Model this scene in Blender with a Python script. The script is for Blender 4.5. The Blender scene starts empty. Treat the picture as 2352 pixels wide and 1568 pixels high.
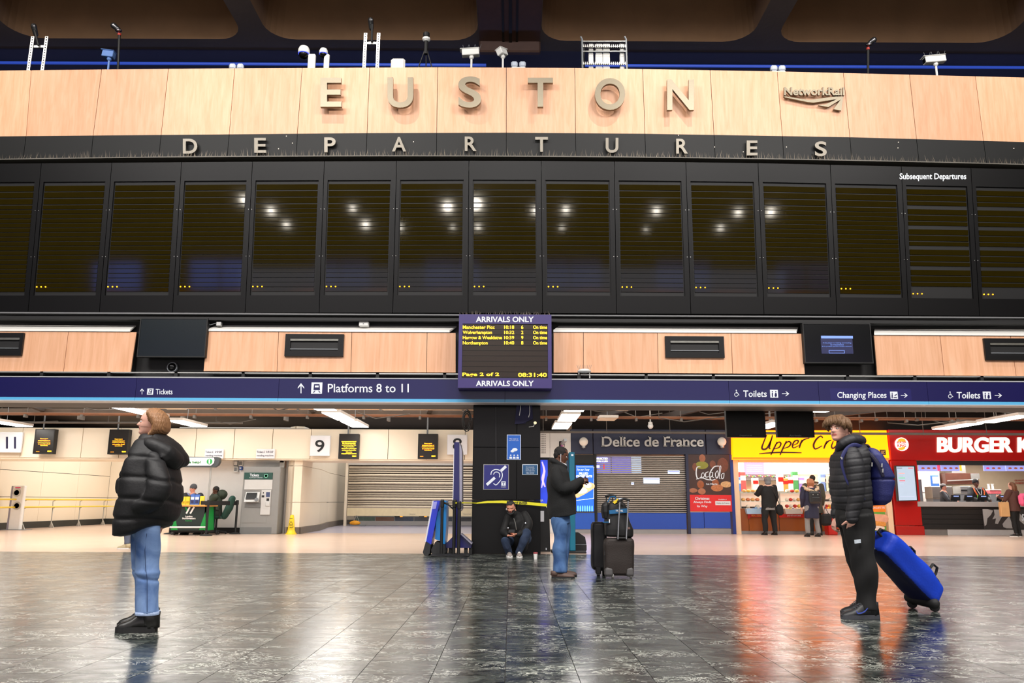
import bpy, bmesh, math, random
import numpy as np
from mathutils import Vector, Matrix
random.seed(7)
rng = np.random.default_rng(7)
SC = bpy.context.scene
COL = SC.collection
F_PX, CAM_H = 1829.0, 0.96
PITCH, ROLL = math.radians(11.40), 0.005
cam_d = bpy.data.cameras.new('camera')
cam_d.sensor_width = 36.0
cam_d.lens = 36.0 * F_PX / 2352.0
cam_d.clip_end = 300
cam = bpy.data.objects.new('camera', cam_d)
COL.objects.link(cam)
RM = Matrix.Rotation(math.pi / 2 + PITCH, 3, 'X') @ Matrix.Rotation(ROLL, 3, 'Z')
cam.matrix_world = Matrix.Translation((0, 0, CAM_H)) @ RM.to_4x4()
SC.camera = cam
SC.view_settings.view_transform = 'Standard'
SC.view_settings.look = 'None'
SC.view_settings.gamma = 1.0
SC.view_settings.use_curve_mapping = False
SC.view_settings.exposure = 0.14
W = bpy.data.worlds.new('world')
SC.world = W
W.use_nodes = True
W.node_tree.nodes['Background'].inputs[0].default_value = (0.30, 0.34, 0.45, 1)
W.node_tree.nodes['Background'].inputs[1].default_value = 0.02
def light(name, kind, loc, aim, power, color=(1, 1, 1), size=1.0, size_y=None, spot=60, blend=.5):
 d = bpy.data.lights.new(name, kind)
 d.energy = power
 d.color = color
 if kind == 'AREA':
  d.size = size
  if size_y:
   d.shape = 'RECTANGLE'
   d.size_y = size_y
 elif kind == 'SPOT':
  d.spot_size = math.radians(spot)
  d.spot_blend = blend
  d.shadow_soft_size = size
 else:
  d.shadow_soft_size = size
 o = bpy.data.objects.new(name, d)
 COL.objects.link(o)
 o.location = loc
 v = Vector(aim) - Vector(loc)
 o.rotation_euler = v.to_track_quat('-Z', 'Y').to_euler()
 return o
for lx, ly, pw in ((-13, 2, 1100), (0, .5, 1100), (13, 2, 1100), (-6.5, 3, 1000), (6.5, 3, 1000)):
 light('concourse_lamp', 'AREA', (lx, ly, 12.4), (lx * .8, ly + 4, 0), pw, (1, .96, .92), 3.5)
for lx, pw in ((-12.6, 600), (-8.4, 570), (-3.75, 820), (3.6, 820), (8.2, 570), (12.4, 600)):
 light('fascia_spot', 'SPOT', (lx, 11.2, 12.9), (lx, 14.85, 9.2), pw, (1, .93, .86), .06, spot=84, blend=.9)
for lx, ly, w_, h_, pw in ((-10, 20.6, 17, 6.6, 1500), (9.6, 20.8, 17, 7, 1250), (-12.6, 29.5, 6.5, 6, 560), (-4, 29.5, 5, 8, 420)):  # broad added fills standing in for many lamps and their bounce
 light('low_ceiling_fill', 'AREA', (lx, ly, 3.95), (lx, ly, 0), pw * .7, (1, .96, .9), w_, h_)
light('shop_light', 'AREA', (9.0, 27.6, 2.75), (9.0, 27.4, 0), 240, (1, .93, .82), 3.6, 1.6)
light('shop_light', 'AREA', (15.6, 27.8, 2.75), (15.6, 27.6, 0), 190, (1, .95, .88), 3.6, 1.6)
light('window_daylight', 'AREA', (0, -21, 8.8), (0, 10, 4), 200, (.45, .6, 1), 40, 1.8)
light('rear_fill_light', 'AREA', (0, -18, 3.4), (0, 10, 4.5), 1350, (1, .96, .93), 44, 4.5)  # added fill from behind the camera, no shops modelled there
for lx in (-13.5, -7, 0, 7, 13.5):  # added warm lights standing in for light bounced up into the coffers
 light('coffer_bounce_fill', 'AREA', (lx, 16.9, 10.2), (lx, 18.6, 13.6), 9, (1, .62, .34), 1.6, .3)
light('blue_strip_light', 'AREA', (0, 22.5, 10.9), (0, 21.2, 13), 90, (.35, .45, 1), 34, .3)
def ray(px, py):
 return RM @ Vector(((px - 1176.0) / F_PX, (784.0 - py) / F_PX, -1.0))
def P(px, py, Y):
 d = ray(px, py)
 return Vector((0, 0, CAM_H)) + d * (Y / d.y)
def G(px, py, z=0.0):
 d = ray(px, py)
 return Vector((0, 0, CAM_H)) + d * ((z - CAM_H) / d.z)
def PS(px, py, surf):
 y = surf(0, 5)
 for _ in range(7):
  p = P(px, py, y)
  y = surf(p.x, p.z)
 return P(px, py, y)
def flat(Y):
 return lambda x, z: Y
def rect(x0, y0, x1, y1, Y):
 ym, xm = (y0 + y1) / 2, (x0 + x1) / 2
 return P(x0, ym, Y).x, P(x1, ym, Y).x, P(xm, y1, Y).z, P(xm, y0, Y).z
def pxm(Y, z=1.0):
 """pixels per metre at depth Y"""
 return F_PX / (Y * math.cos(PITCH) + (z - CAM_H) * math.sin(PITCH))
def lin(c):
 return tuple(((v / 255) / 12.92 if v / 255 <= .04045 else ((v / 255 + .055) / 1.055) ** 2.4) for v in c)
MATS = {}
def M(name, rgb, rough=.5, metal=0.0, emit=0.0, var=.12, scale=6.0, bump=0.0, bscale=40.0, alpha=None, spec=None, stretch=None, coat=0.0, sheen=0):
 if name in MATS:
  return MATS[name]
 m = bpy.data.materials.new(name)
 m.use_nodes = True
 nt = m.node_tree
 N, L = nt.nodes, nt.links
 b = N['Principled BSDF']
 c = lin(rgb)
 b.inputs['Roughness'].default_value = rough
 b.inputs['Metallic'].default_value = metal
 if spec is not None:
  b.inputs['Specular IOR Level'].default_value = spec
 if coat:
  b.inputs['Coat Weight'].default_value = coat
  b.inputs['Coat Roughness'].default_value = .08
 if sheen and False:
  b.inputs['Sheen Weight'].default_value = sheen
 tc = N.new('ShaderNodeTexCoord')
 src = tc.outputs['Object']
 if stretch:
  mp = N.new('ShaderNodeMapping')
  mp.inputs['Scale'].default_value = stretch
  L.new(src, mp.inputs[0])
  src = mp.outputs[0]
 if var > 0:
  no = N.new('ShaderNodeTexNoise')
  no.inputs['Scale'].default_value = scale
  no.inputs['Detail'].default_value = 4
  L.new(src, no.inputs['Vector'])
  mx = N.new('ShaderNodeMix')
  mx.data_type = 'RGBA'
  mx.inputs[6].default_value = (*[v * (1 - var) for v in c], 1)
  mx.inputs[7].default_value = (*[min(1, v * (1 + var)) for v in c], 1)
  L.new(no.outputs[0], mx.inputs[0])
  L.new(mx.outputs[2], b.inputs['Base Color'])
  if emit:
   L.new(mx.outputs[2], b.inputs['Emission Color'])
 else:
  b.inputs['Base Color'].default_value = (*c, 1)
  b.inputs['Emission Color'].default_value = (*c, 1)
 if emit:
  b.inputs['Emission Strength'].default_value = emit
 if bump:
  n2 = N.new('ShaderNodeTexNoise')
  n2.inputs['Scale'].default_value = bscale
  n2.inputs['Detail'].default_value = 5
  L.new(src, n2.inputs['Vector'])
  bp = N.new('ShaderNodeBump')
  bp.inputs['Strength'].default_value = bump
  bp.inputs['Distance'].default_value = .02
  L.new(n2.outputs[0], bp.inputs['Height'])
  L.new(bp.outputs[0], b.inputs['Normal'])
 MATS[name] = m
 return m
def ramp(N, stops):
 r = N.new('ShaderNodeValToRGB')
 e = r.color_ramp.elements
 e[0].position, e[0].color = stops[0][0], (*stops[0][1], 1)
 e[1].position, e[1].color = stops[-1][0], (*stops[-1][1], 1)
 for p, c in stops[1:-1]:
  x = e.new(p)
  x.color = (*c, 1)
 return r
def stone_material():
 m = bpy.data.materials.new('green_grey_stone')
 m.use_nodes = True
 N, L = m.node_tree.nodes, m.node_tree.links
 b = N['Principled BSDF']
 geo = N.new('ShaderNodeNewGeometry')
 oi = N.new('ShaderNodeObjectInfo')
 sc = N.new('ShaderNodeVectorMath'); sc.operation = 'SCALE'
 comb = N.new('ShaderNodeCombineXYZ')
 mul = N.new('ShaderNodeMath'); mul.operation = 'MULTIPLY'; mul.inputs[1].default_value = 37.0
 L.new(oi.outputs['Random'], mul.inputs[0])
 L.new(mul.outputs[0], comb.inputs[2])
 add = N.new('ShaderNodeVectorMath')
 L.new(geo.outputs['Position'], add.inputs[0])
 L.new(comb.outputs[0], add.inputs[1])
 mp = N.new('ShaderNodeMapping')
 mp.inputs['Scale'].default_value = (1.0, 1.5, 1)
 L.new(add.outputs[0], mp.inputs[0])
 n1 = N.new('ShaderNodeTexNoise')
 n1.inputs['Scale'].default_value = 3.0
 n1.inputs['Detail'].default_value = 8
 n1.inputs['Roughness'].default_value = .62
 n1.inputs['Distortion'].default_value = 1.1
 L.new(mp.outputs[0], n1.inputs['Vector'])
 base = ramp(N, [(.34, lin((8, 12, 12))), (.46, lin((26, 32, 31))), (.56, lin((48, 55, 52))), (.68, lin((80, 87, 80)))])
 L.new(n1.outputs[0], base.inputs[0])
 n2 = N.new('ShaderNodeTexNoise')
 n2.inputs['Scale'].default_value = 4.6
 n2.inputs['Detail'].default_value = 9
 n2.inputs['Roughness'].default_value = .7
 n2.inputs['Distortion'].default_value = 2.2
 L.new(mp.outputs[0], n2.inputs['Vector'])
 vein = ramp(N, [(.476, (0, 0, 0)), (.496, (.95,) * 3), (.516, (0, 0, 0))])
 L.new(n2.outputs[0], vein.inputs[0])
 n3 = N.new('ShaderNodeTexNoise')
 n3.inputs['Scale'].default_value = 2.0
 n3.inputs['Detail'].default_value = 3
 L.new(mp.outputs[0], n3.inputs['Vector'])
 msk = ramp(N, [(.45, (.12,) * 3), (.6, (1, 1, 1))])
 L.new(n3.outputs[0], msk.inputs[0])
 mm = N.new('ShaderNodeMath'); mm.operation = 'MULTIPLY'
 L.new(vein.outputs[0], mm.inputs[0]); L.new(msk.outputs[0], mm.inputs[1])
 mx = N.new('ShaderNodeMix'); mx.data_type = 'RGBA'
 L.new(mm.outputs[0], mx.inputs[0])
 L.new(base.outputs[0], mx.inputs[6])
 mx.inputs[7].default_value = (*lin((236, 238, 226)), 1)
 L.new(mx.outputs[2], b.inputs['Base Color'])
 rr = ramp(N, [(.3, (.16,) * 3), (.7, (.27,) * 3)])
 L.new(n1.outputs[0], rr.inputs[0])
 L.new(rr.outputs[0], b.inputs['Roughness'])
 n4 = N.new('ShaderNodeTexNoise')
 n4.inputs['Scale'].default_value = 9
 n4.inputs['Detail'].default_value = 2
 L.new(geo.outputs['Position'], n4.inputs['Vector'])
 bp = N.new('ShaderNodeBump')
 bp.inputs['Strength'].default_value = .05
 bp.inputs['Distance'].default_value = .02
 L.new(n4.outputs[0], bp.inputs['Height'])
 L.new(bp.outputs[0], b.inputs['Normal'])
 b.inputs['Specular IOR Level'].default_value = .55
 return m
def wood_material():
 m = bpy.data.materials.new('beech_laminate')
 m.use_nodes = True
 N, L = m.node_tree.nodes, m.node_tree.links
 b = N['Principled BSDF']
 geo = N.new('ShaderNodeNewGeometry')
 oi = N.new('ShaderNodeObjectInfo')
 mp = N.new('ShaderNodeMapping')
 mp.inputs['Scale'].default_value = (6, 6, .45)
 L.new(geo.outputs['Position'], mp.inputs[0])
 add = N.new('ShaderNodeVectorMath')
 L.new(mp.outputs[0], add.inputs[0])
 cb = N.new('ShaderNodeCombineXYZ')
 mu = N.new('ShaderNodeMath'); mu.operation = 'MULTIPLY'; mu.inputs[1].default_value = 50
 L.new(oi.outputs['Random'], mu.inputs[0]); L.new(mu.outputs[0], cb.inputs[0])
 L.new(cb.outputs[0], add.inputs[1])
 n = N.new('ShaderNodeTexNoise')
 n.inputs['Scale'].default_value = 2.2
 n.inputs['Detail'].default_value = 6
 n.inputs['Roughness'].default_value = .6
 n.inputs['Distortion'].default_value = .5
 L.new(add.outputs[0], n.inputs['Vector'])
 r = ramp(N, [(.3, lin((216, 160, 121))), (.5, lin((226, 172, 135))), (.7, lin((234, 183, 148)))])
 L.new(n.outputs[0], r.inputs[0])
 hs = N.new('ShaderNodeHueSaturation')
 mr = N.new('ShaderNodeMapRange')
 mr.inputs[3].default_value = .93; mr.inputs[4].default_value = 1.06
 L.new(oi.outputs['Random'], mr.inputs[0])
 L.new(mr.outputs[0], hs.inputs['Value'])
 L.new(r.outputs[0], hs.inputs['Color'])
 L.new(hs.outputs[0], b.inputs['Base Color'])
 b.inputs['Roughness'].default_value = .42
 return m
def denim_material(name, dark, light_, scale=5):
 m = bpy.data.materials.new(name)
 m.use_nodes = True
 N, L = m.node_tree.nodes, m.node_tree.links
 b = N['Principled BSDF']
 tc = N.new('ShaderNodeTexCoord')
 n = N.new('ShaderNodeTexNoise')
 n.inputs['Scale'].default_value = scale
 n.inputs['Detail'].default_value = 5
 n.inputs['Distortion'].default_value = .6
 L.new(tc.outputs['Object'], n.inputs['Vector'])
 r = ramp(N, [(.35, lin(dark)), (.68, lin(light_))])
 L.new(n.outputs[0], r.inputs[0])
 L.new(r.outputs[0], b.inputs['Base Color'])
 b.inputs['Roughness'].default_value = .85
 n2 = N.new('ShaderNodeTexNoise'); n2.inputs['Scale'].default_value = 260
 L.new(tc.outputs['Object'], n2.inputs['Vector'])
 bp = N.new('ShaderNodeBump'); bp.inputs['Strength'].default_value = .25; bp.inputs['Distance'].default_value = .004
 L.new(n2.outputs[0], bp.inputs['Height']); L.new(bp.outputs[0], b.inputs['Normal'])
 return m
STONE = stone_material()
WOOD = wood_material()
BEIGE = M('polished_beige_stone', (214, 186, 166), .2, var=.07, scale=1.3, spec=.6)
BLACKP = M('black_panel', (25, 26, 26), .5, spec=.3, var=.08, scale=2)
BLACKD = M('display_housing', (10, 10, 11), .42, spec=.25, var=.08, scale=2)
BLACKM = M('black_matt', (16, 16, 17), .6)
BLACKG = M('black_gloss', (12, 12, 13), .18, spec=.3, bump=.03, bscale=3)
PILLARM = M('pillar_stone_black', (10, 10, 11), .3, spec=.22, var=.3, scale=3, bump=.05, bscale=4)
STEEL = M('brushed_steel', (118, 110, 95), .36, 1.0, var=.2, scale=30, stretch=(1, 1, 12))
GALV = M('galvanised_steel', (190, 190, 186), .4, .8)
CONC = M('dark_concrete', (120, 92, 66), .85, var=.25, scale=1.2, bump=.3, bscale=8)
CONCG = M('grey_concrete', (84, 80, 78), .85, var=.2, scale=1.0, bump=.3, bscale=8)
CREAM = M('cream_wall_panel', (232, 218, 196), .32, var=.05, scale=1.0)
WHITE = M('white_paint', (232, 230, 226), .45, var=.04)
NAVY = M('navy_sign', (21, 21, 78), .3, var=.12, scale=.8)
CYAN = M('pale_blue_stripe', (92, 178, 226), .35, var=.03)
INK = M('sign_white', (226, 232, 240), .5, var=.02)
LAMP = M('lamp_diffuser', (255, 252, 246), .5, emit=14.0, var=0)
LED = M('amber_led', (255, 190, 30), .5, emit=3.2, var=0)
LEDR = M('orange_led', (255, 140, 20), .5, emit=3.0, var=0)
OLIVE = M('unlit_amber_rows', (36, 29, 4), .06, var=.15, scale=3, spec=.5)
SKIN = M('fair_skin', (226, 172, 152), .5, var=.08, scale=9, sheen=.1)
SKINP = M('ruddy_skin', (216, 148, 122), .5, var=.1, scale=14)
SKINB = M('brown_skin', (92, 58, 42), .45, var=.1, scale=12)
LIPS = M('lips', (196, 108, 102), .4)
EYEW = M('eye_white', (235, 232, 228), .25, var=0)
EYED = M('eye_iris', (52, 44, 38), .15, var=0)
RUBBER = M('dark_rubber', (24, 24, 25), .7)
class B:
 def __init__(s):
  s.v, s.f, s.mi = [], [], []
  s.cur = 0
 def add(s, vs, fs):
  o = len(s.v)
  s.v.extend([tuple(v) for v in vs])
  s.f.extend([tuple(i + o for i in f) for f in fs])
  s.mi.extend([s.cur] * len(fs))
  return s
 def box(s, x0, y0, z0, x1, y1, z1, bev=0.0):
  if x0 > x1: x0, x1 = x1, x0
  if y0 > y1: y0, y1 = y1, y0
  if z0 > z1: z0, z1 = z1, z0
  if bev <= 0:
   vs = [(x, y, z) for z in (z0, z1) for x, y in ((x0, y0), (x1, y0), (x1, y1), (x0, y1))]
   return s.add(vs, [(3, 2, 1, 0), (4, 5, 6, 7), (0, 1, 5, 4), (1, 2, 6, 5), (2, 3, 7, 6), (3, 0, 4, 7)])
  b = min(bev, (x1 - x0) / 2.01, (y1 - y0) / 2.01, (z1 - z0) / 2.01)
  vs = []
  for z, q in ((z0, 1), (z0 + b, 0), (z1 - b, 0), (z1, 1)):
   i = b if q else 0
   vs += [(x0 + b, y0 + i, z), (x1 - b, y0 + i, z), (x1 - i, y0 + b, z), (x1 - i, y1 - b, z),
       (x1 - b, y1 - i, z), (x0 + b, y1 - i, z), (x0 + i, y1 - b, z), (x0 + i, y0 + b, z)]
  fs = [tuple(range(7, -1, -1)), tuple(range(24, 32))]
  for k in range(3):
   for j in range(8):
    fs.append((k * 8 + j, k * 8 + (j + 1) % 8, k * 8 + 8 + (j + 1) % 8, k * 8 + 8 + j))
  return s.add(vs, fs)
 def pbox(s, x0, y0, x1, y1, Y, d, bev=0.0):
  a, b, c, e = rect(x0, y0, x1, y1, Y)
  return s.box(a, Y, c, b, Y + d, e, bev)
 def rings(s, rs, cap=True):
  """rs: list of rings (equal point counts), closed tube"""
  n = len(rs[0])
  vs = [p for r in rs for p in r]
  fs = []
  for k in range(len(rs) - 1):
   for j in range(n):
    fs.append((k * n + j, k * n + (j + 1) % n, (k + 1) * n + (j + 1) % n, (k + 1) * n + j))
  if cap:
   fs.append(tuple(range(n - 1, -1, -1)))
   fs.append(tuple((len(rs) - 1) * n + j for j in range(n)))
  return s.add(vs, fs)
 def tube(s, pts, r, n=10, k=1.0, ref=None, cap=True, rnd=False):
  """tube through points; r number or list; k = depth ratio along ref axis (default world Y)"""
  P3 = [Vector(p) for p in pts]
  R = [r] * len(P3) if isinstance(r, (int, float)) else list(r)
  ref = Vector(ref) if ref is not None else Vector((0, 1, 0))
  rs = []
  if rnd:
   def ext(a, b, ra, out):
    d = (a - b).normalized()
    L = []
    for q in (1.0, .87, .5) if out else (.5, .87, 1.0):
     L.append((a + d * ra * q, ra * math.sqrt(max(.0025, 1 - q * q))))
    return L
   st = ext(P3[0], P3[1], R[0], True)
   en = ext(P3[-1], P3[-2], R[-1], False)
   P3 = [a for a, _ in st] + P3 + [a for a, _ in en]
   R = [q for _, q in st] + R + [q for _, q in en]
  prevA = None
  for i, c in enumerate(P3):
   t = (P3[min(i + 1, len(P3) - 1)] - P3[max(i - 1, 0)])
   t = t.normalized() if t.length > 1e-9 else Vector((0, 0, 1))
   rf = ref
   if abs(t.dot(rf)) > .97:
    rf = Vector((1, 0, 0)) if abs(t.x) < .9 else Vector((0, 0, 1))
   A = t.cross(rf).normalized()
   if prevA is not None and A.dot(prevA) < 0 and abs(t.dot(ref)) > .9:
    A = -A
   Bv = A.cross(t).normalized()
   prevA = A
   rs.append([c + A * R[i] * math.cos(a) + Bv * R[i] * k * math.sin(a) for a in [2 * math.pi * j / n for j in range(n)]])
  return s.rings(rs, cap)
 def ball(s, c, rx, ry=None, rz=None, n=14, m=9, rot=None):
  ry = rx if ry is None else ry
  rz = rx if rz is None else rz
  c = Vector(c)
  rs = []
  for i in range(m):
   ph = -math.pi / 2 + math.pi * (i + .35) / (m - .3)
   rs.append([Vector((rx * math.cos(ph) * math.cos(a), ry * math.cos(ph) * math.sin(a), rz * math.sin(ph))) for a in [2 * math.pi * j / n for j in range(n)]])
  if rot is not None:
   rs = [[rot @ p for p in r] for r in rs]
  return s.rings([[c + p for p in r] for r in rs])
 def lathe(s, c, prof, n=20, axis='Z'):
  """prof list of (r,h) from c along axis"""
  rs = []
  for r, h in prof:
   ring = []
   for j in range(n):
    a = 2 * math.pi * j / n
    u, v = r * math.cos(a), r * math.sin(a)
    ring.append({'Z': (c[0] + u, c[1] + v, c[2] + h), 'Y': (c[0] + u, c[1] + h, c[2] - v), 'X': (c[0] + h, c[1] + u, c[2] + v)}[axis])
   rs.append(ring)
  return s.rings(rs)
 def prism(s, pts, dv):
  """polygon (3D points) extruded by dv"""
  dv = Vector(dv)
  a = [Vector(p) for p in pts]
  n = len(a)
  return s.add(a + [p + dv for p in a], [tuple(range(n)), tuple(range(2 * n - 1, n - 1, -1))] + [(j, j + n, (j + 1) % n + n, (j + 1) % n) for j in range(n)])
 def pprism(s, pix, Y, d):
  """pixel polygon at plane Y extruded back by d"""
  sf = Y if callable(Y) else flat(Y)
  return s.prism([PS(x, y, sf) for x, y in pix], (0, d, 0))
 def slab(s, rows, Y, n=28, pw=2.2):
  """rows: (xl,yl,xr,yr,halfdepth[,yoff]) silhouettes lofted"""
  rs = []
  for r in rows:
   a = P(r[0], r[1], Y); b = P(r[2], r[3], Y)
   yo = r[5] if len(r) > 5 else 0
   c = (a + b) / 2 + Vector((0, yo, 0)); h = (b - a) / 2
   ring = []
   for j in range(n):
    t = 2 * math.pi * j / n
    ct, st = math.cos(t), math.sin(t)
    cx = math.copysign(abs(ct) ** (2 / pw), ct)
    sy = math.copysign(abs(st) ** (2 / pw), st)
    ring.append(c + h * cx + Vector((0, r[4] * sy, 0)))
   rs.append(ring)
  return s.rings(rs)
 def limb(s, nodes, Y, n=18, k=1.0, rnd=True, sub=3):
  """nodes: (px,py,yoff,r_px[,k]) smooth tube"""
  C = [P(a[0], a[1], Y + a[2]) for a in nodes]
  R = [a[3] / pxm(Y) for a in nodes]
  C, R = smooth_path(C, R, sub)
  return s.tube(C, R, n, k, rnd=rnd)
def smooth_path(C, R, sub=3):
 if len(C) < 3 or sub < 2:
  return C, R
 o, q = [], []
 n = len(C)
 for i in range(n - 1):
  p0, p1, p2, p3 = C[max(i - 1, 0)], C[i], C[i + 1], C[min(i + 2, n - 1)]
  for s_ in range(sub):
   t = s_ / sub
   o.append(.5 * ((2 * p1) + (p2 - p0) * t + (2 * p0 - 5 * p1 + 4 * p2 - p3) * t * t + (3 * p1 - p0 - 3 * p2 + p3) * t ** 3))
   q.append(R[i] * (1 - t) + R[i + 1] * t)
 o.append(C[-1]); q.append(R[-1])
 return o, q
def tag(o, label=None, cat=None, group=None, kind=None):
 if label: o['label'] = label
 if cat: o['category'] = cat
 if group: o['group'] = group
 if kind: o['kind'] = kind
 return o
def root_loc(o):
 v = Vector((0, 0, 0))
 while o is not None:
  v += o.location
  o = o.parent
 return v
def thing(name, label, cat, loc, group=None):
 o = bpy.data.objects.new(name, None)
 COL.objects.link(o)
 o.location = loc
 o.empty_display_size = .1
 return tag(o, label, cat, group)
def obj(name, b, mat, parent=None, smooth=False, origin=None, label=None, kind=None):
 """one mesh object; b is a B builder (world coords) or (verts, faces[, mat idx])"""
 if isinstance(b, B):
  V, Fc, MI = np.array([tuple(v) for v in b.v], dtype=float), b.f, b.mi
 else:
  V, Fc = np.asarray(b[0], dtype=float), b[1]
  MI = b[2] if len(b) > 2 else None
 if parent is not None:
  off = np.array(root_loc(parent))
  loc = Vector((0, 0, 0))
 elif origin is not None:
  off = np.array(origin); loc = Vector(origin)
 else:
  mn, mx = V.min(0), V.max(0)
  off = np.array([(mn[0] + mx[0]) / 2, (mn[1] + mx[1]) / 2, mn[2]])
  loc = Vector(off)
 me = bpy.data.meshes.new(name)
 me.from_pydata((V - off).tolist(), [], [tuple(int(i) for i in f) for f in Fc])
 for m in (mat if isinstance(mat, (list, tuple)) else [mat]):
  me.materials.append(m)
 if MI is not None and len(MI) == len(me.polygons):
  me.polygons.foreach_set('material_index', np.array(MI, dtype=np.int32))
 if smooth:
  me.polygons.foreach_set('use_smooth', np.ones(len(me.polygons), dtype=bool))
 me.update()
 o = bpy.data.objects.new(name, me)
 COL.objects.link(o)
 o.parent = parent
 o.location = loc
 if label: o['label'] = label
 if kind: o['kind'] = kind
 return o
def copy_tree(o, parent=None, dloc=None):
 c = o.copy()
 COL.objects.link(c)
 c.parent = parent
 if dloc is not None:
  c.location = o.location + Vector(dloc)
 for ch in o.children:
  copy_tree(ch, c)
 return c
def fuse(b, voxel=.008, smooth=2, disp=None):
 """merge overlapping solids into one continuous skin; returns (V,F)"""
 me = bpy.data.meshes.new('tmp')
 me.from_pydata([tuple(v) for v in b.v], [], b.f)
 me.update()
 bm = bmesh.new(); bm.from_mesh(me)
 bmesh.ops.recalc_face_normals(bm, faces=bm.faces)
 bm.to_mesh(me); bm.free()
 o = bpy.data.objects.new('tmp', me)
 COL.objects.link(o)
 md = o.modifiers.new('r', 'REMESH')
 md.mode = 'VOXEL'
 md.voxel_size = voxel
 if smooth:
  sm = o.modifiers.new('s', 'SMOOTH')
  sm.iterations = smooth
  sm.factor = .5
 dg = bpy.context.evaluated_depsgraph_get()
 ev = o.evaluated_get(dg)
 m2 = ev.to_mesh()
 n = len(m2.vertices)
 V = np.empty(n * 3); m2.vertices.foreach_get('co', V); V = V.reshape(-1, 3)
 Nn = np.empty(n * 3); m2.vertices.foreach_get('normal', Nn); Nn = Nn.reshape(-1, 3)
 Fc = [tuple(p.vertices) for p in m2.polygons]
 ev.to_mesh_clear()
 bpy.data.objects.remove(o)
 bpy.data.meshes.remove(me)
 if disp is not None:
  V = V + Nn * disp(V)[:, None]
 return V, Fc
def folds(amp=.006, freq=18, seed=0, dirs=((.3, .2, 1), (1, .4, .5), (-.6, .5, .8))):
 r = np.random.default_rng(seed)
 ph = r.uniform(0, 6.28, 8)
 def f(V):
  d = np.zeros(len(V))
  for i, q in enumerate(dirs):
   q = np.array(q) / np.linalg.norm(q)
   w = V @ q * freq * (1 + .37 * i)
   warp = 1.3 * np.sin(V[:, 0] * 9 + ph[i]) + 1.1 * np.sin(V[:, 1] * 11 + ph[i + 3]) + .9 * np.sin(V[:, 2] * 7 + ph[i + 4])
   d += np.sin(w + warp + ph[i]) / (1 + .5 * i)
  return d * amp * .5
 return f
def quilt(pitch, depth, tilt=(0, 0, 1), width=.22, seed=0, wob=.15, extra=None):
 q = np.array(tilt, dtype=float)
 def f(V):
  t = V @ q / pitch + wob * np.sin(V[:, 0] * 8 + seed) + wob * np.sin(V[:, 1] * 10)
  fr = t - np.round(t)
  d = -depth * np.exp(-(fr / width) ** 2)
  if extra is not None:
   d = d + extra(V)
  return d
 return f
def glyphs(s, bold=0.0, shear=0.0, ext=.0):
 cu = bpy.data.curves.new('t', 'FONT')
 cu.body = s
 cu.size = 1
 cu.shear = shear
 cu.offset = bold
 cu.resolution_u = 8 if len(s) == 1 else 3
 cu.extrude = .5
 o = bpy.data.objects.new('t', cu)
 COL.objects.link(o)
 dg = bpy.context.evaluated_depsgraph_get()
 dg.update()
 me = bpy.data.meshes.new_from_object(o.evaluated_get(dg))
 V = np.empty(len(me.vertices) * 3); me.vertices.foreach_get('co', V); V = V.reshape(-1, 3)
 Fc = [tuple(p.vertices) for p in me.polygons]
 bpy.data.objects.remove(o); bpy.data.curves.remove(cu); bpy.data.meshes.remove(me)
 return V, Fc
def text(s, x0, y0, x1, y1, Y, mat, parent, name='lettering', ext=.008, bold=0.0, shear=0.0, label=None, gap=.002, box=None, smooth=False):
 """writing fitted into a pixel rectangle on the plane/surface Y, standing ext proud of it"""
 V, Fc = glyphs(s, bold, shear)
 mn, mx = (V.min(0), V.max(0)) if box is None else box
 sf = Y if callable(Y) else flat(Y)
 u = (V[:, 0] - mn[0]) / max(1e-6, mx[0] - mn[0])
 v = (V[:, 1] - mn[1]) / max(1e-6, mx[1] - mn[1])
 w = V[:, 2] + .5
 c = [np.array(PS(a, b_, sf)) for a, b_ in ((x0, y1), (x1, y1), (x0, y0), (x1, y0))]
 Q = (c[0][None] * ((1 - u) * (1 - v))[:, None] + c[1][None] * (u * (1 - v))[:, None] + c[2][None] * ((1 - u) * v)[:, None] + c[3][None] * (u * v)[:, None])
 Q[:, 1] -= gap + w * ext
 return obj(name, (Q, Fc), mat, parent, label=label, smooth=smooth)
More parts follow.
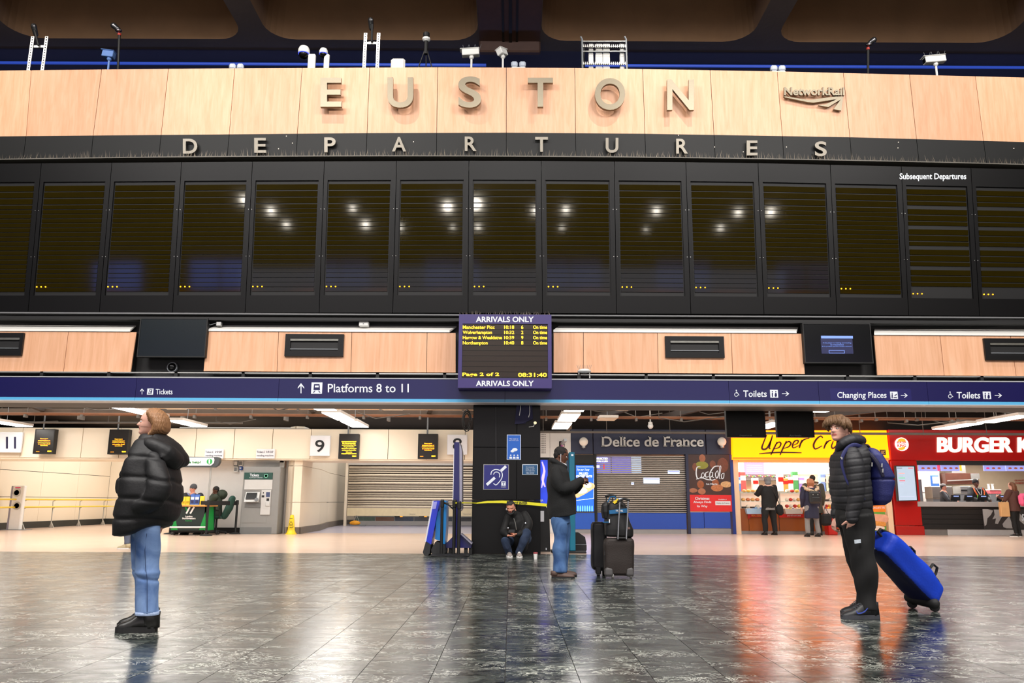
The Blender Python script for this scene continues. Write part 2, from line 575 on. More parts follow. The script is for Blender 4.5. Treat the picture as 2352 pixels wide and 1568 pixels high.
def letters(s, x0, y0, x1, y1, Y, mat, parent, ext=.03, bold=0.0, serif=False, gap=.01):
 """each character its own part"""
 dot = glyphs('.', bold)[0]
 dw = dot[:, 0].max()
 full, _ = glyphs(s, bold)
 X0, X1 = full[:, 0].min(), full[:, 0].max()
 Z0, Z1 = full[:, 1].min(), full[:, 1].max()
 out = []
 for i, ch in enumerate(s):
  if ch == ' ':
   continue
  adv = glyphs(s[:i] + '.', bold)[0][:, 0].max() - dw if i else 0.0
  V, Fc = glyphs(ch, bold)
  V = V.copy(); V[:, 0] += adv
  if serif:
   bb = B()
   st = .035; hh = .05
   xl, xr = V[:, 0].min(), V[:, 0].max(); zb, zt = 0.0, V[:, 1].max()
   sw = .17
   if ch in 'Dlrfnim FE':
    bb.box(xl - st, 0 - 0, -.5, xl + sw + st, hh, .5)
   if ch in 'DFl':
    bb.box(xl - st, zt - hh, -.5, xl + sw, zt, .5)
   if ch in 'nh':
    bb.box(xr - sw - st, 0, -.5, xr + st, hh, .5)
   if ch in 'da':
    bb.box(xr - sw, 0, -.5, xr + st, hh, .5)
   if ch in 'irn':
    bb.box(xl - st, (.545 if ch != 'i' else .52) - hh, -.5, xl + .06, .545 if ch != 'i' else .52, .5)
   if ch == 'd':
    bb.box(xr - sw - st, zt - hh, -.5, xr, zt, .5)
   if bb.v:
    n0 = len(V)
    V = np.vstack([V, np.array(bb.v)])
    Fc = Fc + [tuple(q + n0 for q in f) for f in bb.f]
  sf = Y if callable(Y) else flat(Y)
  u = (V[:, 0] - X0) / (X1 - X0); v = (V[:, 1] - Z0) / (Z1 - Z0); w = V[:, 2] + .5
  c = [np.array(PS(a, b_, sf)) for a, b_ in ((x0, y1), (x1, y1), (x0, y0), (x1, y0))]
  Q = (c[0][None] * ((1 - u) * (1 - v))[:, None] + c[1][None] * (u * (1 - v))[:, None] + c[2][None] * ((1 - u) * v)[:, None] + c[3][None] * (u * v)[:, None])
  Q[:, 1] -= gap + w * ext
  out.append(obj('letter', (Q, Fc), mat, parent))
 return out
def stroke(b, pts, Y, w, d=.02, taper=True):
 """brush stroke through pixel points at plane Y, width w px, as a thin raised ribbon"""
 C = [Vector((x, y, 0)) for x, y in pts]
 C, _ = smooth_path(C, [1] * len(C), 5)
 n = len(C)
 L_, R_ = [], []
 for i, c in enumerate(C):
  t = (C[min(i + 1, n - 1)] - C[max(i - 1, 0)]).normalized()
  nn = Vector((-t.y, t.x, 0))
  ww = w * .5 * ((.45 + .55 * math.sin(math.pi * (i + .8) / (n + .6))) if taper else 1)
  L_.append(c + nn * ww); R_.append(c - nn * ww)
 vs, fs = [], []
 for i in range(n):
  for q in (L_[i], R_[i]):
   p = P(q.x, q.y, Y)
   vs.append(p); vs.append(p - Vector((0, d, 0)))
 for i in range(n - 1):
  a = i * 4
  fs += [(a + 1, a + 3, a + 7, a + 5), (a, a + 1, a + 5, a + 4), (a + 3, a + 2, a + 6, a + 7), (a + 2, a, a + 4, a + 6)]
 fs += [(0, 2, 3, 1), ((n - 1) * 4, (n - 1) * 4 + 1, (n - 1) * 4 + 3, (n - 1) * 4 + 2)]
 b.add(vs, fs)
# =================================================================== STRUCTURE
FY = 15.52
floor = obj('floor', B().box(-36, -24, -.4, 36, 46, -.02), CONCG, kind='structure', origin=(0, 0, -.4))
obj('stone_slab', B().box(-36, FY, -.02, 36, 46, 0), BEIGE, floor)
obj('stone_slab', B().box(-7.3, 25.2, -.001, -.2, 45.5, .003), M('mauve_corridor_floor', (176, 172, 190), .25, var=.05), floor)
TS = .413
near = []
cells = []
rows = [FY - TS * (k + 1) for k in range(38)]
for y in rows:
 for k in range(-48, 48):
  x = k * TS - .03
  cells.append((x, y))
def inview(x, y):
 c = Vector((x + TS / 2, y + TS / 2, 0)) - Vector((0, 0, CAM_H))
 q = RM.transposed() @ c
 if q.z >= -.1: return False
 px, py = 1176 + q.x / -q.z * F_PX, 784 - q.y / -q.z * F_PX
 return -60 < px < 2412 and py < 1640
vis = sorted([c for c in cells if inview(*c)], key=lambda c: c[1])
near = set(vis[:296])
tb = B().box(.002, .002, -.02, TS - .002, TS - .002, 0)
tile0 = None
rest = B()
for c in cells:
 if c in near:
  if tile0 is None:
   tile0 = obj('stone_tile', tb, STONE, floor)
   tile0.location = Vector((c[0], c[1], 0)) - floor.location
   for v in tile0.data.vertices:
    v.co += floor.location
  else:
   t = tile0.copy(); COL.objects.link(t)
   t.location = Vector((c[0], c[1], 0)) - floor.location
 elif c[1] > -.5:
  rest.box(c[0] + .002, c[1] + .002, -.02, c[0] + TS - .002, c[1] + TS - .002, 0)
obj('tile_field', rest, STONE, floor, kind='stuff')
obj('stone_slab', B().box(-36, -24, -.02, 36, rows[-1] - .004, -.001), STONE, floor)
obj('stone_slab', B().box(-36, rows[-1], -.02, cells[0][0] - .004, FY - .004, -.001), STONE, floor)
obj('stone_slab', B().box(48 * TS, rows[-1], -.02, 36, FY - .004, -.001), STONE, floor)
obj('wall_rear', B().box(-36, -24, -.4, 36, -23.6, 18), CONCG, kind='structure')
obj('wall_left', B().box(-36.4, -24, -.4, -36, 46, 18), CONCG, kind='structure')
obj('wall_right', B().box(36, -24, -.4, 36.4, 46, 18), CONCG, kind='structure')
obj('wall_back', B().box(-36, 46, -.4, 36, 46.4, 18), M('dark_navy_wall', (30, 36, 60), .8), kind='structure')
for i, x in enumerate((-31, -22.5, -13, -4.4, 4.4, 13, 22.5)):
 w = obj('window_%d' % (i + 1), B().box(x - 2.2, -23.6, 8.6, x + 2.2, -23.5, 10.6), M('dawn_glass' if x < -20 else 'dawn_glass_dim', (70, 110, 210), .2, emit=3 if x < -20 else .8, var=0), kind='structure')
 fb = B()
 for q in (-2.2, 0, 2.2):
  fb.box(x + q - .06, -23.5, 8.6, x + q + .06, -23.4, 10.6)
 obj('frame', fb, BLACKM, w)
mz = thing('wall_glow_arches', None, None, (0, -23.5, 5)); tag(mz, kind='structure')  # invented glowing arches, out of view, added for orange reflections in the displays
for k in range(-6, 7):
 x = k * 5.3 + .6
 obj('glow_arch', B().prism([(x - 2.3, -23.55, 5.2), (x + 2.3, -23.55, 5.2), (x + 2.3, -23.55, 7.6)] + [(x + 2.3 * math.cos(a), -23.55, 7.6 + 1.0 * math.sin(a)) for a in np.linspace(.3, math.pi - .3, 9)] + [(x - 2.3, -23.55, 7.6)], (0, .08, 0)), M('amber_glow_arch', (190, 100, 30), .6, emit=.9, var=.3, scale=1.5), mz)
ZC = 13.0
bays_x = [-.1 + 6.7 * k for k in range(-5, 6)]
bays_y = [(-20, -13), (-12, -5), (-4, 3.4), (4.4, 11.6), (12.6, 19.2)]
cb = B(); cface = B()
def rr_loop(x0, y0, x1, y1, r, n=6):
 pts = []
 for cx, cy, a0 in ((x1 - r, y1 - r, 0), (x0 + r, y1 - r, 90), (x0 + r, y0 + r, 180), (x1 - r, y0 + r, 270)):
  for k in range(n + 1):
   a = math.radians(a0 + 90 * k / n)
   pts.append((cx + r * math.cos(a), cy + r * math.sin(a)))
 return pts
def sq_loop(x0, y0, x1, y1, n=6):
 pts = []
 for (ax, ay), (bx, by), (cx, cy) in (((x1, (y0 + y1) / 2), (x1, y1), ((x0 + x1) / 2, y1)), (((x0 + x1) / 2, y1), (x0, y1), (x0, (y0 + y1) / 2)),
             ((x0, (y0 + y1) / 2), (x0, y0), ((x0 + x1) / 2, y0)), (((x0 + x1) / 2, y0), (x1, y0), (x1, (y0 + y1) / 2))):
  for k in range(n + 1):
   t = k / n
   if t < .5:
    pts.append((ax + (bx - ax) * 2 * t, ay + (by - ay) * 2 * t))
   else:
    pts.append((bx + (cx - bx) * (2 * t - 1), by + (cy - by) * (2 * t - 1)))
 return pts
for k in range(len(bays_x) - 1):
 xa, xb = bays_x[k], bays_x[k + 1]
 wa = .82 if abs(xa + .1) < .1 else .33
 wb = .82 if abs(xb + .1) < .1 else .33
 for j, (ya, yb) in enumerate(bays_y):
  oy0 = ya - .5; oy1 = yb + .5
  outer = sq_loop(xa, oy0, xb, oy1)
  inner = rr_loop(xa + wa, ya, xb - wb, yb, .7)
  up = rr_loop(xa + wa + .25, ya + .25, xb - wb - .25, yb - .25, .6)
  n = len(outer)
  r = 0
  vs = [(x, y, ZC) for x, y in outer] + [(x, y, ZC) for x, y in inner]
  fs = [(i, i + n, (i + 1) % n + n, (i + 1) % n) for i in range(n)]
  cb.add(vs, fs)
  vs = [(x, y, ZC) for x, y in inner] + [(x, y, ZC + .12) for x, y in inner] + [(x, y, 16.2) for x, y in up]
  fs = [(i, i + n, (i + 1) % n + n, (i + 1) % n) for i in range(n)] + [(i + n, i + 2 * n, (i + 1) % n + 2 * n, (i + 1) % n + n) for i in range(n)] + [tuple(range(2 * n, 3 * n))]
  cface.add(vs, fs)
ceil = obj('ceiling', B().box(-36, -24, 16.4, 36, 46, 16.8), CONC, kind='structure')
obj('rib_soffit', cb, CONCG, ceil)
obj('coffer', cface, CONC, ceil)
obj('rib_soffit', B().box(-36, 19.7, ZC, 36, 46, 16.4), M('blue_lit_concrete', (58, 62, 84), .8, var=.15), ceil)  # concrete tinted navy: the strip's blue light is put into its colour
mb = B().box(-.9, 4.2, ZC - .02, .7, 19.35, ZC + .4)
obj('rib_casing', mb, M('umber_steel', (72, 52, 46), .6, var=.2), ceil)
obj('rib_joint', B().box(-.12, 4.2, ZC - .06, -.04, 19.3, ZC).box(-.30, 4.2, ZC - .04, -.24, 19.3, ZC).box(.06, 4.2, ZC - .04, .12, 19.3, ZC), BLACKM, ceil)
obj('rib_end_plate', B().box(-.92, 19.2, ZC - .32, .72, 19.4, ZC + .05, .04), M('umber_steel', (72, 52, 46), .6), ceil)
BLUEL = M('blue_light_strip_glow', (50, 84, 200), .4, emit=.4, var=0)
for x0, x1, nm in ((-24, -.75, 'left'), (1.95, 24, 'right')):
 z = P(600 if nm == 'left' else 1900, 147 if nm == 'left' else 153, 20).z
 t = tag(obj('blue_light_tube', B().tube([(x0, 20, z), (x1, 20, z)], .04, 8), BLUEL), 'long blue light line high behind the wooden fascia, %s half' % nm, 'light')
curve = lambda x: .28 * (x / 10.5) ** 2
surf_d = lambda x, z: 15.0 - .0875 * (z - 4.5) + curve(x)
surf_f = lambda x, z: 15.0 - .07 * (z - 7.7) + curve(x)
bw = B()
for k in range(-12, 12):
 x0, x1 = k * 1.6, (k + 1) * 1.6
 for z0, z1, o in ((4.75, 7.6, .25), (7.6, 9.42, .12)):
  bw.add([(x, y, z) for x, z in ((x0, z0), (x1, z0), (x1, z1), (x0, z1)) for y in ((surf_d if z1 < 8 else surf_f)(x, z) + o, 16.6)],
      [(0, 2, 4, 6), (7, 5, 3, 1), (0, 1, 3, 2), (2, 3, 5, 4), (4, 5, 7, 6), (6, 7, 1, 0)])
board_wall = obj('wall_board', bw, BLACKM, kind='structure', origin=(0, 15.6, 4.5))
obj('deck', B().box(-19.2, 15.3, 9.40, 19.2, 16.6, 9.44), BLACKM, board_wall)
obj('recess', B().box(-19.2, 15.32, 2.85, 19.2, 16.6, 4.56), BLACKM, board_wall)
pill = thing('wall_pillar', None, None, (0, FY, 0)); tag(pill, kind='structure')
x0, x1, _, _ = rect(1085, 900, 1241.5, 1272, FY)
zz = [0, 1.0, 2.0, 3.4]
for i in range(3):
 for (a, b_) in ((x0, (x0 + x1) / 2 + .2), ((x0 + x1) / 2 + .2, x1)):
  obj('cladding_panel', B().box(a + .002, FY, zz[i] + .002, b_ - .002, FY + 1.25, zz[i + 1] - .002, .004), PILLARM, pill)
wtop = lambda px: 156.5 if False else None
def edge_y(px, pts):
 for (a, b_), (c, d) in zip(pts, pts[1:]):
  if px <= c or (c, d) == pts[-1]:
   return b_ + (d - b_) * (px - a) / (c - a)
TOPL = [(-200, 164), (0, 162), (500, 157), (1006, 154.5), (1320, 156), (1787, 164), (2352, 178), (2600, 184)]
MIDL = [(-200, 315), (0, 313), (460, 309), (843, 305.5), (1163, 304.5), (1480, 307), (1952, 315), (2352, 326), (2600, 333)]
LOWL = [(-200, 375), (0, 373), (600, 368.5), (1163, 366), (1700, 371), (2352, 386), (2600, 392)]
def panel(name, mat, parent, pxs, tops, bots, surf, th=.03, gap=.6):
 """panel between two seams; pxs=(top-left, top-right, bottom-left, bottom-right) pixels"""
 q = [PS(pxs[0] + gap, edge_y(pxs[0], tops), surf), PS(pxs[1] - gap, edge_y(pxs[1], tops), surf), PS(pxs[3] - gap, edge_y(pxs[3], bots), surf), PS(pxs[2] + gap, edge_y(pxs[2], bots), surf)]
 return obj(name, B().prism(q, (0, th, 0)), mat, parent)
top_seams = [-238, -82, 72, 233.5, 387, 539, 694, 849, 1005.5, 1163, 1320, 1476, 1631, 1785, 1937, 2089, 2240, 2390, 2540]
mid_seams = [-253, -97, 60, 214, 370, 526.5, 683, 843, 1003, 1163, 1322, 1481.5, 1640, 1797, 1952, 2105, 2259, 2412, 2565]
low_seams = [-262, -104, 52, 208, 364, 521, 680, 841, 1002, 1163, 1323, 1483, 1643, 1801, 1957, 2112, 2267, 2422, 2577]
fas = thing('trim_1', None, None, (0, 15, 8.3)); tag(fas, kind='structure')
for i in range(len(top_seams) - 1):
 panel('wood_panel', WOOD, fas, (top_seams[i], top_seams[i + 1], mid_seams[i], mid_seams[i + 1]), TOPL, MIDL, surf_f)
 panel('black_panel', BLACKP, fas, (mid_seams[i], mid_seams[i + 1], low_seams[i], low_seams[i + 1]), MIDL, LOWL, surf_f)
sb = B()
for x, y in ((658, 313), (640, 342), (672, 329), (489, 362), (1641, 338), (1806, 338), (1707, 349), (1558, 311), (2063, 327), (2062, 340), (2328, 341), (2162, 373), (2325, 378), (950, 326)):
 p = PS(x, y, surf_f)
 sb.ball((p.x, p.y - .01, p.z), .008, n=8, m=5)
obj('tiny_lamp', sb, M('tiny_lamp_glow', (255, 240, 220), .5, emit=1.5, var=0), fas, kind='stuff')
lb = B()
for i in range(-20, 20):
 xa, xb = i * .95, (i + 1) * .95
 za = 7.66
 ya, yb = surf_d(xa, za), surf_d(xb, za)
 lb.add([(xa, ya, za), (xb, yb, za), (xb, yb + .34, za), (xa, ya + .34, za), (xa, ya, za + .02), (xb, yb, za + .02), (xb, yb + .34, za + .02), (xa, ya + .34, za + .02)],
     [(3, 2, 1, 0), (4, 5, 6, 7), (0, 1, 5, 4), (1, 2, 6, 5), (2, 3, 7, 6), (3, 0, 4, 7)])
obj('ledge', lb, M('ledge_edge', (96, 92, 84), .5), fas)
def spikes(b, x0, x1, yf, z, h=.16, step=.036, seed=3):
 r = random.Random(seed)
 x = x0
 while x < x1:
  hh = h * r.uniform(.6, 1.15)
  y = yf(x) + r.uniform(.02, .2)
  dx, dy = r.uniform(-.045, .045), r.uniform(-.04, .04)
  w = .005
  b.add([(x - w, y, z), (x + w, y, z), (x, y + w, z), (x + dx, y + dy, z + hh)], [(0, 1, 3), (1, 2, 3), (2, 0, 3)])
  x += step * r.uniform(.5, 1.3)
b_ = B(); spikes(b_, -12.5, 12.5, lambda x: surf_d(x, 7.68) - .02, 7.68)
tag(obj('bird_spikes', b_, M('spike_wire', (104, 95, 82), .4, .6, var=0), None, kind='stuff'), 'thin bird deterrent spikes along the ledge above the dark displays', 'spikes')
dt = [-238, -70, 95, 257, 417, 580, 745, 911, 1077, 1243, 1411, 1575, 1741, 1907, 2070, 2230, 2392]
db = [-278, -107, 64, 228, 396, 563, 733, 902, 1075, 1246, 1416, 1587, 1755, 1922, 2087, 2250, 2415]
BOTL = [(-300, 719), (0, 719), (600, 718.5), (1176, 719), (1800, 722), (2450, 727)]
LOW2 = [(a, b2 + 2) for a, b2 in LOWL]
above = ['the left edge of the photo', 'the far left, left of the board\'s first seam', 'the empty fascia left of the letter D', 'the letter D of DEPARTURES', 'the first letter E of DEPARTURES',
     'the letter P of DEPARTURES', 'the letter A of DEPARTURES', 'the first letter R, right above ARRIVALS ONLY', 'the letter T of DEPARTURES', 'the letter U of DEPARTURES',
     'the second letter R of DEPARTURES', 'the second letter E of DEPARTURES', 'the letter S of DEPARTURES', None, None, None]
def bil(pt, q):
 u, v = pt
 return q[0] * (1 - u) * (1 - v) + q[1] * u * (1 - v) + q[2] * (1 - u) * v + q[3] * u * v
DOT = M('amber_dot', (255, 170, 20), .5, emit=4, var=0)
for i in range(1, 16):
 q = [PS(dt[i], edge_y(dt[i], LOW2), surf_d), PS(dt[i + 1], edge_y(dt[i + 1], LOW2), surf_d), PS(db[i], edge_y(db[i], BOTL), surf_d), PS(db[i + 1], edge_y(db[i + 1], BOTL), surf_d)]
 cx = (q[0] + q[1] + q[2] + q[3]) / 4
 sub = i >= 14
 if i == 1: lab = 'dark departures display cut by the left edge of the photo'
 elif i == 2: lab = 'dark departures display, second from the left'
 elif i == 3: lab = 'dark departures display, third from the left, left of the letter D'
 elif i <= 13:
  who = {4: 'the letter D', 5: 'the first letter E', 6: 'the letter P', 7: 'the letter A', 8: 'the first letter R and above the lit arrivals board', 9: 'the letter T', 10: 'the letter U', 11: 'the second letter R', 12: 'the second letter E', 13: 'the letter S'}[i]
  lab = 'dark departures display under %s' % who
 elif i == 14: lab = 'dark display headed Subsequent Departures in white'
 else: lab = 'dark display cut by the right edge, right of Subsequent Departures'
 t = thing('departure_display', lab, 'display', (cx.x, cx.y, q[2].z), 'departure displays in a row')
 us, ue, vs_, ve = .055, .93, .128, .885
 if i in (15,): pass
 fr = B()
 g = .004
 def quadbar(u0, u1, v0, v1, m=None, fr=fr, q=q, th=.06):
  pts = [bil((u0, v0), q), bil((u1, v0), q), bil((u1, v1), q), bil((u0, v1), q)]
  fr.prism(pts, (0, th, 0))
 quadbar(g, 1 - g, 0.002, vs_)
 quadbar(g, 1 - g, ve, .998)
 quadbar(g, us, vs_, ve)
 quadbar(ue, 1 - g, vs_, ve)
 obj('housing', fr, BLACKD, t)
 sc = B()
 for v in (.32, .63):
  for u in (.022, .975):
   p = bil((u, v), q); sc.lathe((p.x, p.y - .003, p.z), [(.006, 0), (.006, .006)], 6, 'Y')
 obj('screw', sc, GALV, t)
 bk = B(); pts = [bil((u, v), q) + Vector((0, .035, 0)) for u, v in ((us, vs_), (ue, vs_), (ue, ve), (us, ve))]
 bk.prism(pts, (0, .02, 0))
 obj('back_plate', bk, BLACKM, t)
 H = ve - vs_
 rowsv = []
 v = vs_ + .024
 if not sub:
  hts = [.044] * 3 + [.0305] * 20
 else:
  hts = []
  for _ in range(5):
   hts += [.042, .042, .03, -.022]
  hts = hts[:-1]
 for hgt in hts:
  if hgt < 0:
   v -= hgt; continue
  if v + hgt > ve - .006: break
  rowsv.append((v, v + hgt - (.008 if hgt > .035 else .0055)))
  v += hgt
 for a, b2 in rowsv:
  pts = [bil((u, vv), q) + Vector((0, .022, 0)) for u, vv in ((us + .015, a), (ue - .015, a), (ue - .015, b2), (us + .015, b2))]
  obj('display_row', B().prism(pts, (0, .013, 0)), OLIVE, t)
 for k in range(3):
  p = bil((us + .03 + .062 * k, ve - (.058 if not sub else .03)), q)
  obj('led_dot', B().ball((p.x, p.y + .015, p.z), .013, n=8, m=6), DOT, t)
 if i == 14:
  text('Subsequent Departures', 2066, 398, 2219, 416, surf_d, INK, t, bold=.02, ext=.004)
rig = thing('lighting_truss', 'truss of round high-bay lamps hung behind the viewer, mirrored in the dark displays', 'lamps', (0, -6, 12.2))
obj('truss', B().tube([(-12, -6, 13.4), (12, -6, 13.4)], .08, 8), GALV, rig)
for i, (px, py, rr) in enumerate(((555, 458, .16), (625, 484, .14), (657, 515, .1), (811, 478, .1), (838, 515, .13), (923, 522, .1), (1025, 474, .2), (1036, 521, .06), (1098, 468, .26), (1103, 521, .09), (1225, 483, .13), (1302, 481, .12), (1294, 522, .06), (1507, 484, .13), (1485, 527, .05), (1693, 488, .12), (1656, 523, .09), (1776, 486, .15))):
 p = PS(px, py, surf_d); d = ray(px, py).normalized()
 nn = Vector((.0051 * p.x, -1, -.0875)).normalized()
 d = d - nn * 2 * d.dot(nn)
 c = p + d * ((-6 - p.y) / d.y)
 obj('bulb', B().ball(c, rr, n=12, m=8), M('bulb_glow', (255, 246, 230), .5, emit=70, var=0), rig)
 obj('cable', B().tube([c + Vector((0, 0, rr)), (c.x, c.y, 16.4)], .015, 5), BLACKM, rig)
for ch, x0, x1, y0, y1 in (('E', 741, 789, 190, 256), ('U', 893, 952, 189, 258), ('S', 1054, 1106, 187, 258), ('T', 1212, 1269, 190, 256), ('O', 1364, 1433, 191, 263), ('N', 1528, 1589, 194, 263)):
 c = PS((x0 + x1) / 2, y1, surf_f)
 t = text(ch, x0, y0, x1, y1, surf_f, STEEL, None, 'metal_letter', ext=.07, bold=.02, gap=.13)
 pb = B()
 c = PS((x0 + x1) / 2, (y0 + y1) / 2, surf_f)
 tag(t, 'large brushed steel letter %s of EUSTON on the wooden fascia' % ch, 'letter', 'EUSTON letters')
k = 0
for ch, x0, x1, y0, y1, w in (('D', 424, 457, 323, 357, ''), ('E', 587, 614, 321, 355, 'first '), ('P', 747, 773, 320, 354, ''), ('A', 902, 934, 319, 352, ''), ('R', 1068, 1095, 318, 351, 'first '),
          ('T', 1229, 1258, 319, 353, ''), ('U', 1390, 1419, 321, 355, ''), ('R', 1551, 1578, 323, 357, 'second '), ('E', 1712, 1737, 327, 361, 'second '), ('S', 1868, 1895, 329, 363, '')):
 t = text(ch, x0, y0, x1, y1, surf_f, M('satin_steel_letter', (116, 111, 102), .4, .85, var=.1), None, 'metal_letter', ext=.04, bold=.02, gap=.05)
 tag(t, '%ssmaller steel letter %s of DEPARTURES on the black band' % (w, ch), 'letter', 'DEPARTURES letters')
t = thing('metal_logo', 'brushed steel NetworkRail logo on the wooden fascia', 'logo', PS(1867, 258, surf_f))
text('NetworkRail', 1797, 206, 1935, 225, surf_f, STEEL, t, ext=.05, bold=.03, gap=.06)
lg = lambda pts: [PS(x, y, surf_f) - Vector((0, .08, 0)) for x, y in pts]
for pts in ([(1797, 225), (1800, 228), (1853, 239), (1866, 240), (1932, 230), (1935, 226), (1915, 226), (1855, 234)], [(1876, 246), (1899, 250), (1932, 230), (1925, 229), (1893, 244)], [(1911, 255), (1929, 258), (1933, 230), (1928, 232)], ):
 obj('logo_plate', B().prism(lg(pts), (0, .05, 0)), STEEL, t)
DK = 9.44
WHP = M('white_plastic', (228, 228, 224), .35, var=.03)
GRP = M('grey_plastic', (120, 124, 128), .4)
def bullet_cam(px, py, w, ang, label, yaw=0, base_py=158, Y=15.35, col=None, mesh_spikes=False):
 c = P(px, py, Y)
 s = 1 / pxm(Y, 9.7)
 t = thing('cctv_camera', label, 'camera', (c.x, Y, DK), 'cctv cameras on top of the fascia')
 R = Matrix.Rotation(ang, 3, 'Y') @ Matrix.Rotation(yaw, 3, 'Z')
 L, hh = w * s / 2, 7.5 * s
 col = col or WHP
 def bx(b, x0, y0, z0, x1, y1, z1):
  n0 = len(b.v)
  b.box(x0, y0, z0, x1, y1, z1, .01)
  for i in range(n0, len(b.v)):
   b.v[i] = tuple(c + R @ Vector(b.v[i]))
 h = B(); bx(h, -L, -.07, -hh, L, .07, hh); obj('housing', h, col, t)
 h = B(); bx(h, -L - .04, -.085, hh, L + .01, .085, hh + .018); obj('sunshield', h, col, t)
 h = B(); bx(h, -L - .008, -.055, -hh * .75, -L + .01, .055, hh * .75); obj('lens_window', h, BLACKG, t)
 b = B().tube([(c.x + .02, Y, DK), (c.x + .02, Y, c.z - hh - .03)], .022, 8)
 b.ball((c.x + .02, Y, c.z - hh - .03), .05, n=10, m=6)
 obj('pole', b, col, t)
 obj('base', B().lathe((c.x + .02, Y, DK), [(.06, 0), (.06, .02)], 12), col, t)
 if mesh_spikes:
  h = B()
  for i in range(6):
   p = c + R @ Vector((-L + .05 + i * L * .36, 0, hh + .018))
   h.tube([p, p + Vector((.03 * (i % 2 * 2 - 1), 0, .11))], .003, 4)
  obj('spikes', h, GRP, t)
 return t
bullet_cam(250, 126, 26, .12, 'small bluish bullet cctv camera at the left of the fascia top', col=M('blue_grey_plastic', (96, 130, 190), .4), Y=15.5)
bullet_cam(1081, 122, 40, -.07, 'white box cctv camera with spikes above the letter S of EUSTON', mesh_spikes=True)
bullet_cam(1153, 121, 24, -.35, 'white box cctv camera turned toward the hall, between S and T', yaw=math.pi + .9)
bullet_cam(2146, 138, 48, -.1, 'white box cctv camera with spikes at the right of the fascia top', mesh_spikes=True, yaw=math.pi * 0)
def dome_cam(px, py, r, label, side=1):
 Y = 15.3
 c = P(px, py, Y); s = 1 / pxm(Y, 9.7)
 t = thing('dome_camera', label, 'camera', (c.x, Y, DK), 'cctv cameras on top of the fascia')
 R = r * s
 obj('hood', B().lathe(c, [(R * .3, R * 1.25), (R * .75, R * 1.0), (R * .98, R * .5), (R, 0), (R * .95, -R * .25)], 18), WHP, t, smooth=True)
 obj('dome_glass', B().lathe(c, [(R * .9, -R * .25), (R * .82, -R * .6), (R * .55, -R * .95), (R * .15, -R * 1.1)], 18), BLACKG, t, smooth=True)
 obj('light_ring', B().lathe(c, [(R * .93, -R * .2), (R * .98, -R * .27), (R * .9, -R * .34)], 18), M('blue_ring_glow', (70, 90, 255), .4, emit=.8, var=0), t)
 x = c.x + side * R * 1.5
 obj('bracket', B().box(x - R * .7, Y - R * .3, DK + .02, x + R * .55, Y + R * .5, c.z - R * .3, .02), WHP, t)
 obj('base', B().box(x - R * .8, Y - R * .5, DK, x + R * .8, Y + R * .6, DK + .02), GRP, t)
dome_cam(698, 121, 13.5, 'larger white dome camera above and left of the letter E')
dome_cam(743, 122, 10, 'smaller white dome camera just above the letter E', .6)
def ladder_mast(pl, pr, ptop, label, cam_xy):
 Y = 15.5
 a, b2 = P(pl, ptop, Y), P(pr, ptop, Y)
 t = thing('camera_mast', label, 'mast', ((a.x + b2.x) / 2, Y, DK), 'perforated steel masts on top of the fascia')
 for p in (a, b2):
  h = B().box(p.x - .035, Y - .012, DK, p.x + .035, Y, p.z).box(p.x - .035, Y, DK, p.x - .028, Y + .035, p.z)
  obj('upright', h, GALV, t)
  n = int((p.z - DK) / .06)
  h = B()
  for i in range(n):
   z = DK + .04 + i * .06
   h.box(p.x - .012, Y - .016, z, p.x + .012, Y - .0115, z + .025)
  obj('slot_row', h, BLACKM, t, kind='stuff')
 c = P(*cam_xy, Y)
 obj('crossbar', B().box(a.x, Y + .01, a.z - .25, b2.x, Y + .035, a.z - .2), GALV, t)
 m = (a + b2) / 2
 obj('arm', B().tube([(m.x, Y - .02, m.z - .22), (c.x + .04, Y - .06, c.z - .05), c], .025, 8), BLACKM, t)
 obj('camera_head', B().tube([c + Vector((0, .05, -.06)), c + Vector((0, -.05, .07))], [.05, .06], 10, rnd=True), M('smoked_chrome', (110, 110, 112), .25, .9), t)
ladder_mast(76, 108, 84, 'pair of perforated steel uprights with a small camera, far left', (80, 70))
ladder_mast(840, 870, 76, 'pair of perforated steel uprights with a camera, right of the dome cameras', (852, 56))
def pole_cam(px, ptop, label, flip=1, tripod=False):
 Y = 15.5
 c = P(px, ptop, Y)
 t = thing('pole_camera', label, 'camera', (c.x, Y, DK), 'cameras on thin poles')
 if tripod:
  for q in (-.33, 0, .3):
   obj('leg', B().tube([(c.x + q * 1.0, Y + (.25 if q == 0 else 0), DK), (c.x, Y, c.z - .12)], .013, 6), BLACKM, t)
  obj('pole', B().tube([(c.x, Y, c.z - .3), (c.x, Y, c.z)], .04, 8), BLACKM, t)
  obj('camera_head', B().lathe((c.x, Y, c.z), [(.05, 0), (.085, .03), (.085, .07), (.06, .09)], 12), WHP, t)
  obj('camera_cap', B().lathe((c.x, Y, c.z + .09), [(.05, 0), (.07, .02), (.07, .1), (.03, .13)], 12), BLACKM, t)
  return
 obj('pole', B().tube([(c.x + .12 * flip, Y, DK), (c.x + .03 * flip, Y, c.z - .1)], [.022, .03], 8), BLACKM, t)
 obj('collar', B().lathe((c.x + .03 * flip, Y, c.z - .12), [(.035, 0), (.035, .05)], 10), M('red_collar', (170, 50, 40), .5), t)
 obj('camera_mount', B().ball((c.x, Y, c.z), .075, .06, .04, n=12, m=7), M('chrome', (190, 190, 195), .2, 1), t)
 obj('camera_head', B().tube([c + Vector((.0, 0, .03)), c + Vector((-.09 * flip, -.04, .09))], [.045, .065], 12, rnd=True), M('smoked_chrome', (110, 110, 112), .25, .9), t, smooth=True)
pole_cam(272, 70, 'round camera on a thin black pole left, beside the bluish camera')
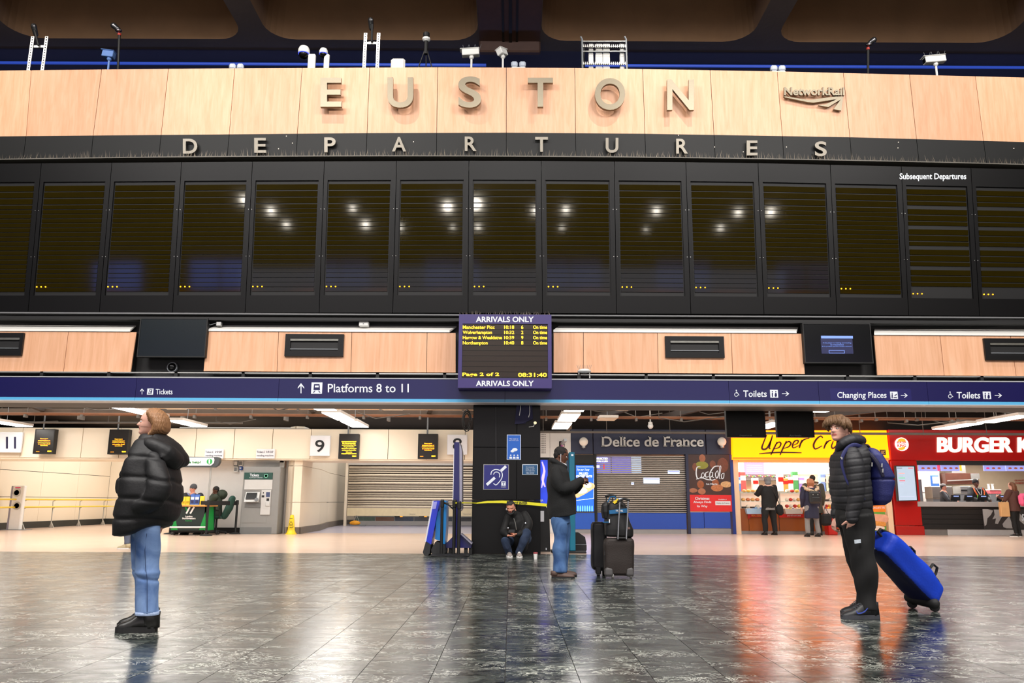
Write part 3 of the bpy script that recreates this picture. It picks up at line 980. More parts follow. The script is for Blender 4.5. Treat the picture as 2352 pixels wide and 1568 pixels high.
pole_cam(1996, 103, 'round camera on a thin black pole on the right above NetworkRail side', -1)
pole_cam(979, 95, 'small black and white camera on a thin tripod above the letter U', tripod=True)
def twin(px0, px1, py, label):
 Y = 15.3
 a, b2 = P(px0, py, Y), P(px1, py, Y)
 t = thing('emergency_light', label, 'light', ((a.x + b2.x) / 2, Y, DK), 'twin emergency lights on the fascia top')
 w = (b2.x - a.x)
 obj('casing', B().box(a.x + w * .03, Y, DK, b2.x - w * .03, Y + .1, a.z - .10, .01), WHP, t)
 for q in (0, .55):
  obj('lamp_head', B().box(a.x + w * q, Y - .02, a.z - .10, a.x + w * (q + .44), Y + .1, a.z + .03, .03), M('frosted_lens', (196, 206, 220), .2, var=.05), t)
twin(526, 559, 148, 'twin headed emergency light left, between the third and fourth wood seams')
twin(1174, 1208, 143, 'twin headed emergency light above the letter T of EUSTON')
twin(1771, 1805, 152, 'twin headed emergency light above the NetworkRail logo')
x0, x1, z0, z1 = rect(897, 132, 930, 160, 15.3)
t = thing('router_box', 'white rounded radio box above the letter U', 'box', ((x0 + x1) / 2, 15.3, DK))
obj('cover', B().box(x0, 15.3, DK + .02, x1, 15.38, z1, .05), WHP, t); obj('foot', B().box(x0 + .05, 15.3, DK, x1 - .05, 15.4, DK + .02), GRP, t)
t = thing('cable_rack', 'steel cable rack with white blocks between the letters T and O', 'rack', (P(1385, 150, 15.5).x, 15.5, DK))
for x in (1337, 1438):
 a = P(x, 90, 15.5); obj('upright', B().tube([(a.x, 15.5, DK), (a.x, 15.5, a.z), (a.x - .03, 15.5, a.z + .06)], .022, 6), GRP, t)
 a = P(x + (4 if x < 1400 else -14), 100, 15.9); obj('upright', B().tube([(a.x, 15.9, DK), (a.x, 15.9, a.z)], .018, 6), BLACKM, t)
for y in (95, 107, 118, 147):
 a, b2 = P(1337, y, 15.5), P(1438, y, 15.5)
 h = B().tube([a, b2], .014, 6)
 if y in (107, 147):
  for i in range(22):
   x = a.x + (b2.x - a.x) * (i + .5) / 22
   h.box(x - .008, 15.46, a.z - .035, x + .008, 15.48, a.z + .03)
 obj('rail', h, GALV, t)
for x0p, x1p in ((1352, 1363), (1368, 1384), (1385, 1401), (1424, 1435)):
 for y0, y1 in ((100, 106), (112, 116), (122, 145), (152, 160)):
  x0, x1, z0, z1 = rect(x0p, y0, x1p, y1, 15.6)
  obj('white_block', B().box(x0, 15.6, max(z0, DK), x1, 15.7, z1, .01), M('white_block', (240, 240, 236), .5, var=.05), t)
WB = 15.1
LEDGE = M('white_ledge', (236, 234, 228), .4, var=.03)
VENTB = M('vent_black', (14, 14, 15), .4, spec=.3)
def band(idx, seams_t, seams_b, yt, yb, vents, labels):
 t = thing('trim_%d' % (idx + 2), None, None, (P((seams_t[0] + seams_t[-1]) / 2, yb, WB).x, WB, 3.4))
 tag(t, kind='structure')
 sf = flat(WB)
 for i in range(len(seams_t) - 1):
  def yy(px, a):
   return a + (px - seams_t[0]) * .0058
  q = [PS(seams_t[i] + .6, yy(seams_t[i], yt), sf), PS(seams_t[i + 1] - .6, yy(seams_t[i + 1], yt), sf), PS(seams_b[i + 1] - .6, yy(seams_b[i + 1], yb), sf), PS(seams_b[i] + .6, yy(seams_b[i], yb), sf)]
  obj('wood_panel', B().prism(q, (0, .03, 0)), WOOD, t)
 a = PS(seams_t[0], yt, sf); c = PS(seams_t[-1], yt + (seams_t[-1] - seams_t[0]) * .0058, sf)
 z = (a.z + c.z) / 2 + .005
 obj('shelf', B().prism([(a.x, WB - .02, z), (a.x + (.12 if idx != 0 else 0), WB + .2, z + .15), (a.x + (.12 if idx != 0 else 0), WB + .2, z + .17), (a.x, WB - .02, z + .04)], (c.x - a.x - .12, 0, 0)), LEDGE, t)
 zb = PS(seams_b[0], yb, sf).z
 obj('housing', B().box(a.x + .05, WB + .03, zb + .02, c.x - .05, WB + .22, z), BLACKM, t)
 for (vx0, vy0, vx1, vy1, lab) in vents:
  x0, x1, z0, z1 = rect(vx0, vy0, vx1, vy1, WB)
  v = thing('air_vent', lab, 'vent', ((x0 + x1) / 2, WB, z0), 'air vents in the wooden band')
  fr = B()
  w = x1 - x0
  il, ir, ib, it = x0 + w * .09, x1 - w * .09, z0 + (z1 - z0) * .24, z1 - (z1 - z0) * .2
  for bx in ((x0, z0, x1, ib), (x0, it, x1, z1), (x0, ib, il, it), (ir, ib, x1, it)):
   fr.box(bx[0], WB - .05, bx[1], bx[2], WB - .002, bx[3])
  obj('frame', fr, VENTB, v)
  obj('grille_back', B().box(il, WB - .02, ib, ir, WB - .003, it), BLACKM, v)
  obj('blade', B().box(il, WB - .06, it - .05, ir, WB - .045, it - .01), M('zinc_blade', (140, 140, 132), .3, .7, var=.3, scale=8), v)
  obj('blade', B().box(il, WB - .045, ib + .03, ir, WB - .035, ib + .045), GRP, v)
band(0, [-150, 157, 314], [-160, 146, 300], 760, 852, [(-30, 765, 55, 817, 'black framed air vent cut by the left edge of the photo')], None)
band(1, [476, 640, 808, 981, 1047], [467, 636, 806, 980, 1047], 761, 852, [(656, 768, 790, 819, 'black framed air vent left of the arrivals board')], None)
band(2, [1271, 1340, 1510, 1679, 1843], [1271, 1340, 1512, 1683, 1849], 763, 855, [(1527, 773, 1662, 822, 'black framed air vent right of the arrivals board')], None)
band(3, [2007, 2159, 2321, 2480], [2015, 2169, 2334, 2500], 770, 861, [(2259, 778, 2402, 828, 'black framed air vent near the right edge of the photo')], None)
t = thing('trim_6', None, None, (0, 15.1, 4.4)); tag(t, kind='structure')
for y, rr, m_ in ((724, .014, M('dull_rail', (110, 110, 112), .5)), (735, .03, BLACKM)):
 p = P(1176, y, 15.05); obj('rail', B().box(-12.5, 15.03, p.z - rr, 12.5, 15.15, p.z + rr), m_, t)
t = thing('trim_7', None, None, (0, 15.1, 3.35)); tag(t, kind='structure')
p = P(1176, 859, 15.05); obj('rail', B().box(-12.5, 15.0, p.z - .02, 12.5, 15.12, p.z), GALV, t)
hb = B()
for k in range(-11, 12):
 hb.box(k * 1.28 - .03, 15.0, p.z - .12, k * 1.28 + .03, 15.1, p.z)
obj('bracket', hb, BLACKM, t)
def screen(x0, y0, x1, y1, Y, d, label, name='wall_screen', mat=BLACKG, frame=.02, group=None, cat='screen'):
 a, b2, c, e = rect(x0, y0, x1, y1, Y)
 t = thing(name, label, cat, ((a + b2) / 2, Y, c), group)
 fr = B()
 f = frame
 for bx in ((a, c, b2, c + f), (a, e - f, b2, e), (a, c + f, a + f, e - f), (b2 - f, c + f, b2, e - f)):
  fr.box(bx[0], Y, bx[1], bx[2], Y + d, bx[3])
 obj('bezel', fr, BLACKM, t)
 obj('screen', B().box(a + f, Y + .008, c + f, b2 - f, Y + d, e - f), mat, t)
 return t
screen(318, 730, 474, 820, 15.0, .12, 'large switched off black screen left of the wooden band', mat=M('dark_screen_teal', (14, 24, 26), .25))
t = screen(1846, 742, 2003, 834, 15.0, .12, 'large black screen with a small blue message box', mat=M('dark_screen', (8, 10, 10), .2))
BLT = M('message_blue', (110, 140, 220), .4, emit=.5, var=0)
DBL = M('message_dark', (20, 26, 70), .4, emit=.25, var=0)
Yp = 15.006
obj('message_header', B().pbox(1886, 771, 1959, 777, Yp - .004, .004), BLT, t)
obj('message_panel', B().pbox(1886, 778, 1959, 812, Yp - .003, .003), DBL, t)
text('If the player is waiting and loading', 1890, 786, 1955, 789, Yp - .004, BLT, t, ext=.002)
text('to reconnect', 1907, 790, 1938, 793, Yp - .004, BLT, t, ext=.002)
text('if the problem persists contact network', 1888, 794, 1956, 797, Yp - .004, BLT, t, ext=.002)
obj('button_outline', B().pbox(1904, 804, 1940, 811, Yp - .004, .003), BLT, t)
obj('button_fill', B().pbox(1905, 805, 1939, 810, Yp - .006, .003), DBL, t)
c = P(393, 842, 15.2)
t = thing('dome_camera', 'round black dome camera under the left black screen', 'camera', (c.x, 15.3, c.z))
obj('ring', B().lathe((c.x, 15.24, c.z), [(.10, 0), (.10, .06), (.07, .06), (.07, 0)], 20, 'Y'), GRP, t)
obj('dome_glass', B().ball((c.x, 15.25, c.z), .082, n=18, m=10), BLACKG, t, smooth=True)
x0, x1, z0, z1 = rect(824, 737, 846, 749, 15.08)
t = thing('router_box', 'small white box on the shelf left of the arrivals board', 'box', ((x0 + x1) / 2, 15.1, z0))
obj('cover', B().box(x0, 15.08, z0, x1, 15.2, z1, .015), WHP, t); obj('indicator', B().box(x0 + .08, 15.074, z0 + .04, x0 + .1, 15.082, z0 + .06), GRP, t)
x0, x1, z0, z1 = rect(496, 738, 508, 748, 15.08)
t = thing('junction_box', 'small grey junction box right of the left black screen', 'box', ((x0 + x1) / 2, 15.1, z0))
obj('cover', B().box(x0, 15.08, z0, x1, 15.16, z1, .01), GALV, t)
obj('cable', B().tube([(x0, 15.1, z0 + .06), (x0 - .12, 15.1, z0 + .02), (x0 - .2, 15.12, z0 + .1)], .008, 6), GRP, t)
c = P(1342, 852, 15.0)
t = thing('wifi_sensor', 'white disc shaped sensor with spikes below the right wooden band', 'sensor', (c.x, 15.0, c.z - .1))
obj('disc', B().lathe(c, [(.05, -.04), (.125, -.02), (.13, .01), (.08, .035), (.03, .04)], 18), WHP, t, smooth=True)
for q in (-.1, .1): obj('leg', B().tube([(c.x + q, 15.0, c.z - .02), (c.x + q * 1.05, 15.02, c.z - .13)], .012, 6), WHP, t)
h = B()
for q in range(-4, 5): h.tube([(c.x + q * .027, 15.0, c.z + .03), (c.x + q * .035, 15.0, c.z + .12)], .003, 4)
obj('spikes', h, GRP, t)
AY = 14.62
x0, x1, z0, z1 = rect(1053, 722, 1267, 891, AY)
t = thing('arrivals_board', 'purple framed amber board reading ARRIVALS ONLY', 'board', ((x0 + x1) / 2, AY, z0))
PURP = M('purple_frame', (54, 42, 106), .4, var=.05)
sx0, sx1, sz0, sz1 = rect(1061.5, 743.5, 1258.5, 868, AY)
fr = B()
for bx in ((x0, z0, x1, sz0), (x0, sz1, x1, z1), (x0, sz0, sx0, sz1), (sx1, sz0, x1, sz1)):
 fr.box(bx[0], AY, bx[1], bx[2], AY + .42, bx[3])
obj('frame', fr, PURP, t)
obj('screen', B().box(sx0, AY + .02, sz0, sx1, AY + .3, sz1), BLACKM, t)
for k in range(10):
 y0 = 745 + k * 12.2
 obj('display_row', B().pbox(1062.5, y0, 1257.5, y0 + 11, AY + .014, .006), M('amber_row_back', (34, 20, 4), .3, var=.1), t)
TY = AY + .012
text('ARRIVALS ONLY', 1093, 727, 1226, 740, AY, INK, t, bold=.025, ext=.004)
text('ARRIVALS ONLY', 1093, 874, 1226, 887, AY, INK, t, bold=.025, ext=.004)
LY = M('amber_text', (255, 205, 40), .5, emit=1.7, var=0)
for k, (a, tm, pl) in enumerate((('Manchester Picc', '10:18', '6'), ('Wolverhampton', '10:32', '2'), ('Harrow & Wealdstne', '10:39', '9'), ('Northampton', '10:40', '8'))):
 y = 747.3 + k * 12
 wd = {0: 73, 1: 67, 2: 90, 3: 57}[k]
 text(a, 1063, y, 1063 + wd, y + (10 if 'p' in a else 7.8), TY, LY, t, ext=.003, bold=.012)
 text(tm, 1158, y, 1181, y + 7.8, TY, LY, t, ext=.003, bold=.012)
 text(pl, 1197, y, 1202, y + 7.8, TY, LY, t, ext=.003, bold=.012)
 text('On time', 1224.5, y, 1256.5, y + 7.8, TY, LY, t, ext=.003, bold=.012)
text('Page 2 of 2', 1062, 855.5, 1146.5, 865.5, TY, LY, t, ext=.003, bold=.02)
text('08:31:40', 1190, 856, 1256, 865.5, TY, LY, t, ext=.003, bold=.02)
b_ = B(); spikes(b_, x0 + .02, x1 - .02, lambda x: AY, z1, .09, .025, 9)
obj('spike_strip', b_, M('spike_wire', (104, 95, 82), .4, .6, var=0), t, kind='stuff')
SY = 15.0
zt, zs, zb_ = 3.245, 2.865, 2.822
signs = [(-220, 312, 'plain navy sign panel at the left edge, left of Tickets'), (312, 640, 'navy sign panel reading Tickets with an up arrow'), (640, 1160, 'navy sign panel reading Platforms 8 to 11'),
     (1160, 1674, 'plain navy sign panel right of the arrivals board'), (1674, 1880, 'navy sign panel reading Toilets, between the boards and Changing Places'), (1880, 2130, 'navy sign panel reading Changing Places'), (2130, 2500, 'navy sign panel reading Toilets at the right edge')]
PT = {}
for a, b2, lab in signs:
 xa, xb = P(a, 895, SY).x, P(b2, 895, SY).x
 t = thing('overhead_sign', lab, 'sign', ((xa + xb) / 2, SY, zb_), 'navy overhead sign run')
 obj('sign_face', B().box(xa + .003, SY, zs, xb - .003, SY + .3, zt), NAVY, t)
 obj('stripe', B().box(xa + .003, SY - .004, zs - .055, xb - .003, SY + .3, zs), CYAN, t)
 obj('edge_strip', B().box(xa, SY - .01, zb_ - .03, xb, SY + .3, zb_ - .012), M('light_grey_edge', (176, 178, 182), .4), t)
 obj('edge_strip', B().box(xa, SY - .01, zt, xb, SY + .3, zt + .02), M('light_grey_edge', (176, 178, 182), .4), t)
 PT[a] = t
def arrow(px, py, s, d, parent, Y=SY, mat=None):
 """d = 'u' or 'r'"""
 b = B()
 pts = [(-.09, 1), (.09, 1), (.09, -.45), (.62, .12), (.62, -.16), (0, -.95), (-.62, -.16), (-.62, .12), (-.09, -.45)]
 if d == 'r':
  pts = [(-y, x) for x, y in pts]
 Q = [P(px + x * s, py + y * s, Y) - Vector((0, .006, 0)) for x, y in pts]
 b.prism(Q, (0, .004, 0))
 obj('arrow', b, mat or INK, parent)
def picto(x0, y0, x1, y1, parent, kind, Y=SY):
 obj('pictogram_plate', B().pbox(x0, y0, x1, y1, Y - .006, .005), INK, parent)
 b = B()
 w = x1 - x0
 def man(cx, woman=False, s=1.0):
  b.pprism([(cx - .07 * w * s, y0 + .36 * w), (cx + .07 * w * s, y0 + .36 * w), (cx + (.16 if woman else .07) * w * s, y0 + .7 * w), (cx + .05 * w, y0 + .9 * w), (cx - .05 * w, y0 + .9 * w), (cx - (.16 if woman else .07) * w * s, y0 + .7 * w)], Y - .010, .004)
  c = P(cx, y0 + .22 * w, Y - .010); b.lathe(c, [(.08 * w / pxm(Y, 3), 0), (.08 * w / pxm(Y, 3), .004)], 10, 'Y')
 if kind == 'wc':
  man(x0 + .28 * w); man(x0 + .72 * w, True)
 elif kind == 'change':
  man(x0 + .25 * w)
  b.pprism([(x0 + .45 * w, y0 + .75 * w), (x0 + .9 * w, y0 + .75 * w), (x0 + .9 * w, y0 + .85 * w), (x0 + .45 * w, y0 + .85 * w)], Y - .01, .004)
  b.pprism([(x0 + .55 * w, y0 + .5 * w), (x0 + .85 * w, y0 + .3 * w), (x0 + .9 * w, y0 + .4 * w), (x0 + .6 * w, y0 + .6 * w)], Y - .01, .004)
 elif kind == 'train':
  b.pprism([(x0 + .25 * w, y0 + .15 * w), (x0 + .75 * w, y0 + .15 * w), (x0 + .8 * w, y0 + .7 * w), (x0 + .2 * w, y0 + .7 * w)], Y - .01, .004)
  b.pprism([(x0 + .3 * w, y0 + .75 * w), (x0 + .38 * w, y0 + .75 * w), (x0 + .25 * w, y0 + .93 * w), (x0 + .15 * w, y0 + .93 * w)], Y - .01, .004)
  b.pprism([(x0 + .7 * w, y0 + .75 * w), (x0 + .62 * w, y0 + .75 * w), (x0 + .75 * w, y0 + .93 * w), (x0 + .85 * w, y0 + .93 * w)], Y - .01, .004)
  obj('window_mark', B().pbox(x0 + .33 * w, y0 + .28 * w, x0 + .67 * w, y0 + .45 * w, Y - .014, .003), INK, parent)
 elif kind == 'ticket':
  b.pprism([(x0 + .38 * w, y0 + .12 * w), (x0 + .85 * w, y0 + .12 * w), (x0 + .68 * w, y0 + .88 * w), (x0 + .18 * w, y0 + .88 * w)], Y - .01, .004)
  obj('pound_mark', B().pprism([(x0 + .48 * w, y0 + .25 * w), (x0 + .7 * w, y0 + .22 * w), (x0 + .7 * w, y0 + .33 * w), (x0 + .56 * w, y0 + .35 * w), (x0 + .48 * w, y0 + .66 * w), (x0 + .62 * w, y0 + .68 * w), (x0 + .6 * w, y0 + .78 * w), (x0 + .3 * w, y0 + .78 * w)], Y - .014, .003), INK, parent)
 obj('pictogram', b, NAVY, parent)
def wheelchair(px, py, s, parent):
 b = B()
 stroke(b, [(px - .1 * s, py - .55 * s), (px - .05 * s, py - .05 * s), (px + .35 * s, py), (px + .55 * s, py + .5 * s), (px + .75 * s, py + .42 * s)], SY - .003, .16 * s, .004, False)
 stroke(b, [(px - .2 * s, py - .2 * s), (px - .6 * s, py + .2 * s), (px - .45 * s, py + .75 * s), (px + .05 * s, py + .85 * s), (px + .35 * s, py + .5 * s)], SY - .003, .14 * s, .004, False)
 stroke(b, [(px - .05 * s, py - .25 * s), (px + .3 * s, py - .25 * s)], SY - .003, .12 * s, .004, False)
 c = P(px - .1 * s, py - .85 * s, SY - .004); b.lathe(c, [(.18 * s / pxm(SY, 3), 0), (.18 * s / pxm(SY, 3), .004)], 10, 'Y')
 obj('wheelchair_symbol', b, INK, parent)
t = PT[312]; arrow(326.5, 898.5, 7, 'u', t); picto(338, 892, 352, 906, t, 'ticket'); text('Tickets', 358, 893, 396.5, 905.5, SY, INK, t, bold=.01, ext=.004)
t = PT[640]; arrow(691.5, 891, 12, 'u', t); picto(715, 878, 740, 904, t, 'train'); text('Platforms 8 to 11', 753, 881, 939, 901, SY, INK, t, bold=.008, ext=.004)
t = PT[1674]; wheelchair(1692, 903, 8, t); text('Toilets', 1707, 896.5, 1761, 911.5, SY, INK, t, bold=.012, ext=.004); picto(1769, 895, 1787, 913, t, 'wc'); arrow(1804.5, 904, 8.5, 'r', t)
t = PT[1880]; text('Changing Places', 1923, 900, 2036, 918, SY, INK, t, bold=.012, ext=.004); picto(2045, 899, 2062, 916, t, 'change'); arrow(2077, 908, 8, 'r', t)
obj('label_patch', B().pbox(1907, 892, 2093, 919, SY - .0015, .0014), M('navy_patch', (28, 28, 92), .3, var=.03), t)
t = PT[2130]; wheelchair(2183, 907, 8, t); text('Toilets', 2197, 900, 2251, 915, SY, INK, t, bold=.012, ext=.004); picto(2258, 899, 2276, 916, t, 'wc'); arrow(2293, 908, 8.5, 'r', t)
# =================================================================== LOW CONCOURSE BEHIND THE SIGN
LY0 = 24.2      # plane of the cream bulkhead on the left
low = obj('ceiling.001', B().box(-30, 16.7, 3.98, 30, 45.9, 4.3), M('dark_brown_ceiling', (40, 34, 30), .9, var=.3), kind='structure')  # dark brown base with random tone variation
CRE2 = M('cream_enamel', (236, 222, 200), .3, var=.04, scale=.8)
bulk = thing('wall_bulkhead', None, None, (-8, LY0, 2.3)); tag(bulk, kind='structure')
seams = [-220, -80, 50, 189, 276, 363, 450, 538, 626, 714, 803, 892, 980, 1068, 1150]
zt_, zb2 = 3.10, P(500, 1052.5, LY0).z
for a, b2 in zip(seams, seams[1:]):
 xa, xb = P(a, 1010, LY0).x, P(b2, 1010, LY0).x
 obj('wall_panel', B().box(xa + .008, LY0, zb2, xb - .008, LY0 + .06, zt_, .004), CRE2, bulk)
xa, xb = P(-220, 1010, LY0).x, P(1150, 1010, LY0).x
obj('soffit', B().box(xa, LY0 + .03, zb2 - .04, xb, LY0 + 1.6, zb2 - .002), CRE2, bulk)
obj('core', B().box(xa, LY0 + .065, zb2, xb, LY0 + .5, 3.98 if False else 3.12), BLACKM, bulk)
XR = -16.6
sw = thing('wall_ramp', None, None, (XR, 24.2, 0)); tag(sw, kind='structure')
ys = [22.0, 24.2, 26.2, 28.6, 31.0, 33.4]
for a, b2 in zip(ys, ys[1:]):
 for z0, z1 in ((.22, 1.05), (1.06, 1.92), (1.93, 3.2)):
  obj('wall_panel', B().box(XR - .06, a + .006, z0, XR, b2 - .006, z1 - .006), CRE2, sw)
obj('baseboard', B().box(XR - .05, 22, 0, XR + .03, 33.4, .22), M('dark_kick', (40, 42, 40), .5), sw)
ew = thing('wall_ramp_end', None, None, (-12, 33.4, 0)); tag(ew, kind='structure')
for a, b2 in zip([-16.6, -14.4, -12.2, -10.0, -7.9], [-14.4, -12.2, -10.0, -7.9, -7.6]):
 for z0, z1 in ((.22, 1.05), (1.06, 3.2)):
  obj('wall_panel', B().box(a + .006, 33.4, z0, b2 - .006, 33.46, z1 - .006), CRE2, ew)
obj('baseboard', B().box(-16.6, 33.36, 0, -7.6, 33.46, .22), M('dark_kick', (40, 42, 40), .5), ew)
aw = thing('wall_alcove', None, None, (-8.5, 24.7, 0)); tag(aw, kind='structure')
AXL, AXR = P(398, 1150, 24.8).x, P(657, 1150, 24.8).x
obj('wall_face', B().box(AXL, 24.8, 0, AXR, 24.9, 3.2), WHITE, aw)
obj('wall_side', B().box(AXL, 24.9, 0, AXL + .1, 33.4, 3.2), WHITE, aw)
obj('baseboard', B().box(AXL, 24.76, 0, P(640, 1200, 24.76).x, 24.8, .16), BLACKM, aw)
cw = thing('wall_corridor', None, None, (-7, 25, 0)); tag(cw, kind='structure')
xs0 = P(656, 1150, 24.3).x
path = [(xs0, 24.9), (xs0 + .02, 24.5), (xs0 + .2, 24.32), (xs0 + .42, 24.4), (xs0 + .35, 27.2), (xs0 - .1, 30.4), (xs0 - .35, 34.5), (xs0 + .1, 34.6)]
for (ax, ay), (bx, by) in zip(path, path[1:]):
 for z0, z1, o_ in ((.2, .92, 0), (.93, 2.0, 0), (2.01, 3.2, 0), (0, .2, .03)):
  nx, ny = (by - ay), -(bx - ax)
  ln = math.hypot(nx, ny); nx, ny = nx / ln, ny / ln
  if nx < 0 and ax == path[4][0]: pass
  obj('wall_panel' if z0 else 'baseboard', B().prism([(ax, ay, z0), (bx, by, z0), (bx, by, z1 - .006), (ax, ay, z1 - .006)], (-.06 if not o_ else .05, .02, 0)), CRE2 if z0 else M('taupe_kick', (112, 102, 92), .5), cw)
SHY = 32.3
x0, x1, z0, z1 = rect(800, 1068, 1110, 1165, SHY)
sh = thing('roller_shutter', 'wide cream metal roller shutter half lowered left of the black pillar', 'shutter', ((x0 + x1) / 2, SHY, 0))
SLAT = M('shutter_slat', (196, 182, 160), .22, .55, var=.05)
SLATD = M('shutter_groove', (64, 54, 46), .5)
n = 24
zc, zq = z0, z1
yy = 1070.0
k = 0
while yy < 1163:
 hgt = 3.6 if k % 3 else 7.0
 a, b2, c, e = rect(800, yy, 1110, yy + hgt, SHY)
 m_ = (c + e) / 2; hh = (e - c) / 2
 obj('shutter_slat', B().rings([[(x, SHY - hh * .55 * math.cos(t), m_ + hh * .95 * math.sin(t)) for t in np.linspace(-1.57, 1.57, 7)] + [(x, SHY + .04, m_ + hh), (x, SHY + .04, m_ - hh)] for x in (x0, x1)]), SLAT, sh)
 yy += hgt + 1.3
 k += 1
obj('shutter_backing', B().box(x0, SHY + .03, P(950, 1164, SHY).z, x1, SHY + .08, z1), SLATD, sh)
obj('bottom_panel', B().pbox(797, 1164, 1110, 1185, SHY - .02, .08), M('pale_yellow_panel', (226, 210, 172), .4), sh)
obj('box_housing', B().pbox(800, 1050, 1110, 1068, SHY - .1, .4), M('shutter_box', (190, 184, 176), .35), sh)
obj('side_post', B().box(x0 - .12, SHY - .05, 0, x0 - .02, SHY + .1, z1 + .3), CRE2, sh)
text('Mind your head', 941, 1179, 954, 1182, SHY - .02, GRP, sh, ext=.003)
text('Mind your head', 1064, 1179, 1081, 1182, SHY - .02, GRP, sh, ext=.003)
bx = thing('platform_barrier', 'low white barrier with dark glass panels beyond the half lowered shutter', 'barrier', (-3.5, 34.2, 0))
xa, xb = P(818, 1195, 34.2).x, P(1085, 1195, 34.2).x
obj('rail_board', B().box(xa, 34.2, 0, xb, 34.3, P(900, 1196, 34.2).z), WHITE, bx)
for i, c_ in enumerate([(120, 140, 130), (150, 110, 90), (70, 84, 110), (90, 96, 104), (48, 60, 78), (60, 60, 62)]):
 u0 = xa + (xb - xa) * (i / 6); u1 = xa + (xb - xa) * ((i + .94) / 6)
 obj('glass_panel', B().box(u0, 34.22, P(900, 1196, 34.2).z, u1, 34.28, P(900, 1187, 34.2).z), M('barrier_glass_%d' % i, c_, .2, var=.3, scale=9), bx)
for px in (918, 974):
 c = P(px, 1187, 34.1)
 o_ = thing('beacon_light', 'small amber beacon beyond the shutter, %s one' % ('left' if px < 950 else 'right'), 'light', (c.x, 34.2, c.z))
 obj('lens', B().lathe((c.x + .05, 34.2, c.z), [(.06, 0), (.06, .06), (.03, .09)], 10), M('beacon_amber', (255, 160, 40), .3, emit=1.0, var=0), o_)
 obj('housing', B().box(c.x - .22, 34.16, c.z, c.x, 34.24, c.z + .06, .01), BLACKM, o_)
obj('wall_platform', B().box(-9, 40, 0, 2, 40.1, 3.6), WHITE, kind='structure')
c = G(815, 1208)
o_ = thing('floor_brush', 'orange floor brush head lying at the foot of the corridor wall', 'brush', c)
obj('handle_bow', B().tube([c + Vector((-.1, 0, .1)), c + Vector((.05, 0, .42)), c + Vector((.2, 0, .12))], .015, 6), GALV, o_)
obj('head', B().ball(c + Vector((0, 0, .12)), .22, .12, .1, n=12, m=6), M('orange_brush', (236, 160, 30), .5), o_)
obj('bristles', B().box(c.x - .2, c.y - .1, 0, c.x + .42, c.y + .1, .06, .02), GRP, o_)
YEL = M('yellow_rail', (232, 200, 60), .35, var=.04)
hr = thing('handrail', 'double yellow handrail on grey brackets along the far left ramp', 'handrail', (XR + .45, 28, 0))
XH = XR + .5
for z in (.97, .72):
 obj('rail', B().tube([(XH, 22.5, z), (XH, 27, z), (XH, 32.4, z), (XH + .5, 32.95, z), (XH + 2.5, 33.0, z), (XH + 6, 33.0, z)], .028, 8), YEL, hr)
posts = [(XH, y) for y in (23.3, 25.4, 27.0, 28.7, 30.5, 32.3)] + [(XH + 2.2, 33.0), (XH + 4.2, 33.0)]
for x, y in posts:
 b_ = B().tube([(x - .06, y, 0), (x - .06, y, .66), (x, y, .7)], .02, 6).tube([(x - .06, y, .6), (x - .08, y, .9), (x, y, .95)], .02, 6).prism([(x - .14, y, 0), (x + .04, y, 0), (x - .06, y, .2)], (0, .04, 0))
 obj('stanchion', b_, GALV, hr)
vy = 26.4
x0, x1, z0, z1 = rect(24, 1115, 50, 1214, vy)
z0 = 0
t = thing('ticket_validator', 'white ticket validator post with two round readers at the far left', 'post', ((x0 + x1) / 2, vy, 0))
obj('post', B().box(x0, vy, 0, x1, vy + .16, z1, .02), WHITE, t)
obj('post_side', B().box(x0 - .06, vy + .02, 0, x0, vy + .16, z1 - .01), M('lilac_grey', (150, 146, 160), .4), t)
for py in (1131, 1161):
 c = P(39, py, vy)
 obj('reader_ring', B().lathe((c.x, vy - .02, c.z), [(.13, 0), (.13, .02), (.085, .02), (.085, 0)], 18, 'Y'), GALV, t)
 obj('reader', B().lathe((c.x, vy - .004, c.z), [(.085, 0), (.085, .004)], 18, 'Y'), M('reader_grey', (96, 90, 92), .3), t)
obj('label', B().pbox(35, 1118, 47, 1121, vy - .004, .004), M('pink_label', (230, 90, 130), .5), t)
obj('foot_plate', B().box(x0 - .15, vy - .15, 0, x1 + .25, vy + .3, .015), GRP, t)
def wall_sign(x0, y0, x1, y1, Y, label, mat=WHITE, d=.08, cat='sign', name='number_sign', bev=.01):
 a, b2, c, e = rect(x0, y0, x1, y1, Y)
 t = thing(name, label, cat, ((a + b2) / 2, Y, c))
 obj('plate', B().box(a, Y, c, b2, Y + d, e, bev), mat, t)
 obj('bracket', B().box((a + b2) / 2 - .04, Y + d - .01, (c + e) / 2 - .04, (a + b2) / 2 + .04, LY0 + .01, (c + e) / 2 + .04), GRP, t)
 return t
NY = LY0 - .16
NUM = M('number_navy', (28, 26, 62), .4)
SIGNW = M('sign_board_white', (222, 222, 226), .4, var=.02)
t = wall_sign(-20, 992, 49, 1039, NY, 'white square platform sign with two narrow digits, at the left edge', SIGNW); text('11', 14, 1003, 37, 1030, NY, NUM, t, bold=.01)
t = wall_sign(712, 1000, 758, 1047, NY, 'white square platform sign left of the wide text display', SIGNW); text('9', 724, 1010, 745, 1038, NY, M('ink_black', (20, 20, 22), .4), t, bold=.01)
t = wall_sign(1027, 998, 1073, 1044, NY, 'white square platform sign partly behind the tall navy totem', SIGNW); text('8', 1040, 1006, 1061, 1033, NY, M('ink_black', (20, 20, 22), .4), t, bold=.01)
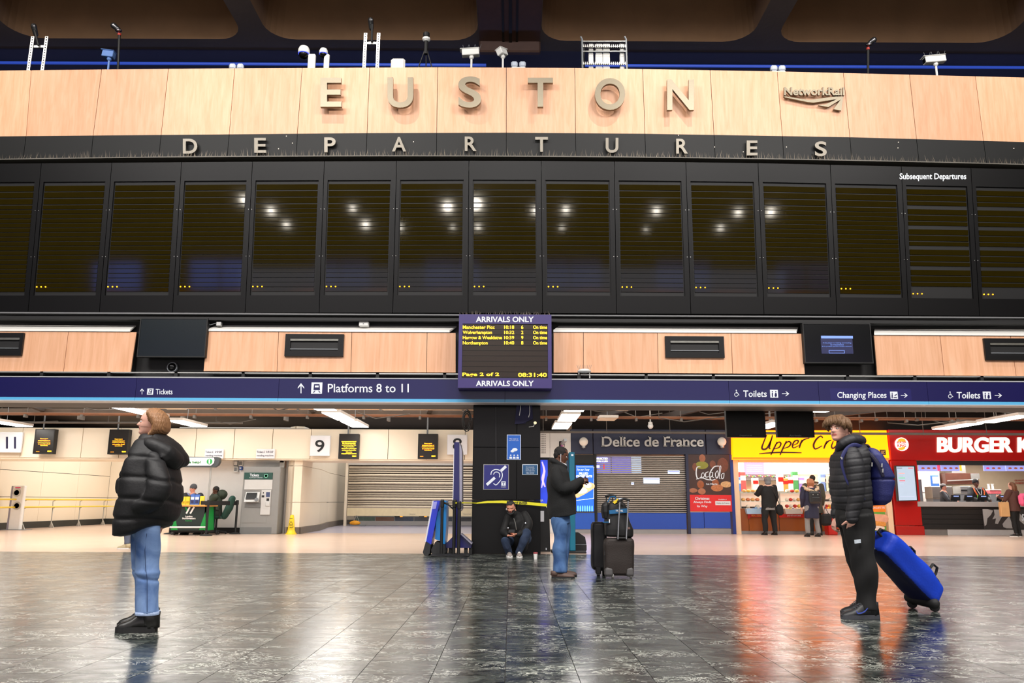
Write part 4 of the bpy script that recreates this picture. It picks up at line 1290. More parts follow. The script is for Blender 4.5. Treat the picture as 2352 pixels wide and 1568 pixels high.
for x0, y0, lab, wide in ((78, 985, 'platform display with orange text, leftmost in the photo', 0), (249, 986, 'platform display with amber text left of the woman\'s head', 0),
         (778, 996, 'platform display filled with eight lines of yellow text', 1), (960, 996, 'platform display with orange text left of the tall navy totem', 0)):
 t = screen(x0, y0, x0 + 45, y0 + 57, LY0 - .3, .2, lab, name='platform_display', mat=M('display_dark', (24, 18, 14), .35), group='platform displays')
 a = P(x0 + 22, y0, LY0 - .2)
 obj('hanger', B().tube([(a.x, LY0 - .2, a.z), (a.x, LY0 - .2, 3.98)], .025, 6).box(a.x - .05, LY0 - .12, a.z - .3, a.x + .05, LY0 + .01, a.z - .2), GRP, t)
 Yt = LY0 - .296
 cx = x0 + 22.5
 if wide:
  lines = [('TRAINS RUNNING TODAY', 17), ('No. 9 is not operating', 15), ('until this Saturday. The', 16), ('Crog, low fraction', 12), ('There are a cycle hangers', 17), ('carriage spacing location', 16), ('this area', 7), ('FOLLOW SIGN ABOVE', 17)]
  yy = y0 + 17
 else:
  lines = [('Please report', 9), ('unattended items or', 14), ('suspicious behaviour', 14.5), ('to a member of staff', 14), ('immediately', 8.5)]
  yy = y0 + 21
 for s_, w_ in lines:
  text(s_, cx - w_ + 1, yy, cx + w_ + 1, yy + 2.6, Yt, LEDR if not wide else LED, t, ext=.003, bold=.05)
  yy += 3.9
 if not wide: [obj('led_dot', B().pbox(x0 + 5 + 2.8 * k, y0 + 51, x0 + 6.4 + 2.8 * k, y0 + 52.3, Yt - .004, .004), LEDR, t) for k in range(3)]
 text('08:31', x0 + 31, y0 + 49.5, x0 + 40, y0 + 52.5, Yt, LED, t, ext=.003, bold=.04)
for x0, lab in ((470, 'white ticket vending machine sign above the help desk'), (588, 'white ticket vending machine sign above the grey ticket machine')):
 t = wall_sign(x0, 1031, x0 + 43, 1053, NY + .08, lab, SIGNW, .05, name='machine_sign')
 text('Ticket £', x0 + 2, 1035, x0 + 20, 1040, NY + .08, NUM, t, ext=.004); text('Wifi', x0 + 24, 1035, x0 + 40, 1040, NY + .08, NUM, t, ext=.004, shear=.3)
 text('vending machine', x0 + 2, 1043.5, x0 + 40, 1049, NY + .08, NUM, t, ext=.004)
TMY = 24.1
t = thing('ticket_machine', 'tall grey ticket machine with a green Tickets header', 'machine', (P(597, 1226, TMY).x, TMY, 0))
a, b2, c, e = rect(555, 1072, 640, 1226, TMY)
GM = M('machine_grey', (134, 134, 132), .4, var=.05); GL = M('machine_light_grey', (190, 190, 188), .4, var=.04); GDK = M('machine_header_green', (30, 70, 62), .35)
obj('cabinet', B().box(a, TMY, 0, b2, TMY + .6, e, .015), GM, t)
obj('plinth', B().box(a + .01, TMY - .005, 0, b2 - .16, TMY, .2), M('machine_mid_grey', (108, 110, 110), .5), t)
obj('header', B().pbox(561, 1085, 626, 1100.5, TMY - .02, .02), GDK, t)
text('Tickets', 574, 1087.5, 595, 1094, TMY - .02, INK, t, ext=.004, bold=.02); text('Card Cash Collection', 573, 1095.5, 603, 1097.5, TMY - .02, INK, t, ext=.003)
obj('swoosh', B().lathe(P(611, 1092.5, TMY - .03), [(.06, 0), (.06, .01), (.04, .01), (.04, 0)], 12, 'Y'), M('header_light_green', (110, 190, 160), .4), t)
obj('upper_panel', B().pbox(561.5, 1101, 625.5, 1124, TMY - .018, .018, .004), GL, t)
obj('screen_bezel', B().prism([P(560, 1152, TMY - .14), P(592, 1152, TMY - .14), P(597, 1130, TMY - .01), P(565, 1130, TMY - .01)], (0, .1, 0)), GL, t)
obj('touch_screen', B().prism([P(563.5, 1146, TMY - .13), P(588, 1146, TMY - .13), P(591, 1131, TMY - .03), P(567, 1131, TMY - .03)], (0, .01, 0)), BLACKG, t)
obj('dial', B().lathe((P(591.5, 1147, TMY).x, TMY - .15, P(591.5, 1147, TMY).z), [(.05, 0), (.055, .03), (.055, .1)], 14, 'Y'), GRP, t)
obj('card_panel', B().pbox(599, 1125, 621, 1182, TMY - .03, .03, .006), GL, t)
obj('card_screen', B().pbox(611, 1130, 620, 1141, TMY - .035, .006), M('card_screen', (60, 70, 100), .2, emit=.2), t)
for (q0, q1, q2, q3) in ((601, 1137, 607, 1142), (612, 1144, 618, 1150), (604, 1130, 606, 1133)): obj('slot', B().pbox(q0, q1, q2, q3, TMY - .034, .006), BLACKM, t)
obj('scanner', B().pbox(609.5, 1152, 619, 1162, TMY - .06, .04, .01), GL, t)
obj('collection_tray', B().pbox(562, 1156, 600, 1165, TMY - .012, .012, .004), M('machine_mid_grey', (108, 110, 110), .5), t)
obj('lower_door', B().pbox(557, 1167, 612, 1200, TMY - .008, .008), GM, t)
t = thing('door_frame', 'white frame and pipework around the grey ticket machine', 'frame', (P(600, 1226, 24.7).x, 24.7, 0))
a, b2, c, e = rect(561, 1054, 655, 1226, 24.7)
obj('lintel', B().box(a, 24.68, e - .1, b2 - .1, 24.8, e), WHITE, t)
obj('jamb', B().box(b2 - .22, 24.68, 0, b2 - .08, 24.8, e), WHITE, t)
obj('pipe', B().tube([(b2 - .05, 24.72, .6), (b2 - .05, 24.72, e)], .02, 8), M('brown_pipe', (146, 116, 96), .5), t)
obj('cable_cover', B().box(b2 - .1, 24.66, .35, b2 - .02, 24.7, .95), BLACKM, t)
for (x0p, y0p, x1p, y1p, m_, nm, lb) in ((537, 1057, 547, 1070, GRP, 'socket_box', 'grey socket box on the white wall left of the ticket machine'), (548, 1057, 558, 1070, WHP, 'socket_box', 'white socket box beside the grey one left of the ticket machine'),
            (537, 1071, 546, 1084, WHP, 'socket_box', 'white lower socket box left of the ticket machine'), (550, 1071, 556, 1079, M('plug_blue', (40, 90, 180), .4), 'wall_plug', 'blue plug on the white wall left of the ticket machine')):
 a, b2, c, e = rect(x0p, y0p, x1p, y1p, 24.7)
 q_ = thing(nm, lb, 'socket', ((a + b2) / 2, 24.7, c))
 obj('casing', B().box(a, 24.68, c, b2, 24.8, e, .01), m_, q_); obj('plate', B().box(a + .02, 24.67, c + .03, b2 - .02, 24.69, e - .03), GRP if m_ is WHP else WHP, q_)
c = G(668.5, 1226.5)
t = thing('wet_floor_cone', 'yellow wet floor warning cone beside the ticket machine', 'cone', c)
YC = M('cone_yellow', (240, 205, 30), .4, var=.04)
s = .115
rs = []
for z, w in ((0, .165), (.02, .165), (.03, .14), (.12, .105), (.5, .062), (.55, .05), (.56, .03)):
 rs.append([(c.x + w * math.cos(a), c.y + w * math.sin(a), z) for a in [math.pi / 4 + math.pi / 2 * j + d for j in range(4) for d in (-.35, .35)]])
obj('cone', B().rings(rs), YC, t)
for py, hh in ((1190, 3), (1211, 6)):
 obj('warning_mark', B().pbox(665, py, 672, py + 1, c.y - .115, .01), BLACKM, t)
b_ = B(); stroke(b_, [(668.5, 1197), (664.8, 1204), (672.4, 1204), (668.5, 1197)], c.y - .11, .9, .004, False); obj('triangle_mark', b_, BLACKM, t)
b_ = B(); stroke(b_, [(664, 1207), (672, 1207), (672.5, 1211), (666, 1211)], c.y - .125, .9, .004, False); obj('figure_mark', b_, BLACKM, t)
DY = 23.0
def dpt(x, y, Y=DY): return P(x, y, Y)
t = thing('help_desk', 'green and black wheeled help desk with a wooden top and logo', 'desk', (P(435, 1225, DY).x, DY, 0))
DG = M('desk_dark_green', (30, 44, 42), .4); GG = M('desk_bright_green', (22, 146, 62), .4); ORG = M('desk_wood', (214, 150, 74), .4)
fl = rect(392, 1163, 472, 1218, DY)
obj('front_panel', B().box(fl[0], DY, fl[2], fl[1], DY + .05, fl[3]), DG, t)
obj('side_panel', B().prism([(fl[1], DY, fl[2]), (fl[1], DY, fl[3]), (P(491, 1165, DY + .6).x, DY + .6, fl[3]), (P(491, 1215, DY + .6).x, DY + .6, fl[2])], (-.04, 0, 0)), GG, t)
obj('rear_panel', B().box(fl[0], DY + .62, fl[2], P(491, 1215, DY + .6).x, DY + .66, fl[3]), DG, t)
obj('green_wedge', B().pprism([(392, 1217), (407.5, 1217), (402, 1181), (400, 1184)], DY - .006, .006), GG, t)
obj('green_wedge', B().pprism([(457, 1217), (472, 1217), (472, 1176), (470, 1180)], DY - .006, .006), GG, t)
obj('table_top', B().box(fl[0] + .12, DY - .08, fl[3], P(496, 1160, DY + .5).x, DY + .68, fl[3] + .05, .01), ORG, t)
obj('bumper', B().tube([P(390, 1210.5, DY - .12), P(472, 1210.5, DY - .12)], .022, 8), WHITE, t)
for x in (395, 466): obj('bumper_bracket', B().box(P(x, 1210, DY).x - .02, DY - .12, P(x, 1212, DY).z, P(x, 1210, DY).x + .02, DY, P(x, 1209, DY).z), GALV, t)
for x, y in ((fl[0] + .1, DY + .1), (fl[1] - .1, DY + .1), (fl[0] + .3, DY + .55), (fl[1] + .15, DY + .55)):
 w = obj('castor', B().lathe((x - .02, y, .06), [(.055, 0), (.06, .01), (.06, .03), (.055, .04)], 12, 'X').box(x - .03, y - .02, .06, x + .03, y + .03, fl[2]), RUBBER, t)
obj('underframe', B().box(fl[0] + .05, DY + .05, fl[2] - .05, fl[1] + .1, DY + .6, fl[2]), BLACKM, t)
b_ = B(); stroke(b_, [(436, 1164), (428, 1179)], DY, 3.6, .006, False); stroke(b_, [(446, 1164), (437, 1179)], DY, 3.6, .006, False); obj('logo_mark', b_, WHITE, t)
b_ = B(); stroke(b_, [(426, 1164), (431, 1175)], DY + .002, 3.2, .006, False); obj('logo_mark', b_, GG, t)
text('London', 426, 1183.5, 442, 1187.5, DY, WHITE, t, ext=.004, bold=.03); text('Northwestern', 419, 1188, 449, 1192, DY, WHITE, t, ext=.004, bold=.03); text('Railway', 426, 1193.5, 441, 1198, DY, GG, t, ext=.004)
obj('canopy_post', B().tube([P(484.6, 1074, DY + .62), (P(478, 1152, DY + .62).x, DY + .62, fl[3])], .028, 8), GALV, t)
obj('canopy_post', B().tube([P(412, 1074, DY + .62), (P(408, 1150, DY + .62).x, DY + .62, fl[3])], .015, 8), GALV, t)
cz = DY + .5
pts = [(385, 1048), (500, 1049), (504, 1052), (504, 1060), (500, 1068), (492, 1073), (385, 1072)]
obj('canopy', B().pprism(pts, cz, .16), M('canopy_grey', (62, 66, 68), .4), t)
pts = [(385, 1050), (491, 1050.5), (492.5, 1056), (491, 1063), (484, 1069), (385, 1069)]
obj('canopy_face', B().pprism(pts, cz - .012, .012), WHITE, t)
text('How can we help?', 387, 1058, 462, 1065.5, cz - .012, M('canopy_green', (20, 110, 50), .5), t, ext=.004, bold=.03); text('London Northwestern Railway', 402, 1053, 451, 1055, cz - .012, GRP, t, ext=.003)
c = P(481, 1059.5, cz - .02); obj('info_disc', B().lathe(c, [(.082, 0), (.082, .008)], 20, 'Y'), GG, t); text('i', 479.2, 1054.5, 482.8, 1064.5, cz - .02, WHITE, t, ext=.004, bold=.05)
for i, (x0p, x1p, y0p, cc, lb) in enumerate(((418, 426, 1140, (232, 206, 60), 'yellow leaflet holder, leftmost on the help desk'), (427, 436, 1140, (228, 200, 50), 'yellow leaflet holder, second from the left on the help desk'), (438, 447, 1135, (70, 110, 190), 'blue and white leaflet holder, left one on the help desk'),
             (448, 458, 1135, (70, 110, 190), 'blue and white leaflet holder, right one on the help desk'), (459.5, 469, 1139, (232, 206, 60), 'yellow leaflet holder right of the blue ones on the help desk'))):
 a, b2, c, e = rect(x0p, y0p, x1p, 1150, DY + .05)
 q_ = thing('leaflet_holder', lb, 'leaflets', ((a + b2) / 2, DY + .05, fl[3] + .05), 'leaflet holders on the help desk')
 c = fl[3] + .05
 obj('leaflet', B().box(a, DY + .05, c, b2, DY + .1, e), M('leaflet_%d' % cc[0], cc, .5, var=.1, scale=20), q_)
 obj('print_band', B().box(a + .015, DY + .044, c + .04, b2 - .015, DY + .05, c + (e - c) * .45), M('leaflet_navy', (44, 50, 92), .5) if cc[2] > 100 else M('leaflet_ochre', (180, 150, 30), .5), q_)
 if cc[2] > 100: obj('print_band', B().box(a + .01, DY + .044, c + (e - c) * .5, b2 - .01, DY + .05, c + (e - c) * .75), WHITE, q_)
def belt_post(px, py, ztop, label, Y=None, name='belt_post', heavy=True, r=.032):
 c = G(px, py) if Y is None else Vector((P(px, py, Y).x, Y, 0))
 t = thing(name, label, 'post', c, 'belt barrier posts')
 obj('base', B().lathe(c, [(.17, 0), (.17, .015), (.13, .03), (.045, .045)], 20), RUBBER, t, smooth=False)
 obj('pole', B().lathe((c.x, c.y, .04), [(r, 0), (r, ztop - .18)], 12), BLACKM, t)
 obj('belt_head', B().lathe((c.x, c.y, ztop - .14), [(r * 1.05, 0), (r * 1.35, .01), (r * 1.35, .12), (r, .14)], 12), BLACKM, t)
 return c
c1 = belt_post(473, 1230, .98, 'black belt barrier post in front of the help desk', name='belt_post')
c2 = belt_post(540, 1226, .98, 'black belt barrier post left of the ticket machine')
c0 = belt_post(390, 1226, .98, 'black belt barrier post at the left end of the help desk, behind the woman')
BELT = M('black_belt', (18, 18, 19), .7)
for a, b2, lb in ((c1, c2, 'right'), (c0, c1, 'left')):
 t_ = obj('barrier_belt', B().prism([(a.x, a.y, .83), (b2.x, b2.y, .83), (b2.x, b2.y, .95), (a.x, a.y, .95)], (0, .006, 0)), BELT)
 tag(t_, 'wide black barrier belt, the stretch %s of the desk front post' % lb, 'belt')
c = Vector((P(505, 1200, 23.9).x, 23.95, 0))
t = thing('office_chair', 'dark green swivel office chair behind the help desk', 'chair', c)
CG = M('chair_green', (26, 64, 54), .7)
obj('backrest', fuse(B().tube([c + Vector((.1, 0, .5)), c + Vector((.22, 0, .75)), c + Vector((.3, 0, 1.03))], [.08, .1, .08], 12, 2.2, rnd=True), .02), CG, t, smooth=True)
obj('seat', B().box(c.x - .35, c.y - .22, .44, c.x + .1, c.y + .22, .52, .04), CG, t)
obj('gas_lift', B().tube([c + Vector((-.12, 0, .08)), c + Vector((-.12, 0, .45))], .03, 8), BLACKM, t)
obj('armrest', B().tube([c + Vector((.05, -.25, .45)), c + Vector((.05, -.26, .68)), c + Vector((-.2, -.26, .68))], .022, 8), BLACKM, t)
for k in range(5):
 a = k * 2 * math.pi / 5 + .3
 obj('leg', B().tube([c + Vector((-.12, 0, .1)), c + Vector((-.12 + .28 * math.cos(a), .28 * math.sin(a), .06))], .022, 6), BLACKM, t)
 obj('castor', B().ball(c + Vector((-.12 + .28 * math.cos(a), .28 * math.sin(a), .035)), .034, n=8, m=6), BLACKM, t)
def lamp(corners, z, label, on=True, housing=None):
 """corners: four pixel corners of the lit face, at height z"""
 q = [G(x, y, z) for x, y in corners]
 c = (q[0] + q[1] + q[2] + q[3]) / 4
 t = thing('ceiling_lamp', label, 'lamp', (c.x, c.y, z), 'rectangular lamps under the low ceiling' if on else 'unlit ceiling tiles')
 grow = [c + (p - c) * 1.06 for p in q]
 obj('diffuser', B().prism(q, (0, 0, .01)), LAMP if on else M('unlit_tile', (226, 206, 176), .5), t)
 obj('casing', B().prism([p + Vector((0, 0, .012)) for p in grow], (0, 0, .07)), M('lamp_casing', (200, 190, 180), .5), t)
 obj('hanger_rod', B().tube([(c.x, c.y, z + .08), (c.x, c.y, 3.98)], .008, 5), GRP, t)
 return c
def lampbar(px, py, z, ang, L, w, label, on=True):
 c = G(px, py, z)
 d = Vector((math.sin(ang), math.cos(ang), 0)); e = Vector((d.y, -d.x, 0))
 q = [c + d * L / 2 * a + e * w / 2 * b_ for a, b_ in ((-1, -1), (1, -1), (1, 1), (-1, 1))]
 t = thing('ceiling_lamp', label, 'lamp', (c.x, c.y, z), 'rectangular lamps under the low ceiling' if on else 'unlit ceiling tiles')
 obj('diffuser', B().prism(q, (0, 0, .01)), LAMP if on else M('unlit_tile', (226, 206, 176), .5), t)
 q2 = [p + Vector((0, 0, .012)) + (p - c).normalized() * .03 for p in q]
 obj('casing', B().prism(q2, (0, 0, .07)), M('lamp_casing', (200, 190, 180), .5), t)
 obj('hanger_rod', B().tube([(c.x, c.y, z + .08), (c.x, c.y, 3.98)], .008, 5), GRP, t)
for px, py, lb in ((252, 930, 'lit rectangular lamp above the left display, left of the woman'), (430, 973, 'lit rectangular lamp right of the woman\'s head'), (15, 973, 'lit rectangular lamp cut by the left edge'),
       (332, 949, 'lit rectangular lamp just behind the woman\'s head'), (731, 933, 'lit lamp nearest the sign, left of the row of three by the number 9'), (778, 957, 'middle lit lamp of the row of three above the number 9'), (815, 975, 'far lit lamp of the row of three, beside display and number 9'),
       (1324, 935, 'lit lamp nearest the sign right of the black pillar'), (1306, 960, 'middle lit lamp right of the black pillar'), (1290, 979, 'far lit lamp right of the black pillar'),
       (1908, 937, 'lit lamp above the young man\'s head'), (2198, 980, 'lit lamp over the burger logo'), (2310, 963, 'lit lamp at the right edge over the burger counter'), (1768, 978, 'lit lamp seen between the two hanging screens')):
 lampbar(px, py, 3.08, 0.0, 1.75, .46, lb)
for px, py, lb in ((392, 936, 'unlit cream ceiling tile right of the woman\'s head'), (898, 938, 'unlit cream ceiling tile above the display by number 8'), (1425, 939, 'unlit cream ceiling tile right of the pillar lamps'), (1395, 963, 'unlit cream ceiling tile above the Delice fascia')):
 lampbar(px, py, 3.3, 0.0, .8, .5, lb, False)
DUST = M('dusty_duct', (70, 56, 44), .7, var=.35, scale=3)
DUSTG = M('dusty_grey_pipe', (96, 90, 84), .6, var=.3, scale=3)
RUST = M('rusty_tray', (112, 66, 34), .6, var=.35, scale=3)
def run(name, label, z, y, x0, x1, r, mat, cat, brk=2.2, box=False, grp=None):
 t = thing(name, label, cat, ((x0 + x1) / 2, y, z), grp)
 if box:
  obj('run', B().box(x0, y, z, x1, y + r * 2, z + r, .01), mat, t)
 else:
  obj('run', B().tube([(x0, y, z), ((x0 + x1) / 2, y, z - .01), (x1, y, z)], r, 8), mat, t)
 h = B(); x = x0 + .4
 while x < x1:
  h.tube([(x, y + (r if box else 0), z), (x, y + (r if box else 0), 3.98)], .012, 5)
  h.box(x - .03, y - r, z - r, x + .03, y + r, z + r * .2)
  x += brk
 obj('hanger_rods', h, DUSTG, t, kind='stuff')
G1 = 'pipes and conduits under the low ceiling'
XL, XRr = -19, -1.0
run('conduit', 'thin grey conduit crossing above the left lamps, nearest the sign', 3.34, 18.3, XL, XRr, .03, DUSTG, 'pipe', grp=G1)
run('air_duct', 'wide dusty brown duct over the left part of the concourse', 3.62, 19.6, XL, XRr, .22, DUST, 'duct', 3, True)
run('cable_tray', 'long cream edged cable tray above the number 9', 3.36, 21.2, -10.5, XRr, .035, M('cream_tray', (214, 176, 140), .5), 'tray', box=True)
run('cable_tray', 'rusty brown cable tray above the displays on the left', 3.32, 22.6, XL, XRr, .07, RUST, 'tray', 1.6, True)
run('conduit', 'grey conduit near the top of the cream wall on the left', 3.22, 23.7, XL, -8, .03, DUSTG, 'pipe', grp=G1)
run('air_duct', 'dark dusty duct just above the cream wall', 3.42, 23.3, XL, XRr, .16, DUST, 'duct', 3, True)
run('conduit', 'bright conduit behind the black pillar lamps on the right', 3.30, 18.6, .6, 6.8, .03, GALV, 'pipe', grp=G1)
run('cable_tray', 'rusty cable tray above the Delice fascia', 3.34, 23.0, .6, 20, .07, RUST, 'tray', 1.3, True)
run('air_duct', 'dusty duct across the right part of the concourse', 3.6, 20.4, .6, 20, .2, DUST, 'duct', 2.6, True)
run('cable_tray', 'orange lit cable tray above the yellow shop sign', 3.22, 21.6, 6.2, 20, .05, RUST, 'tray', 1.1, True)
run('conduit', 'thin brown conduit over the burger restaurant', 3.42, 19.2, 6.2, 20, .035, DUST, 'pipe', 1.3, grp=G1)
run('conduit', 'grey conduit just over the shop signs', 3.14, 25.2, .6, 20, .04, DUSTG, 'pipe', 2.0, grp=G1)
for i, (xa, ya, xb, yb) in enumerate(((2.6, 24.8, 4.4, 17.5), (4.6, 25, 6.2, 18), (9.0, 25, 11.5, 20), (-14, 24, -12.5, 18), (-6, 24, -5.0, 17.6), (-2.6, 24, -1.6, 17.6), (15, 25, 14, 18))):
 tag(obj('ceiling_beam', B().prism([(xa, ya, 3.5), (xb, yb, 3.5), (xb, yb, 3.66), (xa, ya, 3.66)], (.14, 0, 0)), M('dark_beam', (44, 34, 28), .7)),
  'dark slanting beam under the low ceiling, ' + ['over the Delice fascia left part', 'over the Delice fascia right part', 'above the yellow sign right part', 'at the far left above the 11 sign', 'above the ticket machine', 'left of the black pillar', 'above the burger letters'][i], 'beam', 'dark beams under the low ceiling')
r = random.Random(5)
cab = B()
for k in range(46):
 x = r.uniform(-17, 18); y = r.uniform(17.5, 24); z = r.uniform(3.25, 3.7)
 if -1.6 < x < .6: continue
 L_ = r.uniform(.6, 2.4); a = r.uniform(-.6, .6)
 cab.tube([(x, y, z), (x + L_ * .35 * math.cos(a), y + L_ * .3 * math.sin(a), z - r.uniform(.05, .2)), (x + L_ * math.cos(a), y + L_ * math.sin(a), z + .02)], r.uniform(.01, .022), 5)
 cab.tube([(x, y, z), (x, y, 3.98)], .008, 4)
tag(obj('ceiling_cables', cab, M('cable_grey', (66, 58, 50), .6, var=.3), kind='stuff'), 'tangle of drooping cables under the low ceiling', 'cables')
c = P(1072, 965, 16.8)
t = thing('cable_coil', 'coiled black cables at the top left of the pillar', 'cables', (c.x, 16.8, c.z - .3))
for k, rr in enumerate((.12, .16, .19)):
 obj('coil', B().tube([(c.x + rr * .5 * math.cos(a), 16.8 + .03 * k, c.z + rr * 1.2 * math.sin(a)) for a in np.linspace(0, 6.0, 14)], .012, 6), BLACKM, t)
obj('hook', B().tube([(c.x, 16.8, c.z + .2), (c.x, 16.8, 3.98)], .015, 5), GRP, t)
# =================================================================== RIGHT SIDE: SHOPS
RY = 26.0
t = thing('wall_white', None, None, (1.6, RY, 0)); tag(t, kind='structure')
a, b2, _, _ = rect(1215, 985, 1312, 1225, RY)
hx = [a, (a + b2) / 2, b2]
for q0, q1 in zip(hx, hx[1:]):
 for z0, z1 in ((0, 1.1), (1.105, 2.2), (2.205, 3.25)):
  obj('wall_panel', B().box(q0 + .004, RY, z0, q1 - .004, RY + .06, z1, .003), WHITE, t)
hb = B()
for i in range(4):
 for j in range(14):
  c = P(1243 + i * 3.1, 985 + j * 4.2, RY - .01); hb.box(c.x - .012, RY - .006, c.z - .012, c.x + .012, RY, c.z + .012)
obj('grille_holes', hb, BLACKM, t, kind='stuff')
q = wall_sign(1284, 1013, 1297, 1026, RY - .02, 'small framed colourful picture on the white wall right of the pillar', BLACKM, .02, name='framed_picture')
for k, (x, y, cc) in enumerate(((1287, 1016, (230, 120, 140)), (1291, 1018, (90, 110, 210)), (1288, 1021, (200, 90, 200)), (1292, 1022, (240, 200, 210)))):
 obj('print', B().pbox(x, y, x + 4, y + 4, RY - .03 - .002 * k, .006), M('print_%d' % k, cc, .5), q)
obj('wall_shops', B().box(2.1, 30.5, 0, 24, 30.6, 3.9), M('shop_back_wall', (214, 196, 170), .6, var=.06), kind='structure')
obj('wall_shop_header', B().box(2.0, RY + .32, P(1500, 986, RY).z, 24, RY + .52, 3.98), M('header_dark', (34, 28, 26), .8), kind='structure')
NB = M('shop_navy', (30, 36, 66), .4, var=.06); SB = M('shop_blue', (28, 72, 170), .35, var=.05); SBL = M('shop_light_blue', (36, 92, 196), .35, var=.05)
t = thing('shopfront', 'navy and blue closed shopfront reading Delice de France', 'shopfront', (P(1500, 1222, RY).x, RY, 0))
ft, fb_ = P(1500, 986, RY).z, P(1500, 1043, RY).z
for x0p, x1p in ((1311, 1362), (1363, 1621), (1622, 1684)):
 a, b2 = P(x0p, 1014, RY).x, P(x1p, 1014, RY).x
 obj('fascia_panel', B().box(a, RY, fb_, b2 - .01, RY + .28, ft, .005), NB, t)
letters('Delice de France', 1382, 1002.5, 1615, 1026, RY, M('silver_letter', (196, 194, 190), .35, .5), t, ext=.06, bold=.018, serif=True, gap=.02)
for px, lb in ((1340.5, 'left'), (1658, 'right')):
 c = P(px, 1014, RY - .16)
 g = thing('globe_lamp', 'white globe lamp on the navy fascia, %s of the letters' % lb, 'lamp', (c.x, RY - .16, c.z - .15))
 obj('globe', B().ball(c, .143, n=20, m=12), M('opal_globe', (236, 226, 212), .2, emit=.12, var=.02), g, smooth=True)
 obj('neck', B().lathe((c.x, c.y, c.z - .2), [(.05, 0), (.07, .02), (.06, .07)], 12), GALV, g)
 obj('bracket', B().tube([(c.x, c.y, c.z - .19), (c.x, RY, c.z - .19)], .02, 6), GALV, g)
def pb(name, x0, y0, x1, y1, mat, parent, Y=RY, d=.1, bev=.006): return obj(name, B().pbox(x0, y0, x1, y1, Y, d, bev), mat, parent)
def kb(x0, x1, y0, parent, mat, Y=RY, top=None):
 a, b2 = P(x0, 1215, Y).x, P(x1, 1215, Y).x
 obj('plinth', B().box(a, Y, 0, b2, Y + .1, P((x0 + x1) / 2, y0, Y).z), mat, parent)
KICK = M('steel_kick', (150, 148, 146), .3, .6, var=.1)
pb('base_panel', 1318, 1177, 1366, 1215, SBL, t, RY - .03); kb(1318, 1366, 1215.5, t, KICK)
pb('base_panel', 1372, 1178, 1577, 1215, SB, t, RY - .02); kb(1372, 1577, 1215.5, t, KICK, RY + .02)
pb('base_panel', 1584, 1176, 1617, 1213, SB, t, RY - .03); pb('base_panel', 1618, 1176, 1678, 1213, SB, t, RY - .03); kb(1584, 1679, 1213.5, t, KICK)
for x0, x1, m_ in ((1366, 1371, BLACKM), (1577, 1583, NB), (1679, 1686, M('shop_edge_blue', (22, 50, 130), .4))):
 a, b2 = P(x0, 1130, RY).x, P(x1, 1130, RY).x
 obj('pilaster', B().box(a, RY - .05, 0, b2, RY + .28, fb_), m_, t)
pb('lintel_panel', 1318, 1044, 1366, 1066, BLACKM, t, RY - .01)
s_ = screen(1321, 1066, 1366, 1176, RY - .06, .1, 'bright blue advert screen reading FILLED CROISSANTS', name='advert_screen', mat=M('advert_blue', (28, 96, 220), .3, emit=.9, var=.2, scale=2), frame=.03)
Ya = RY - .056
WL = M('advert_white', (240, 246, 255), .4, emit=1.2, var=0)
text('Try our Tasty', 1325, 1076, 1354, 1082, Ya, WL, s_, ext=.004, shear=.35)
text('FILLED', 1330, 1084.5, 1351, 1090, Ya, WL, s_, ext=.004, bold=.04); text('CROISSANTS', 1323, 1091, 1360, 1096, Ya, WL, s_, ext=.004, bold=.04)
cr = B()
for k in range(9):
 u = k / 8
 c = P(1326 + 34 * u, 1134 - 24 * u * (2 - u) * .75, Ya - .02)
 cr.ball(c, .07 + .11 * math.sin(math.pi * (u * .8 + .15)), .03, .08 + .09 * math.sin(math.pi * (u * .8 + .15)), n=12, m=7)
obj('croissant_print', cr, M('croissant', (240, 190, 140), .5, emit=.7, var=.35, scale=14), s_)
obj('cream_print', B().ball(P(1335, 1126, Ya - .07), .2, .02, .1, n=12, m=6).ball(P(1350, 1114, Ya - .07), .12, .02, .09, n=12, m=6), M('croissant_cream', (252, 240, 232), .5, emit=.9, var=.05), s_)
b_ = B(); stroke(b_, [(1324, 1072), (1361, 1072), (1364, 1074)], Ya, 1, .004, False); stroke(b_, [(1364, 1074), (1364, 1144)], Ya, 1, .004, False); stroke(b_, [(1364, 1144), (1324, 1149)], Ya, 1, .004, False); obj('border_line', b_, WL, s_)
b_ = B()
for k in range(7):
 b_.pprism([(1326 + 5.4 * k, 1174), (1326 + 5.4 * k, 1163), (1327.5 + 5.4 * k, 1160), (1329 + 5.4 * k, 1163), (1329 + 5.4 * k, 1174)], Ya - .02, .01)
obj('bottle_row', b_, M('bottle_print', (110, 190, 240), .3, emit=.9, var=.3, scale=20), s_)
t2 = thing('roller_shutter', 'closed silver roller shutter of the Delice de France shop', 'shutter', (P(1473, 1178, RY).x, RY + .08, P(1473, 1178, RY).z))
SIL = M('silver_slat', (186, 178, 168), .3, .45, var=.05)
a, b2, c, e = rect(1371, 1045, 1577, 1178, RY + .08)
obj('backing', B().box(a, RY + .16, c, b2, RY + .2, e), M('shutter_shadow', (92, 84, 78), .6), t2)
n = 30
for k in range(n):
 z0 = c + (e - c) * k / n; hh = (e - c) / n
 obj('slat', B().prism([(a, RY + .10, z0 + hh * .12), (a, RY + .08, z0 + hh * .3), (a, RY + .08, z0 + hh * .6), (a, RY + .11, z0 + hh * .82), (a, RY + .13, z0 + hh * .5)], (b2 - a, 0, 0)), SIL, t2)
Ym = RY + .15
MP = M('menu_violet', (120, 120, 235), .4, emit=.9, var=.15); MW = M('menu_pale', (190, 214, 255), .4, emit=1.1, var=.05)
g = thing('menu_screen', 'violet lit menu screen seen through the silver shutter', 'screen', P(1420, 1085, Ym))
